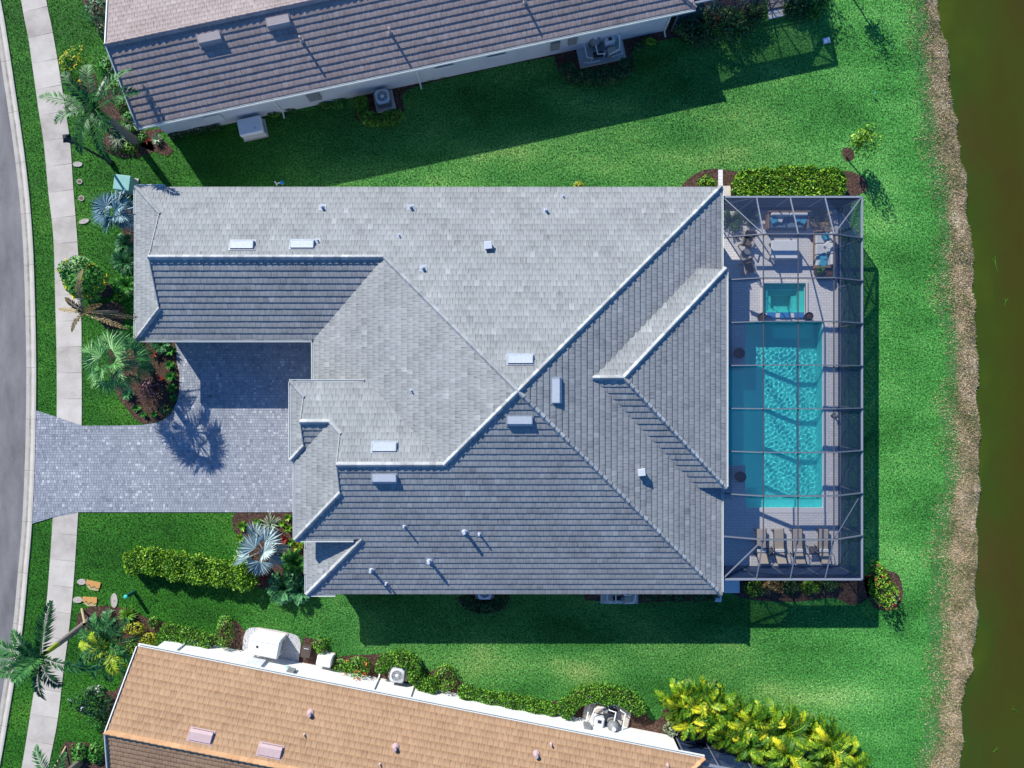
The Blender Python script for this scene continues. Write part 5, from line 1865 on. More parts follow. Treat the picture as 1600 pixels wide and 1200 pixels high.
# ------------------------------------------------------------------ planting: left of the garage
fan_palm('silver_palm', 'silver blue fan palm between the green box and the white garage eave', 182, 333, 1.5, 0.95, 15, 'lf_silver', 0.17, seed=41, petiole=0.62, nseg=24, droop=0.14, low=-0.1, tonebase=0.42, split=0.5, spread=1.7)
x, y = P(163, 453, 0)
broad_tree('small tree with dark leaves and yellow flowers leaning over the pavement', x, y, 2.3, 1.35, 'lf_emerald', 2700, 42, 0.19, z0=0.8, trunk_r=0.06, name='flowering_tree', flowers='fl_yellow', nf=46, crown_off=(-0.55, 0.45), lump=0.25, shell=0.5)
fern_clump('feathery blue green shrub at the garage wall right of the yellow flowering tree', 192, 408, 0.8, 0.75, 'lf_fern', 40)
fern_clump('bright feathery shrub at the garage wall below the blue green one', 196, 446, 0.65, 0.6, 'lf_emerald', 34)
fern_clump('feathery shrub at the garage wall just under the silver fan palm', 194, 380, 0.6, 0.6, 'lf_fern', 28)
shrub('small round shrub beside the tattered palm at the garage wall', 185, 462, 0.35, 0.3, 0.4, 'lf_lime', 240, 0.08)
fern_clump('shaded feathery shrub at the garage corner above the big fan palm', 204, 524, 0.6, 0.5, 'lf_emerald', 28)
feather_palm('tattered_palm', 'tattered palm with a few brown fronds over the pavement', (184, 487), (131, 488), 3.3,
             [(172, -5, 1.75, 0.5, 0.55, 0.6), (355, 0, 2.9, 0.35, 0.6, 0.5), (338, 5, 2.3, 0.6, 0.5, -0.5), (92, 30, 2.4, 1.3, 0.8, 0.6), (240, 25, 1.2, 0.9, 0.1, 0.4), (135, 40, 1.1, 0.8, 0.1, 0.3), (20, 35, 1.2, 0.9, 0.3, 0.2)],
             m='lf_dry', trunk_r=(0.10, 0.05), shaft=False, seed=43, nl=30, ll=0.26, wd=0.03)
fan_palm('fan_palm', 'big round fan palm with long split green leaves left of the driveway', 181, 566, 3.2, 0.95, 36, 'lf_sabal', 0.17, seed=44, petiole=1.0, nseg=20, droop=0.28, low=-0.45, tonebase=0.5, spread=1.45, split=0.45, width=0.85, tw=1.0)
shrub('purple leaved shrub in the mulch beside the big fan palm', 232, 607, 0.55, 0.75, 0.9, 'lf_purple', 420, 0.11)
rosette('red strappy plant under the garage eave corner', 240, 552, 0.42, 'lf_red', 22, 0.4)
rosette('red strappy plant in the shade right of the purple shrub', 249, 592, 0.35, 'lf_red', 14, 0.35)
for px, py, rr, lb in ((266, 548, .42, 'feathery shrub topmost of the row along the driveway curve'), (264, 570, .38, 'green shrub second from the top of the row along the driveway curve'), (266, 588, .42, 'spiky green shrub in the middle of the row along the driveway curve'), (267, 606, .4, 'bright spiky shrub second from the bottom of the row along the driveway curve'),
                       (270, 622, .3, 'small spiky shrub lowest of the row along the driveway curve')):
    rosette(lb, px, py, rr, 'lf_emerald', 44, 0.55, 'shrubs along the driveway curve', 0.045, 'shrub', 'shrub')
shrub('dark low shrub at the tip of the driveway bed', 258, 641, 0.4, 0.35, 0.4, 'lf_dark', 300, 0.08)
for px, py, rr, lb in ((213, 638, .3, 'small bright rosette left of three at the lawn edge of the driveway bed'), (225, 648, .28, 'small bright rosette middle of three at the lawn edge of the driveway bed'), (241, 648, .28, 'small bright rosette right of three at the lawn edge of the driveway bed')):
    rosette(lb, px, py, rr, 'lf_emerald', 26, 0.25, 'rosettes at the tip of the driveway bed', 0.05)
rosette('large strappy rosette under the lower edge of the big fan palm', 200, 616, 0.5, 'lf_fern', 36, 0.4)
fern_clump('dark feathery plant below the garage eave beside the red strappy plant', 250, 538, 0.6, 0.6, 'lf_fern', 30)

# ------------------------------------------------------------------ planting: front bed below the driveway
fan_palm('silver_palm', 'low silver green fan palm with few wide leaves in the front bed below the driveway', 411, 861, 1.3, 1.05, 9, 'lf_silver2', 0.15, seed=51, petiole=0.75, nseg=20, droop=0.10, low=-0.1, tonebase=0.5, split=0.55, spread=1.35, tw=1.2)
for px, py, rr, lb, m in ((378, 822, .42, 'lime shrub at the top left corner of the front bed', 'lf_lime'), (376, 842, .4, 'lime shrub below the top left corner of the front bed', 'lf_lime'), (401, 816, .34, 'lime rosette between two others at the top of the front bed', 'lf_lime'), (397, 834, .34, 'yellowish rosette above the silver fan palm', 'lf_gold'),
                          (449, 809, .3, 'lime rosette nearest the entrance wall at the top of the front bed', 'lf_lime'), (440, 818, .26, 'small lime rosette second from the entrance wall', 'lf_lime'), (450, 826, .3, 'lime rosette below the two by the entrance wall', 'lf_lime')):
    rosette(lb, px, py, rr, m, 30, 0.4, 'lime rosettes in the front bed', 0.06)
fern_clump('wispy grey green plant above the silver fan palm', 421, 820, 0.5, 0.6, 'lf_pale', 34, ll=0.05, wd=0.016, name='ornamental_grass', cat='ornamental grass')
rosette('red strappy plant between the silver fan palm and the entrance wall', 444, 843, 0.34, 'lf_red', 20, 0.4)
rosette('yellow and green plant at the corner of the lower roof', 465, 854, 0.38, 'lf_gold', 28, 0.45)
rosette('green rosette left of the yellow and green plant', 454, 848, 0.3, 'lf_green', 28, 0.4)
fern_clump('tall feathery green shrub at the wall right of the silver fan palm', 459, 880, 0.8, 0.9, 'lf_emerald', 44)
fern_clump('big dark fern clump at the lower end of the front bed', 442, 920, 1.0, 0.9, 'lf_fern', 50, ll=0.3, wd=0.03)
fern_clump('fern clump under the lowest roof corner', 468, 922, 0.8, 0.7, 'lf_fern', 34, ll=0.28, wd=0.03)
fern_clump('spiky grey green plant left of the silver fan palm', 379, 872, 0.5, 0.5, 'lf_pale', 24, ll=0.06, wd=0.02, name='ornamental_grass', cat='ornamental grass')
rosette('dark red plant below the silver fan palm', 409, 902, 0.3, 'lf_red', 16, 0.3)
hedge('long bright clipped hedge across the front lawn', [(192, 880), (230, 876), (270, 884), (320, 893), (365, 899), (402, 904)], 1.15, 1.0, 'lf_lime', 2100, 0.10)
shrub('bright shrub joining the long hedge to the silver fan palm', 372, 880, 0.5, 0.45, 0.8, 'lf_green', 420, 0.09)

# ------------------------------------------------------------------ planting: orange roofed house
feather_palm('royal_palm', 'tall royal palm leaning over the pavement from the lower left bed, held by timber stakes', (142, 968), (64, 1026), 4.6,
             [(182, 15, 3.0, 0.9, 0.45, 0.2), (160, 25, 2.7, 1.0, 0.5, 0.2), (84, 5, 2.7, 0.5, 0.3, 0.5), (120, 45, 2.0, 1.0, 0.6, 0.1), (225, 30, 2.0, 1.3, 0.5, 0.1), (265, 10, 2.6, 1.0, 0.2, 0.3), (300, 25, 2.0, 1.4, 0.25, 0.1), (345, 10, 2.9, 0.75, 0.55, 0.4), (200, 60, 1.8, 0.8, 0.65, 0), (240, 75, 1.6, 0.5, 0.6, 0)],
             trunk_r=(0.19, 0.13), seed=61, nl=36, ll=0.6, wd=0.05)
for k, (a, b) in enumerate((((127, 951), (108, 984)), ((128, 951), (136, 969)), ((150, 985), (137, 968)))):
    ax, ay = P(*a, 0)
    bx_, by_ = P(134, 974, 1.2)
    mb = MB()
    o = thing('timber_stake', ('pale timber stake leaning down beside the pavement to prop the tall royal palm', 'pale timber stake standing in the mulch to prop the tall royal palm', 'pale timber stake behind the trunk of the tall royal palm')[k], 'stake', (ax, ay, 0), 0, 'palm stakes')
    mb.beam((0, 0, 0), (bx_ - ax, by_ - ay, 1.3), 0.06, 0.06)
    mb.build('pole', M['stake'], o)
    mb = MB()
    mb.box(bx_ - ax, by_ - ay, 1.22, 1.34, 0.14, 0.14, 0.4)
    mb.build('brace_block', M['stake'], o)
feather_palm('feather_palm', 'bushy feather palm with one yellow frond at the corner of the orange roofed house', (172, 1002), (171, 1004), 1.9,
             [(a, e, L, dr, tn, tw) for a, e, L, dr, tn, tw in ((10, 40, 1.9, 1.5, .4, .3), (50, 45, 2.0, 1.5, .5, .2), (85, 50, 1.9, 1.6, .5, .3), (115, 40, 2.0, 1.6, .45, -.2), (150, 50, 1.8, 1.6, .4, .1), (215, 45, 2.0, 1.5, .4, .2), (250, 40, 2.1, 1.4, .3, .3), (275, 35, 2.2, 1.3, .3, -.3), (305, 40, 2.1, 1.4, .45, .2), (335, 45, 2.0, 1.4, .4, .1), (355, 65, 1.6, 1.4, .6, 0), (200, 70, 1.5, 1.4, .5, 0))],
             m='lf_palm', trunk_r=(0.13, 0.10), shaft=False, seed=62, nl=30, ll=0.5, wd=0.035)
feather_palm('feather_palm', 'small feather palm with bright yellow green fronds against the bushy palm', (165, 1010), (172, 1010), 2.1, [(172, 30, 1.6, 1.0, .5, .2), (205, 35, 1.4, 1.2, .4, .2), (290, 40, 1.6, 1.3, .3, -.3), (315, 40, 1.5, 1.3, .3, .3), (130, 55, 1.3, 1.3, .4, 0)],
             m='lf_yellowfrond', trunk_r=(0.07, 0.06), shaft=False, seed=63, nl=24, ll=0.5, wd=0.04)
fern_clump('blue green feathery shrub at the foot of the tall royal palm', 158, 978, 0.9, 0.9, 'lf_fern', 40)
fern_clump('mounded green grass at the tip of the lower left bed', 199, 962, 0.55, 0.45, 'lf_green', 46, ll=0.05, wd=0.015, name='ornamental_grass', cat='ornamental grass')
shrub('yellow green variegated shrub behind the mounded grass', 209, 984, 0.65, 0.45, 0.6, 'lf_gold', 420, 0.09)
shrub('yellow shrub touching the corner of the orange roof', 228, 1001, 0.5, 0.45, 0.6, 'lf_gold', 420, 0.08)
shrub('yellow green shrub left of the orange roof corner', 202, 1016, 0.5, 0.55, 0.6, 'lf_lime', 420, 0.08)
shrub('small dark green shrub at the start of the hedge by the white wall', 238, 973, 0.38, 0.3, 0.4, 'lf_green', 260, 0.08)
hedge('short hedge at the white wall left of the tall box shrub', [(250, 984), (285, 994), (332, 1006)], 0.75, 0.7, 'lf_green', 1200, 0.09)
shrub('tall box shrub at the white wall beside dark mulch', 348, 992, 0.5, 0.9, 1.0, 'lf_green', 700, 0.09, lump=0.2)
x, y = P(165, 1082, 0)
broad_tree('low tree with dark leaf clusters and white flowers left of the orange roof', x, y, 2.0, 1.25, 'lf_dark', 520, 64, 0.24, z0=0.7, trunk_r=0.06, name='flowering_tree', flowers='fl_white', nf=3, lump=0.35, shell=0.6)
shrub('loose green shrub below the tree with white flowers', 150, 1128, 0.7, 0.7, 0.6, 'lf_emerald', 480, 0.09)
feather_palm('royal_palm', 'palm at the lower left corner, mostly cut off by the lower edge', (124, 1192), (88, 1222), 3.6,
             [(170, 15, 2.4, 0.9, 0.5, 0.2), (120, 20, 2.2, 0.9, 0.45, 0.2), (70, 35, 1.8, 1.2, 0.4, 0.1), (230, 20, 2.2, 1.0, 0.4, 0.1), (300, 20, 2.2, 1.0, 0.4, 0.1), (0, 30, 2.0, 1.2, 0.4, 0.1)], trunk_r=(0.22, 0.15), seed=65)
o = thing('timber_stake', 'pale timber stake beside the palm at the lower left corner', 'stake', (*P(103, 1166), 0), 0, 'palm stakes')
mb = MB()
mb.beam((0, 0, 0), (-0.35, -1.4, 1.2), 0.06, 0.06)
mb.build('pole', M['stake'], o)
mb = MB()
mb.box(-0.35, -1.4, 1.12, 1.26, 0.14, 0.14, 0.4)
mb.build('brace_block', M['stake'], o)
for px, py, lb in ((122, 1180, 'leafy green shrub left of two at the lower edge below the white flowered tree'), (145, 1182, 'leafy green shrub right of two at the lower edge below the white flowered tree')):
    shrub(lb, px, py, 0.5, 0.55, 0.5, 'lf_emerald', 380, 0.12)
shrub('leafy shrub right of the big white generator', 499, 1012, 0.48, 0.5, 0.7, 'lf_green', 420, 0.1)
shrub('round shrub with orange flowers at the white wall', 557, 1043, 0.95, 0.6, 0.9, 'lf_green', 900, 0.09, 'fl_orange', nf=9, fsize=0.12)
hedge('hedge arching round the fan unit at the white wall', [(598, 1052), (600, 1036), (618, 1029), (642, 1034), (648, 1052), (660, 1068), (684, 1074)], 0.62, 0.85, 'lf_green', 1500, 0.09)
shrub('round clipped shrub right of the fan unit at the white wall', 695, 1061, 0.68, 0.72, 1.0, 'lf_green', 800, 0.09, lump=0.2)
hedge('long low hedge along the white wall right of the round clipped shrub', [(716, 1078), (745, 1088), (790, 1096), (830, 1103), (870, 1112)], 0.6, 0.7, 'lf_green', 1300, 0.09)
hedge('hedge arching round the sunlit pool pump set', [(872, 1113), (890, 1104), (906, 1088), (935, 1085), (970, 1088), (992, 1102), (1004, 1116)], 0.75, 0.85, 'lf_green', 1500, 0.09)
shrub('small mottled shrub at the end of the white wall', 1050, 1142, 0.38, 0.45, 0.6, 'lf_pale', 300, 0.09)

shrub('green shrub between the small cream box and the round shrub with orange flowers', 534, 1042, 0.55, 0.4, 0.6, 'lf_green', 460, 0.09)
# clump palms beyond the orange roofed house
protos = []
for k in range(3):
    t = thing('areca_palm', 'x', 'palm tree', (0, 0, 0))
    rg = np.random.default_rng(70 + k)
    s = Soup()
    rb = MB()
    for i in range(32):
        az = i * 2.39996 + rg.uniform(-.3, .3)
        f = i / 31
        frond(s, (0.18 * cos(az * 1.7), 0.18 * sin(az * 1.7), 0.9 + 0.5 * (1 - f)), az, 1.25 - 0.75 * f + rg.uniform(-.12, .12), rg.uniform(1.15, 1.65), rg.uniform(1.4, 2.3), 50, 0.34, 0.022, 0.45, 0.5, float(np.clip(rg.normal(0.46 - 0.2 * f, 0.24), 0, 1)), rg, rg.uniform(-.5, .5), rb)
    s.build('fronds', M['lf_areca'], t)
    rb.build('midrib', M['lf_lime'], t)
    mb = MB()
    for i in range(6):
        a = i * 1.1
        mb.tube([(0.15 * cos(a), 0.15 * sin(a), 0), (0.2 * cos(a), 0.2 * sin(a), 1.0)], [0.05, 0.035], 6)
    mb.build('trunk', M['crownshaft'], t)
    protos.append(t)
areca_spots = [(1068, 1103, 'nearest the mulch point'), (1096, 1096, 'second from the mulch point along the lawn edge'), (1122, 1108, 'third along the lawn edge'), (1080, 1130, 'beside the small mottled shrub'), (1108, 1130, 'behind the first two at the lawn edge'),
               (1142, 1122, 'fourth along the lawn edge'), (1140, 1150, 'over the dark screen roof'), (1170, 1130, 'fifth along the lawn edge'), (1168, 1160, 'in the middle of the clump'), (1200, 1138, 'sixth along the lawn edge'), (1198, 1168, 'right of the middle of the clump'),
               (1232, 1143, 'seventh along the lawn edge'), (1230, 1176, 'low in the right half of the clump'), (1262, 1152, 'eighth along the lawn edge'), (1266, 1184, 'at the lower edge right of the middle'), (1294, 1164, 'ninth along the lawn edge'), (1318, 1182, 'rightmost at the lawn edge'),
               (1300, 1196, 'at the lower edge near the right end'), (1180, 1190, 'at the lower edge in the middle'), (1336, 1202, 'cut off at the right end of the clump')]
for i, (px, py, w_) in enumerate(areca_spots):
    x, y = P(px, py, 1.7)
    lb = 'yellow green areca palm ' + w_
    if i < 3:
        o = protos[i]
        o.location = (x, y, 0)
        o['label'] = lb
        o['group'] = 'areca palms beyond the orange roofed house'
    else:
        o = dup(protos[i % 3], (x, y, 0), random.uniform(0, 6.28), lb, random.uniform(0.8, 1.1), 'areca palms beyond the orange roofed house')

# ------------------------------------------------------------------ planting: round the pool enclosure and the lower side of the house
hedge('long leafy hedge along the upper side of the pool enclosure', [(1148, 289), (1180, 288), (1220, 286), (1260, 286), (1300, 287), (1324, 289)], 1.35, 1.1, 'lf_lime', 2600, 0.11)
shrub('small bright bush left of the paver path by the hedge', 1105, 284, 0.55, 0.4, 0.6, 'lf_lime', 420, 0.1)
shrub('tiny yellow bush peeping out above the long roof edge', 905, 288, 0.38, 0.25, 0.4, 'lf_gold', 200, 0.08)
for px, py, rr, lb, m in ((1178, 920, .62, 'green spiky shrub left end of the row below the pool enclosure', 'lf_green'), (1208, 918, .6, 'brownish shrub second in the row below the pool enclosure', 'lf_dry'), (1238, 918, .6, 'dark shrub in the middle of the row below the pool enclosure', 'lf_dark'),
                          (1268, 917, .6, 'dark green shrub fourth in the row below the pool enclosure', 'lf_green'), (1298, 914, .6, 'mottled shrub right end of the row below the pool enclosure', 'lf_dark')):
    shrub(lb, px, py, rr, .42, 0.65, m, 520, 0.12, group='shrubs below the pool enclosure', aspect=0.28)
shrub('bright croton bush with red tips at the corner of the pool enclosure', 1383, 920, 0.78, 1.15, 1.5, 'lf_lime', 1100, 0.12, 'lf_red', nf=26, fsize=0.12)
hedge('dark ring of shrubs round the shaded fan unit under the lower eave', [(726, 932), (732, 944), (755, 950), (780, 944), (788, 930)], 0.5, 0.7, 'lf_dark', 1300, 0.09)
for i, px in enumerate((1018, 1042, 1066, 1090, 1112)):
    shrub('dark shrub under the lower eave, ' + ('next to the shaded pump set', 'second from the shaded pump set', 'in the middle of the row', 'second from the paved step', 'next to the paved step')[i], px, 930, 0.42, 0.4, 0.6, 'lf_dark', 380, 0.1, group='shrubs under the lower eave')

# ------------------------------------------------------------------ machines and boxes
def ac_unit(label, px, py, rot, w=0.84, h=0.8, padw=1.15, z=0.1):
    x, y = P(px, py, h)
    t = thing('air_conditioner', label, 'air conditioner', (x, y, 0), rot)
    mb = MB()
    mb.box(0, 0, 0, z, padw, padw, 0, 0.5, 0, 0.015)
    mb.build('pad', M['concrete'], t)
    mb = MB()
    mb.box(0, 0, z, h - 0.06, w * 0.96, w * 0.96, 0, 0.3, 0, 0.0, 0.1)
    for k in range(9):
        mb.box(0, 0, z + 0.08 + k * 0.07, z + 0.10 + k * 0.07, w * 0.985, w * 0.985, 0, 0.1, 0, 0, 0.1)
    mb.build('cabinet', M['midgrey'], t)
    # lid with a round opening
    mb = MB()
    N = 32
    R = w * 0.37
    inner = [(R * cos(2 * pi * k / N), R * sin(2 * pi * k / N)) for k in range(N)]
    outer = []
    for k in range(N):
        a = 2 * pi * k / N
        m_ = max(abs(cos(a)), abs(sin(a)))
        rr = min(w / 2 / m_, w * 0.62)
        outer.append((rr * cos(a), rr * sin(a)))
    for k in range(N):
        j = (k + 1) % N
        mb.face([(*outer[k], h - 0.05), (*outer[j], h - 0.05), (*inner[j], h), (*inner[k], h)], 0.7)
        mb.face([(*inner[k], h), (*inner[j], h), (inner[j][0], inner[j][1], h - 0.16), (inner[k][0], inner[k][1], h - 0.16)], 0.2)
        mb.face([(*outer[j], h - 0.05), (*outer[k], h - 0.05), (outer[k][0], outer[k][1], h - 0.11), (outer[j][0], outer[j][1], h - 0.11)], 0.5)
    mb.build('lid', M['lightgrey'], t)
    mb = MB()
    mb.face([(*p, h - 0.16) for p in inner])
    mb.build('fan_well', M['dark'], t)
    for k in range(4):
        a = k * pi / 2 + 0.4
        mb = MB()
        mb.face([(0.06 * cos(a), 0.06 * sin(a), h - 0.11), (R * 0.92 * cos(a - 0.05), R * 0.92 * sin(a - 0.05), h - 0.12), (R * 0.92 * cos(a + 0.55), R * 0.92 * sin(a + 0.55), h - 0.08), (0.09 * cos(a + 0.8), 0.09 * sin(a + 0.8), h - 0.09)])
        mb.build('fan_blade', M['midgrey'], t)
    mb = MB()
    for rr in (0.35, 0.6, 0.85):
        pts = [(R * rr * cos(2 * pi * k / 20), R * rr * sin(2 * pi * k / 20), h - 0.02) for k in range(21)]
        mb.tube(pts, 0.008, 4, 0.5, caps=False)
    for k in range(6):
        a = k * pi / 3
        mb.tube([(0, 0, h - 0.015), (R * 1.02 * cos(a), R * 1.02 * sin(a), h - 0.02)], 0.008, 4)
    mb.build('fan_guard', M['lightgrey'], t)
    mb = MB()
    mb.lathe(0, 0, [(0.1, h - 0.12), (0.1, h - 0.03), (0.05, h - 0.005)], 12, 0.9)
    mb.build('hub', M['white'], t)
    return t


ac_unit('grey fan unit in the shade at the wall of the brown roofed house', 597, 150, AN)
ac_unit('grey fan unit in the sun at the white wall of the orange roofed house', 620, 1056, AS + 0.05)
ac_unit('fan unit half hidden in the shade under the lower eave of the grey roofed house', 757, 926, 0)


def generator(label, px, py, w, d, h, rot, m='white', lid='white', name='generator', cat='generator', extra=None):
    x, y = P(px, py, h)
    t = thing(name, label, cat, (x, y, 0), rot)
    mb = MB()
    mb.box(0, 0, 0, 0.08, w * 1.08, d * 1.12, 0, 0.4)
    mb.build('pad', M['concrete'], t)
    mb = MB()
    mb.box(0, 0, 0.08, h * 0.78, w, d, 0, 0.4, 0, 0.0, 0.05)
    mb.build('body', M[m], t)
    mb = MB()
    mb.box(0, 0, h * 0.78 + 0.004, h, w * 1.03, d * 1.04, 0, 0.6, 0, 0.07, 0.09)
    mb.build('lid', M[lid], t)
    mb = MB()
    for k in range(5):
        mb.box(w * 0.51, -d * 0.3 + k * d * 0.14, h * 0.2, h * 0.6, 0.02, d * 0.06, 0, 0.2)
    mb.build('louvre', M['midgrey'], t)
    if extra:
        extra(t, w, d, h)
    return t


def knob(t, w, d, h):
    mb = MB()
    mb.lathe(-w * 0.22, -0.02, [(0.07, h - 0.01), (0.065, h + 0.03), (0.03, h + 0.035)], 12)
    mb.build('filler_cap', M['dark'], t)
    mb = MB()
    mb.beam((-w * 0.5, d * 0.28, h + 0.004), (w * 0.5, d * 0.28, h + 0.004), 0.02, 0.02, 0.1)
    mb.build('seam', M['lightgrey'], t)


def gen_marks(t, w, d, h):
    mb = MB()
    mb.box(w * 0.2, -d * 0.2, h + 0.001, h + 0.006, 0.14, 0.1, 0, 0.3)
    mb.build('label_plate', M['lightgrey'], t)


generator('pale standby generator in the shade by the wall near the leaning royal palm', 390, 196, 1.35, 0.95, 0.8, AN, 'lightgrey', 'white', extra=gen_marks)
generator('large white generator box on a gravel bed at the white wall', 412, 1012, 1.7, 1.05, 1.2, AS, extra=knob)
generator('small cream equipment box at the white wall right of the big white generator', 506, 1034, 0.85, 0.62, 0.65, AS, extra=gen_marks, name='equipment_box', cat='equipment box')
x, y = P(478, 1019, 0.4)
t = thing('utility_box', 'dark brown utility box between gravel bed and leafy shrub', 'utility box', (x, y, 0), AS)
mb = MB(); mb.box(0, 0, 0, 0.36, 0.5, 0.62, 0, 0.4, 0, 0, 0.04); mb.build('body', M['brownbox'], t)
mb = MB(); mb.box(0, 0, 0.362, 0.42, 0.54, 0.66, 0, 0.7, 0, 0.02, 0.05); mb.build('lid', M['brownbox'], t)
mb = MB(); mb.tube([(-0.13, 0.22, 0.42), (-0.13, 0.22, 0.47), (0.13, 0.22, 0.47), (0.13, 0.22, 0.42)], 0.015, 6); mb.build('handle', M['white'], t)
x, y = P(447, 1050, 1.2)
t = thing('meter_dome', 'pale blue dome hood on the white wall right of the big white generator', 'vent hood', (x, y, 0.9), AS)
mb = MB(); mb.lathe(0, 0, [(0.24, 0.0), (0.24, 0.1), (0.17, 0.19), (0.05, 0.24)], 16); mb.build('hood', M['greenbox'], t)
mb = MB(); mb.box(0, -0.1, -0.25, 0.0, 0.34, 0.2); mb.build('body', M['lightgrey'], t)


def pump_set(label, px, py, rot, flip=1, z=0.1, sc=1.0):
    x, y = P(px, py, 0.1)
    t = thing('pool_pump_set', label, 'pool equipment', (x, y, 0), rot)
    t.scale = (sc, sc, sc)
    f = flip
    mb = MB(); mb.box(0, 0, 0, z, 2.75, 1.75, 0, 0.5, 0, 0.01); mb.build('pad', M['concrete'], t)
    mb = MB(); mb.lathe(-0.35, 0.28 * f, [(0.3, z), (0.33, z + 0.15), (0.33, 0.72), (0.29, 0.86), (0.16, 0.96), (0.1, 1.0)], 20, 0.5)
    flt = mb.build('filter_tank', M['midgrey'], t)
    mb = MB(); mb.lathe(-0.35, 0.28 * f, [(0.12, 1.002), (0.12, 1.06), (0.05, 1.07)], 14); mb.build('valve_cap', M['cushion'], flt)
    mb = MB(); mb.lathe(-0.35, 0.28 * f, [(0.345, 0.50), (0.355, 0.53), (0.345, 0.56)], 20); mb.build('clamp_band', M['dark'], flt)
    mb = MB(); mb.box(0.5, 0.25 * f, z, 0.82, 0.62, 0.72, 0, 0.5, 0, 0.08, 0.12)
    ht = mb.build('heater', M['lightgrey'], t)
    mb = MB(); mb.box(0.5, 0.1 * f, 0.824, 0.86, 0.2, 0.16, 0, 0.2, 0, 0.01); mb.build('control_panel', M['dark'], ht)
    mb = MB(); mb.tube([(-0.5, -0.4 * f, 0.32), (0.02, -0.4 * f, 0.32)], 0.15, 12); mb.build('pump_motor', M['dark'], t)
    mb = MB(); mb.lathe(0.18, -0.4 * f, [(0.15, z), (0.16, 0.42), (0.12, 0.5), (0.05, 0.51)], 14); mb.build('pump_basket', M['midgrey'], t)
    mb = MB(); mb.box(0.55, -0.42 * f, z, 0.55, 0.5, 0.42, 0, 0.6, 0, 0.04, 0.05); mb.build('control_box', M['sling'], t)
    runs = [[(-0.95, 0.5 * f, 0.5), (-0.95, -0.5 * f, 0.5), (-0.65, -0.62 * f, 0.5), (-0.65, -0.62 * f, 0.12)], [(-0.35, -0.05 * f, 0.7), (-0.35, -0.55 * f, 0.7), (0.05, -0.6 * f, 0.7), (0.05, -0.6 * f, 0.2)],
            [(0.85, 0.5 * f, 0.9), (1.05, 0.1 * f, 0.9), (0.9, -0.6 * f, 0.85), (0.3, -0.68 * f, 0.6)], [(1.15, 0.55 * f, 0.35), (1.15, -0.65 * f, 0.35), (0.5, -0.72 * f, 0.35)], [(-1.15, -0.65 * f, 0.25), (-0.85, -0.75 * f, 0.25), (-0.2, -0.75 * f, 0.25)]]
    for rr in runs:
        mb = MB(); mb.tube(rr, 0.04, 8, 0.6); mb.build('pipe', M['white'], t)
    return t


pump_set('pool pump set with white pipes in deep shade by the brown roofed house', 938, 76, AN)
pump_set('pool pump set with grey filter tank in the sun at the white wall', 948, 1118, AS + pi, 1)
pump_set('white piped pump set mostly hidden under the lower eave of the grey roofed house', 968, 925, 0, sc=0.8)

# transformer, manholes, valve lids
x, y = P(190, 285, 0.8)
t = thing('transformer_box', 'pale green utility cabinet beside the silver fan palm', 'utility box', (x, y, 0), -0.12)
mb = MB(); mb.box(0, 0, 0, 0.08, 1.05, 1.0, 0, 0.4); mb.build('pad', M['concrete'], t)
mb = MB(); mb.box(0, 0, 0.08, 0.72, 0.92, 0.84, 0, 0.4, 0, 0.0, 0.03); mb.build('body', M['greenbox'], t)
mb = MB(); mb.box(0, 0, 0.722, 0.80, 0.95, 0.88, 0, 0.6, 0, 0.03, 0.04); mb.build('lid', M['greenbox'], t)


def lid_round(label, px, py, rx, ry, m='wicker', rot=0.0, name='valve_lid', ring='coping'):
    x, y = P(px, py, 0)
    t = thing(name, label, 'utility lid', (x, y, 0), rot)
    mb = MB()
    N = 22
    o = [(rx * cos(2 * pi * k / N), ry * sin(2 * pi * k / N)) for k in range(N)]
    i_ = [(rx * .78 * cos(2 * pi * k / N), ry * .74 * sin(2 * pi * k / N)) for k in range(N)]
    for k in range(N):
        j = (k + 1) % N
        mb.face([(*o[k], 0.055), (*o[j], 0.055), (*i_[j], 0.06), (*i_[k], 0.06)])
        mb.face([(*o[j], 0.055), (*o[k], 0.055), (o[k][0], o[k][1], 0), (o[j][0], o[j][1], 0)])
    mb.build('frame', M[ring], t)
    mb = MB()
    mb.face([(*p, 0.05) for p in i_])
    mb.box(0, 0, 0.051, 0.06, rx * 0.5, ry * 0.25, 0, 0.2)
    mb.build('cover', M[m], t)
    NOGRASS.append([(x + rx * 1.1 * cos(a), y + ry * 1.15 * sin(a)) for a in np.linspace(0, 2 * pi, 12)[:-1]])
    return t


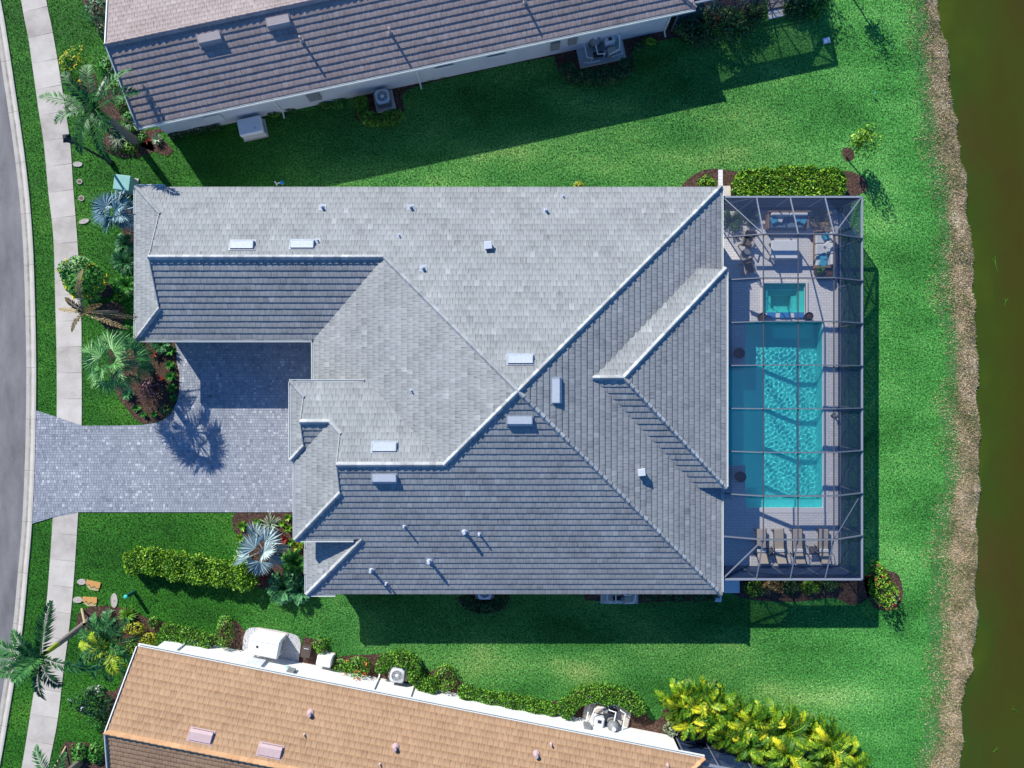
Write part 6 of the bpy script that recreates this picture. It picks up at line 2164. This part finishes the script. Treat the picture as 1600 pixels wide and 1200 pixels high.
lid_round('oval pinkish meter cover in the lawn below the lamp post', 122, 257, 0.27, 0.15, 'coping')
lid_round('small round brown valve cover in the lawn, upper of two', 125, 284, 0.16, 0.15, 'wicker')
lid_round('small round brown valve cover in the lawn, lower of two', 128, 310, 0.17, 0.16, 'wicker')
lid_round('oval pale cover at the pavement edge left of the silver fan palm', 132, 346, 0.3, 0.14, 'concrete', 0.25)
lid_round('oval meter cover left of the upper orange slab', 128, 909, 0.25, 0.17, 'coping', -0.05)
lid_round('oval greyish cover left of the lower orange slab', 122, 937, 0.28, 0.18, 'concrete')
lid_round('long pale cover standing alone right of the orange slabs', 179, 938, 0.2, 0.42, 'concrete')
for px, py, rot, lb in ((146, 914, -0.2, 'upper broken orange slab on the front lawn'), (141, 939, -0.05, 'lower broken orange slab on the front lawn')):
    x, y = P(px, py, 0)
    t = thing('clay_slab', lb, 'slab', (x, y, 0), rot, 'orange slabs on the lawn')
    mb = MB()
    mb.prism([(-0.42, 0.24), (-0.42, -0.02), (-0.28, -0.06), (-0.2, 0.03), (-0.05, -0.16), (0.1, -0.02), (0.28, -0.14), (0.42, -0.08), (0.42, 0.22)][::-1], 0, 0.07, 0.6)
    mb.build('top_piece', M['orange'], t)
    mb = MB()
    mb.prism([(-0.36, -0.12), (-0.2, -0.03), (-0.06, -0.22), (0.1, -0.08), (0.28, -0.2), (0.4, -0.14), (0.36, -0.27), (-0.1, -0.3)][::-1], 0, 0.055, 0.2)
    mb.build('broken_piece', M['stake'], t)
    NOGRASS.append([(x - .46, y - .34), (x + .46, y - .34), (x + .46, y + .3), (x - .46, y + .3)])
x, y = P(210, 925, 0)
t = thing('cable_post', 'green cable post with a bright teal cap on the front lawn', 'cable post', (x, y, 0))
mb = MB(); mb.lathe(0, 0, [(0.13, 0), (0.12, 0.05), (0.11, 0.86)], 14); mb.build('post', M['darkgreen'], t)
mb = MB(); mb.lathe(0, 0, [(0.115, 0.862), (0.115, 0.92), (0.07, 0.96), (0.02, 0.97)], 14); mb.build('cap', M['teal'], t)
# small green sprinkler marker, white lid
x, y = P(1361, 148, 0)
t = thing('marker_flag', 'tiny teal marker on the lawn between the upper shadow and the young tree', 'marker', (x, y, 0))
mb = MB(); mb.tube([(0, 0, 0), (0.01, 0, 0.3)], 0.008, 5); mb.build('wire', M['orange'], t)
mb = MB(); mb.box(0.07, 0, 0.2, 0.3, 0.12, 0.05, 0.4); mb.build('flag', M['teal'], t)
x, y = P(1291, 64, 0)
t = thing('lawn_lid', 'small square lilac grey lid in the shaded lawn at the upper right', 'utility lid', (x, y, 0), AN)
mb = MB(); mb.box(0, 0, 0, 0.07, 0.42, 0.34, 0, 0.9, 0, 0.01, 0.03); mb.build('frame', M['lightgrey'], t)
mb = MB(); mb.box(0, 0, 0.071, 0.085, 0.34, 0.26, 0, 0.9, 0, 0.005); mb.build('cover', M['white'], t)
# sprinkler riser by the long roof edge
x, y = P(442, 288, 0)
t = thing('irrigation_valve', 'small white valve with a blue tap beside the long upper roof edge', 'valve', (x, y, 0), 0.6)
mb = MB(); mb.tube([(0, 0, 0), (0, 0, 0.35), (-0.25, 0.12, 0.35)], 0.03, 8); mb.build('pipe', M['white'], t)
mb = MB(); mb.lathe(0.05, -0.05, [(0.1, 0.3), (0.12, 0.36), (0.03, 0.38)], 10); mb.build('tap', M['bluetile'], t)
mb = MB(); mb.tube([(-0.25, 0.0, 0.38), (-0.25, 0.24, 0.38)], 0.035, 8); mb.build('coupling', M['white'], t)

# ------------------------------------------------------------------ street lamp
bx, by = P(175, 255, 0)
hx, hy = P(106, 218, 4.0)
t = thing('street_lamp', 'dark street lamp with a square lantern at the pavement edge', 'street lamp', (bx, by, 0))
mb = MB(); mb.lathe(0, 0, [(0.17, 0), (0.16, 0.25), (0.09, 0.4), (0.075, 0.9), (0.055, 3.5), (0.05, 3.62)], 12); mb.build('pole', M['dark'], t)
mb = MB(); mb.lathe(0, 0, [(0.12, 3.60), (0.16, 3.66), (0.1, 3.7)], 12); mb.build('collar', M['dark'], t)
mb = MB()
for k in range(4):
    a, b = k * pi / 2 + pi / 4 + .1, (k + 1) * pi / 2 + pi / 4 + .1
    for z0, z1, r0, r1, tn in ((3.7, 4.05, 0.16, 0.24, 0.3),):
        mb.face([(r0 * cos(a), r0 * sin(a), z0), (r0 * cos(b), r0 * sin(b), z0), (r1 * cos(b), r1 * sin(b), z1), (r1 * cos(a), r1 * sin(a), z1)], tn)
mb.build('lantern_glass', M['glass'], t)
mb = MB()
for k in range(4):
    a, b = k * pi / 2 + pi / 4 + .1, (k + 1) * pi / 2 + pi / 4 + .1
    mb.face([(0.31 * cos(a), 0.31 * sin(a), 4.05), (0.31 * cos(b), 0.31 * sin(b), 4.05), (0.06 * cos(b), 0.06 * sin(b), 4.22), (0.06 * cos(a), 0.06 * sin(a), 4.22)], 0.8)
    mb.face([(0.31 * cos(b), 0.31 * sin(b), 4.05), (0.31 * cos(a), 0.31 * sin(a), 4.05), (0.05 * cos(a), 0.05 * sin(a), 4.04), (0.05 * cos(b), 0.05 * sin(b), 4.04)], 0.3)
mb.face([(0.06 * cos(k * pi / 2 + pi / 4 + .1), 0.06 * sin(k * pi / 2 + pi / 4 + .1), 4.22) for k in range(4)])
mb.build('roof_cap', M['dark'], t)

# ------------------------------------------------------------------ steps and paths round the enclosure
mb = MB()
for i in range(7):
    mb.box(P(1125.5, 0)[0], P(0, 268 + i * 5.2)[1], 0, 0.05 + 0.002 * (i % 3), 0.26, 0.185, 0, random.uniform(0.2, 0.7))
struct(mb.build('paver_path', M['deck']))
mb = MB()
x0_, y0_ = P(1128, 307)
x1_, y1_ = P(1141, 291)
mb.prism(ccw([(x0_, y0_), (x1_, y0_), (x1_, y1_), (x0_, y1_)]), 0, 0.09, 0.7)
struct(mb.build('door_slab', M['concrete']))
for (a, b, c, d) in ((1131, 903, 1155, 926), (1117, 922, 1127, 940)):
    mb = MB()
    x0_, y0_ = P(a, b)
    x1_, y1_ = P(c, d)
    mb.prism(ccw([(x0_, y0_), (x1_, y0_), (x1_, y1_), (x0_, y1_)]), 0, 0.07, 0.6)
    struct(mb.build('door_slab', M['deck']))
    NOGRASS.append([(x0_, y0_), (x1_, y0_), (x1_, y1_), (x0_, y1_)])

# ------------------------------------------------------------------ furniture on the terrace
def cushion_box(mb, cx, cy, z0, z1, w, d, rot=0, tone=0.5):
    mb.box(cx, cy, z0, z1, w, d, rot, tone, 0, min(0.05, (z1 - z0) * 0.4), 0.07)


def sofa(label, x, y, rot, W, D=0.95, nb=2, seatm='bluecushion', name='sofa', pillows=()):
    t = thing(name, label, 'sofa', (x, y, DZ), rot)
    mb = MB(); mb.box(0, 0, 0.12, 0.22, W, D, 0, 0.5, 0, 0.01); mb.build('frame', M['wood'], t)
    for sx_ in (-1, 1):
        for sy_ in (-1, 1):
            mb = MB(); mb.box(sx_ * (W / 2 - .06), sy_ * (D / 2 - .06), 0, 0.115, 0.07, 0.07); mb.build('leg', M['wood'], t)
    mb = MB(); mb.box(0, D / 2 - 0.05, 0.22, 0.72, W, 0.09, 0, 0.5, 0, 0.02, 0.03); mb.build('back_frame', M['wood'], t)
    for sx_ in (-1, 1):
        mb = MB(); mb.box(sx_ * (W / 2 - 0.06), -0.06, 0.224, 0.56, 0.11, D - 0.14, 0, 0.6, 0, 0.02, 0.03); mb.build('armrest', M['wood'], t)
    n = nb
    w_ = (W - 0.26) / n
    for i in range(n):
        cx = -W / 2 + 0.13 + w_ * (i + 0.5)
        mb = MB(); cushion_box(mb, cx, -0.08, 0.224, 0.42, w_ - 0.02, D - 0.28, 0, 0.5); mb.build('seat_cushion', M[seatm], t)
        mb = MB(); cushion_box(mb, cx, D / 2 - 0.2, 0.424, 0.74, w_ - 0.02, 0.18, 0, 0.7); mb.build('back_cushion', M['cushion'], t)
    return t


def pillow(label, x, y, z, rot, m, s=0.42, group='loose pillows on the terrace sofas'):
    t = thing('pillow', label, 'pillow', (x, y, z), rot, group)
    mb = MB()
    rr = []
    for k, (sc, zz) in enumerate(((0.86, 0), (1.0, 0.05), (1.0, 0.08), (0.82, 0.14))):
        rr.append([(s / 2 * sc * (1 if abs(math.cos(a)) > .3 and abs(math.sin(a)) > .3 and False else 1) * max(-1, min(1, 1.35 * cos(a))), s / 2 * sc * max(-1, min(1, 1.35 * sin(a))), zz) for a in [2 * pi * i / 16 for i in range(16)]])
    for k in range(3):
        for i in range(16):
            j = (i + 1) % 16
            mb.face([rr[k][i], rr[k][j], rr[k + 1][j], rr[k + 1][i]])
    mb.face(rr[3], 0.7)
    mb.face(list(reversed(rr[0])))
    mb.build('cover', M[m], t)
    mb = MB()
    for i in range(16):
        a, b = rr[1][i], rr[1][(i + 1) % 16]
        mb.tube([(a[0] * 1.01, a[1] * 1.01, 0.065), (b[0] * 1.01, b[1] * 1.01, 0.065)], 0.008, 4, 0.5, caps=False)
    mb.build('piping', M[m], t)
    return t


sx_, sy_ = P(1230, 345, 0.4)
sofa('wooden sofa with grey blue seat cushions at the upper end of the terrace', sx_, sy_, 0, 2.4, 1.0, 2, 'greyblue')
pillow('turquoise pillow at the left end of the blue seated sofa', sx_ - 0.82, sy_ + 0.02, DZ + 0.43, 0.4, 'bluecushion')
pillow('pale blue pillow second from the left on the blue seated sofa', sx_ - 0.5, sy_ + 0.06, DZ + 0.43, -0.3, 'cushion', 0.38)
pillow('turquoise pillow at the right end of the blue seated sofa', sx_ + 0.85, sy_ - 0.02, DZ + 0.43, -0.5, 'bluecushion')
pillow('small turquoise pillow second from the right on the blue seated sofa', sx_ + 0.52, sy_ + 0.06, DZ + 0.43, 0.3, 'bluecushion', 0.36)
ux, uy = P(1287, 390, 0.4)
sofa('wooden sofa with white seat cushions at the right side of the terrace', ux, uy, -pi / 2, 2.2, 1.05, 3, 'cushion')
pillow('blue grey pillow at the upper end of the white seated sofa', ux + 0.05, uy + 0.75, DZ + 0.43, 0.5, 'bluecushion')
pillow('white pillow near the middle of the white seated sofa', ux + 0.18, uy + 0.2, DZ + 0.43, 0.8, 'cushion', 0.4)
pillow('round looking pale pillow at the back of the white seated sofa', ux + 0.25, uy - 0.12, DZ + 0.43, 0.2, 'cushion', 0.36)
pillow('bright turquoise pillow at the lower end of the white seated sofa', ux - 0.1, uy - 0.45, DZ + 0.43, 0.35, 'bluecushion', 0.42)
pillow('bright blue pillow lowest on the white seated sofa', ux - 0.12, uy - 0.82, DZ + 0.43, -0.3, 'bluecushion', 0.42)
# cloth covered table
x, y = P(1226, 390, 0.6)
t = thing('coffee_table', 'white topped square table between the two terrace sofas', 'table', (x, y, DZ))
mb = MB(); mb.box(0, 0, 0.50, 0.6, 1.55, 1.05, 0, 0.7, 0, 0.03, 0.1); mb.build('tabletop', M['white'], t)
mb = MB(); mb.box(0, -0.53, 0.36, 0.495, 1.45, 0.04, 0, 0.6); mb.box(0, 0, 0.40, 0.497, 1.44, 0.96, 0, 0.3); mb.build('apron', M['lightgrey'], t)
for a in (-1, 1):
    for b in (-1, 1):
        mb = MB(); mb.box(a * 0.68, b * 0.42, 0, 0.398, 0.09, 0.09); mb.build('leg', M['midgrey'], t)


def armchair(label, px, py, rot):
    x, y = P(px, py, 0.35)
    t = thing('armchair', label, 'chair', (x, y, DZ), rot, 'wooden armchairs on the terrace')
    mb = MB(); cushion_box(mb, 0, 0, 0.34, 0.45, 0.56, 0.58, 0, 0.5); mb.build('seat', M['wicker'], t)
    mb = MB()
    mb.beam((-0.26, 0.3, 0.46), (-0.26, 0.48, 0.9), 0.05, 0.05)
    mb.beam((0.26, 0.3, 0.46), (0.26, 0.48, 0.9), 0.05, 0.05)
    mb.beam((-0.26, 0.47, 0.88), (0.26, 0.47, 0.88), 0.05, 0.06)
    mb.face([(-0.25, 0.3, 0.46), (0.25, 0.3, 0.46), (0.25, 0.46, 0.86), (-0.25, 0.46, 0.86)], 0.4)
    mb.build('backrest', M['wicker'], t)
    for sx2 in (-1, 1):
        mb = MB(); mb.beam((sx2 * 0.33, -0.32, 0.62), (sx2 * 0.31, 0.38, 0.66), 0.07, 0.035, 0.8); mb.build('armrest', M['sling'], t)
        for yy, zt in ((-0.3, 0.6), (0.32, 0.64)):
            mb = MB(); mb.beam((sx2 * 0.33, yy, 0), (sx2 * 0.33, yy, zt), 0.045, 0.045); mb.build('leg', M['wood'], t)
    mb = MB(); mb.beam((-0.33, -0.3, 0.33), (0.33, -0.3, 0.33), 0.045, 0.05); mb.beam((-0.33, 0.3, 0.33), (0.33, 0.3, 0.33), 0.045, 0.05); mb.build('seat_rail', M['wood'], t)
    return t


armchair('wooden armchair behind the small round table, facing down the terrace', 1166, 377, pi + 2.9)
armchair('wooden armchair with brown cushion below the small round table', 1168, 419, pi / 2 - 1.25)
x, y = P(1165, 396, 0.45)
t = thing('side_table', 'small round grey side table between the two armchairs', 'table', (x, y, DZ))
mb = MB(); mb.lathe(0, 0, [(0.25, 0.42), (0.26, 0.44), (0.26, 0.455), (0.24, 0.46)], 20); mb.build('tabletop', M['midgrey'], t)
mb = MB(); mb.lathe(0, 0, [(0.2, 0), (0.19, 0.03), (0.03, 0.05), (0.03, 0.41)], 14); mb.build('pedestal', M['midgrey'], t)


def planter(label, px, py, r_, h, plant=None, m='dark', name='planter', rim=None):
    x, y = P(px, py, h)
    t = thing(name, label, 'planter', (x, y, DZ))
    mb = MB(); mb.lathe(0, 0, [(r_ * 0.72, 0), (r_ * 0.95, h * 0.6), (r_, h - 0.03), (r_, h), (r_ * 0.88, h), (r_ * 0.86, h - 0.08)], 22); mb.build('pot', M[m], t)
    mb = MB(); mb.face([(r_ * 0.86 * cos(2 * pi * k / 20), r_ * 0.86 * sin(2 * pi * k / 20), h - 0.06) for k in range(20)]); mb.build('soil', M['mulch'], t)
    if plant:
        rg = np.random.default_rng(nseed())
        p, rad = blob(260, r_ * 1.05, r_ * 1.05, 0.35, nseed(), h - 0.05, 0.3)
        s = Soup(); s.add(leaf_quads(p, 0.09, 0.5, 0.45, rg), tone_of(260, rg)); s.build('foliage', M[plant], t)
    return t


planter('planter with a bushy green plant below the white seated sofa', 1281, 424, 0.28, 0.45, 'lf_green', 'brownbox')
planter('dark round pot with a pale rim beside the bushy green planter', 1294, 427, 0.33, 0.5, None, 'darkgreen')
planter('dark bowl on the left corner post of the spa', 1191, 495, 0.24, 0.42, None, 'dark')
planter('dark bowl on the right corner post of the spa', 1264, 494, 0.24, 0.42, None, 'dark')
planter('round black planter on the terrace at the upper left of the pool', 1155, 552, 0.32, 0.4, None, 'dark')
planter('round black planter on the terrace at the lower left of the pool', 1157, 745, 0.32, 0.4, None, 'dark')
fern_clump('dry feathery plant beside the blue seated sofa under the screen', 1284, 342, 0.7, 0.7, 'lf_dry', 24, ll=0.2, name='potted_palm', cat='plant')
fern_clump('dark feathery plant at the upper left corner of the terrace', 1142, 345, 0.55, 0.7, 'lf_dark', 20, ll=0.2, name='potted_palm', cat='plant')
fern_clump('dark feathery plant left of the blue seated sofa', 1170, 338, 0.55, 0.7, 'lf_dark', 20, ll=0.2, name='potted_palm', cat='plant')
x, y = P(1306, 650, 0.3)
t = thing('pool_light', 'small dark garden ornament at the right rim of the pool', 'ornament', (x, y, DZ), 0.5)
mb = MB(); mb.lathe(0, 0, [(0.12, 0), (0.1, 0.05), (0.04, 0.1), (0.04, 0.3), (0.11, 0.36), (0.03, 0.42)], 12); mb.build('figure', M['midgrey'], t)
mb = MB(); mb.box(0, 0, -0.0, 0.04, 0.3, 0.3, 0.3, 0.5, 0, 0.01); mb.build('plinth', M['dark'], t)
x, y = P(1151, 521, 0)
t = thing('skimmer_lid', 'small square skimmer lid in the terrace at the upper left of the pool', 'utility lid', (x, y, DZ))
mb = MB(); mb.box(0, 0, 0.001, 0.012, 0.34, 0.34, 0, 0.6, 0, 0.003); mb.build('frame', M['lightgrey'], t)
mb = MB(); mb.box(0, 0, 0.0125, 0.018, 0.26, 0.26, 0, 0.4, 0, 0.003); mb.build('cover', M['white'], t)


def lounger():
    t = thing('sun_lounger', 'x', 'sun lounger', (0, 0, DZ))
    w = 0.62
    mb = MB()
    # bed towards +y, raised back towards -y
    mb.box(0, 0.42, 0.30, 0.345, w - 0.08, 1.28, 0, 0.5, 0, 0.01, 0.03)
    mb.build('seat', M['sling'], t)
    mb = MB()
    a = radians(38)
    L = 0.72
    y0_, z0_ = -0.26, 0.33
    y1_, z1_ = y0_ - L * cos(a), z0_ + L * sin(a)
    hw = w / 2 - 0.04
    nx_ = 0.045
    mb.face([(-hw, y0_, z0_), (-hw, y1_, z1_), (hw, y1_, z1_), (hw, y0_, z0_)][::-1], 0.5)
    mb.face([(-hw, y0_, z0_ - nx_), (-hw, y1_, z1_ - nx_), (hw, y1_, z1_ - nx_), (hw, y0_, z0_ - nx_)], 0.3)
    mb.face([(-hw, y1_, z1_), (-hw, y1_, z1_ - nx_), (hw, y1_, z1_ - nx_), (hw, y1_, z1_)], 0.4)
    mb.build('backrest', M['sling'], t)
    mb = MB(); mb.box(0, -0.18, 0.35, 0.44, w - 0.06, 0.2, 0, 0.7, 0, 0.03, 0.05); mb.build('lumbar_cushion', M['white'], t)
    for s in (-1, 1):
        mb = MB()
        mb.beam((s * (w / 2 - 0.02), 1.08, 0.31), (s * (w / 2 - 0.02), -0.3, 0.31), 0.04, 0.05)
        mb.beam((s * (w / 2 - 0.02), -0.28, 0.31), (s * (w / 2 - 0.02), y1_, z1_ - 0.02), 0.04, 0.05)
        mb.build('side_rail', M['dark'], t)
        mb = MB()
        mb.tube([(s * w / 2, 0.1, 0.3), (s * (w / 2 + 0.06), 0.05, 0.5), (s * (w / 2 + 0.07), -0.25, 0.56), (s * (w / 2 + 0.03), -0.5, 0.5)], 0.022, 6)
        mb.build('armrest', M['dark'], t)
        for yy in (0.95, -0.4):
            mb = MB(); mb.beam((s * (w / 2 - 0.02), yy, 0.3), (s * (w / 2 + 0.02), yy + 0.03, 0.0), 0.04, 0.04); mb.build('leg', M['dark'], t)
    return t


lp = lounger()
spots = [(1189, 855, 'leftmost beige sun lounger at the lower end of the terrace'), (1217, 855, 'beige sun lounger second from the left, right of a black side table'), (1246, 855, 'beige sun lounger third from the left, left of a black side table'), (1286, 855, 'rightmost beige sun lounger at the lower end of the terrace')]
for i, (px, py, lb) in enumerate(spots):
    x, y = P(px, py, 0.35)
    if i == 0:
        o = lp
        o.location = (x, y, DZ)
        o['label'] = lb
        o['group'] = 'sun loungers in a row'
    else:
        o = dup(lp, (x, y, DZ), random.uniform(-0.03, 0.03), lb, None, 'sun loungers in a row')
for px, py, lb in ((1201, 862, 'black slatted side table between the two left sun loungers'), (1270, 860, 'black slatted side table between the two right sun loungers')):
    x, y = P(px, py, 0.4)
    t = thing('side_table', lb, 'table', (x, y, DZ), 0.03, 'black side tables')
    mb = MB()
    for k in range(7):
        mb.box(-0.21 + k * 0.07, 0, 0.38, 0.405, 0.045, 0.46, 0, 0.5)
    mb.box(0, 0.22, 0.35, 0.378, 0.5, 0.03)
    mb.box(0, -0.22, 0.35, 0.378, 0.5, 0.03)
    mb.build('tabletop', M['dark'], t)
    for a in (-1, 1):
        for b in (-1, 1):
            mb = MB(); mb.beam((a * 0.22, b * 0.2, 0.35), (a * 0.26, b * 0.24, 0), 0.03, 0.03); mb.build('leg', M['dark'], t)

# ------------------------------------------------------------------ turf, dry grass, reeds
for k, (px, py, a_, L_, lb) in enumerate(((1556, 412, 1.75, 0.95, 'long pale reed floating in the pond, uppermost of four'), (1572, 472, 1.2, 0.5, 'short bent reed floating in the pond below the long pale one'), (1586, 1108, 2.3, 0.6, 'short reed floating in the lower right corner of the pond, upper of two'), (1556, 1172, 0.6, 0.4, 'tiny reed floating in the lower right corner of the pond, lower of two'))):
    x, y = P(px, py, WZ)
    o = thing('floating_reed', lb, 'reed', (x, y, WZ + 0.01), a_, 'reeds floating in the pond')
    mb = MB()
    mb.tube([(-L_ / 2, 0, 0.0), (0, 0.05, 0.03), (L_ / 2, -0.02, 0.01)], [0.012, 0.016, 0.008], 5)
    mb.build('stalk', M['lf_green'], o)
    mb = MB()
    mb.face([(0, 0.05, 0.035), (L_ * 0.2, 0.14, 0.04), (L_ * 0.42, 0.2, 0.02), (L_ * 0.2, 0.11, 0.04)], 0.6)
    mb.build('leaf', M['lf_green'], o)
def scatter(n, x0, x1, y0, y1, keep):
    x = rng.uniform(x0, x1, n)
    y = rng.uniform(y0, y1, n)
    k = keep(x, y)
    return x[k], y[k]


def keep_turf(x, y):
    e = np.interp(y, [p[1] for p in reversed(edge)], [p[0] for p in reversed(edge)])
    kx = np.interp(-y, [-p[1] for p in kl], [p[0] for p in kl])
    ok = (x < e + rng.uniform(-0.9, 1.1, len(x)) + 0.25 * np.sin(y * 0.8) + 0.2 * np.sin(y * 2.7 + 1)) & (x > kx + 0.03)
    for poly in NOGRASS:
        bx0, bx1 = min(p[0] for p in poly), max(p[0] for p in poly)
        by0, by1 = min(p[1] for p in poly), max(p[1] for p in poly)
        idx = np.where(ok & (x > bx0) & (x < bx1) & (y > by0) & (y < by1))[0]
        if len(idx):
            ok[idx[pip(x[idx], y[idx], poly)]] = False
    return ok


def blades(x, y, z, hmin, hmax, w, lean, name, m):
    n = len(x)
    a = rng.uniform(0, 2 * pi, n)
    hh = rng.uniform(hmin, hmax, n)
    ln_ = rng.uniform(0.2, 1.0, n) * lean
    b = rng.uniform(0, 2 * pi, n)
    c, s_ = np.cos(a) * w / 2, np.sin(a) * w / 2
    q = np.stack([np.stack([x - c, y - s_, z], 1), np.stack([x + c, y + s_, z], 1), np.stack([x + np.cos(b) * ln_, y + np.sin(b) * ln_, z + hh], 1)], 1)
    o = np_mesh(name, q, rng.uniform(0, 1, n), m)
    return struct(o, 'stuff')


gx, gy = scatter(520000, -31.5, 26.0, -23.6, 23.6, keep_turf)
blades(gx, gy, np.full(len(gx), -0.004), 0.03, 0.085, 0.045, 0.07, 'grass', M['blade'])


def keep_bank(x, y):
    e = np.interp(y, [p[1] for p in reversed(edge)], [p[0] for p in reversed(edge)])
    w_ = np.interp(y, [p[1] for p in reversed(wline)], [p[0] for p in reversed(wline)])
    return (x > e + rng.uniform(-1.3, 0.9, len(x)) ** 1 + 0.3 + 0.25 * np.sin(y * 0.8) + 0.2 * np.sin(y * 2.1)) & (x < w_ - 0.03)


gx, gy = scatter(200000, 21.8, 28.0, -23.6, 23.6, keep_bank)
e_ = np.interp(gy, [p[1] for p in reversed(edge)], [p[0] for p in reversed(edge)])
w_ = np.interp(gy, [p[1] for p in reversed(wline)], [p[0] for p in reversed(wline)])
f_ = np.clip((gx - e_) / (w_ - e_), 0, 1)
gz = np.interp(f_, [0, 0.13, 0.22, 0.31, 0.42, 0.55, 0.70, 0.82, 0.92, 0.965, 1.0], [0.003, 0.002, -0.01, -0.03, -0.07, -0.12, -0.19, -0.25, -0.31, -0.35, WZ])
blades(gx, gy, gz, 0.03, 0.10, 0.04, 0.11, 'dry_grass', M['dryblade'])
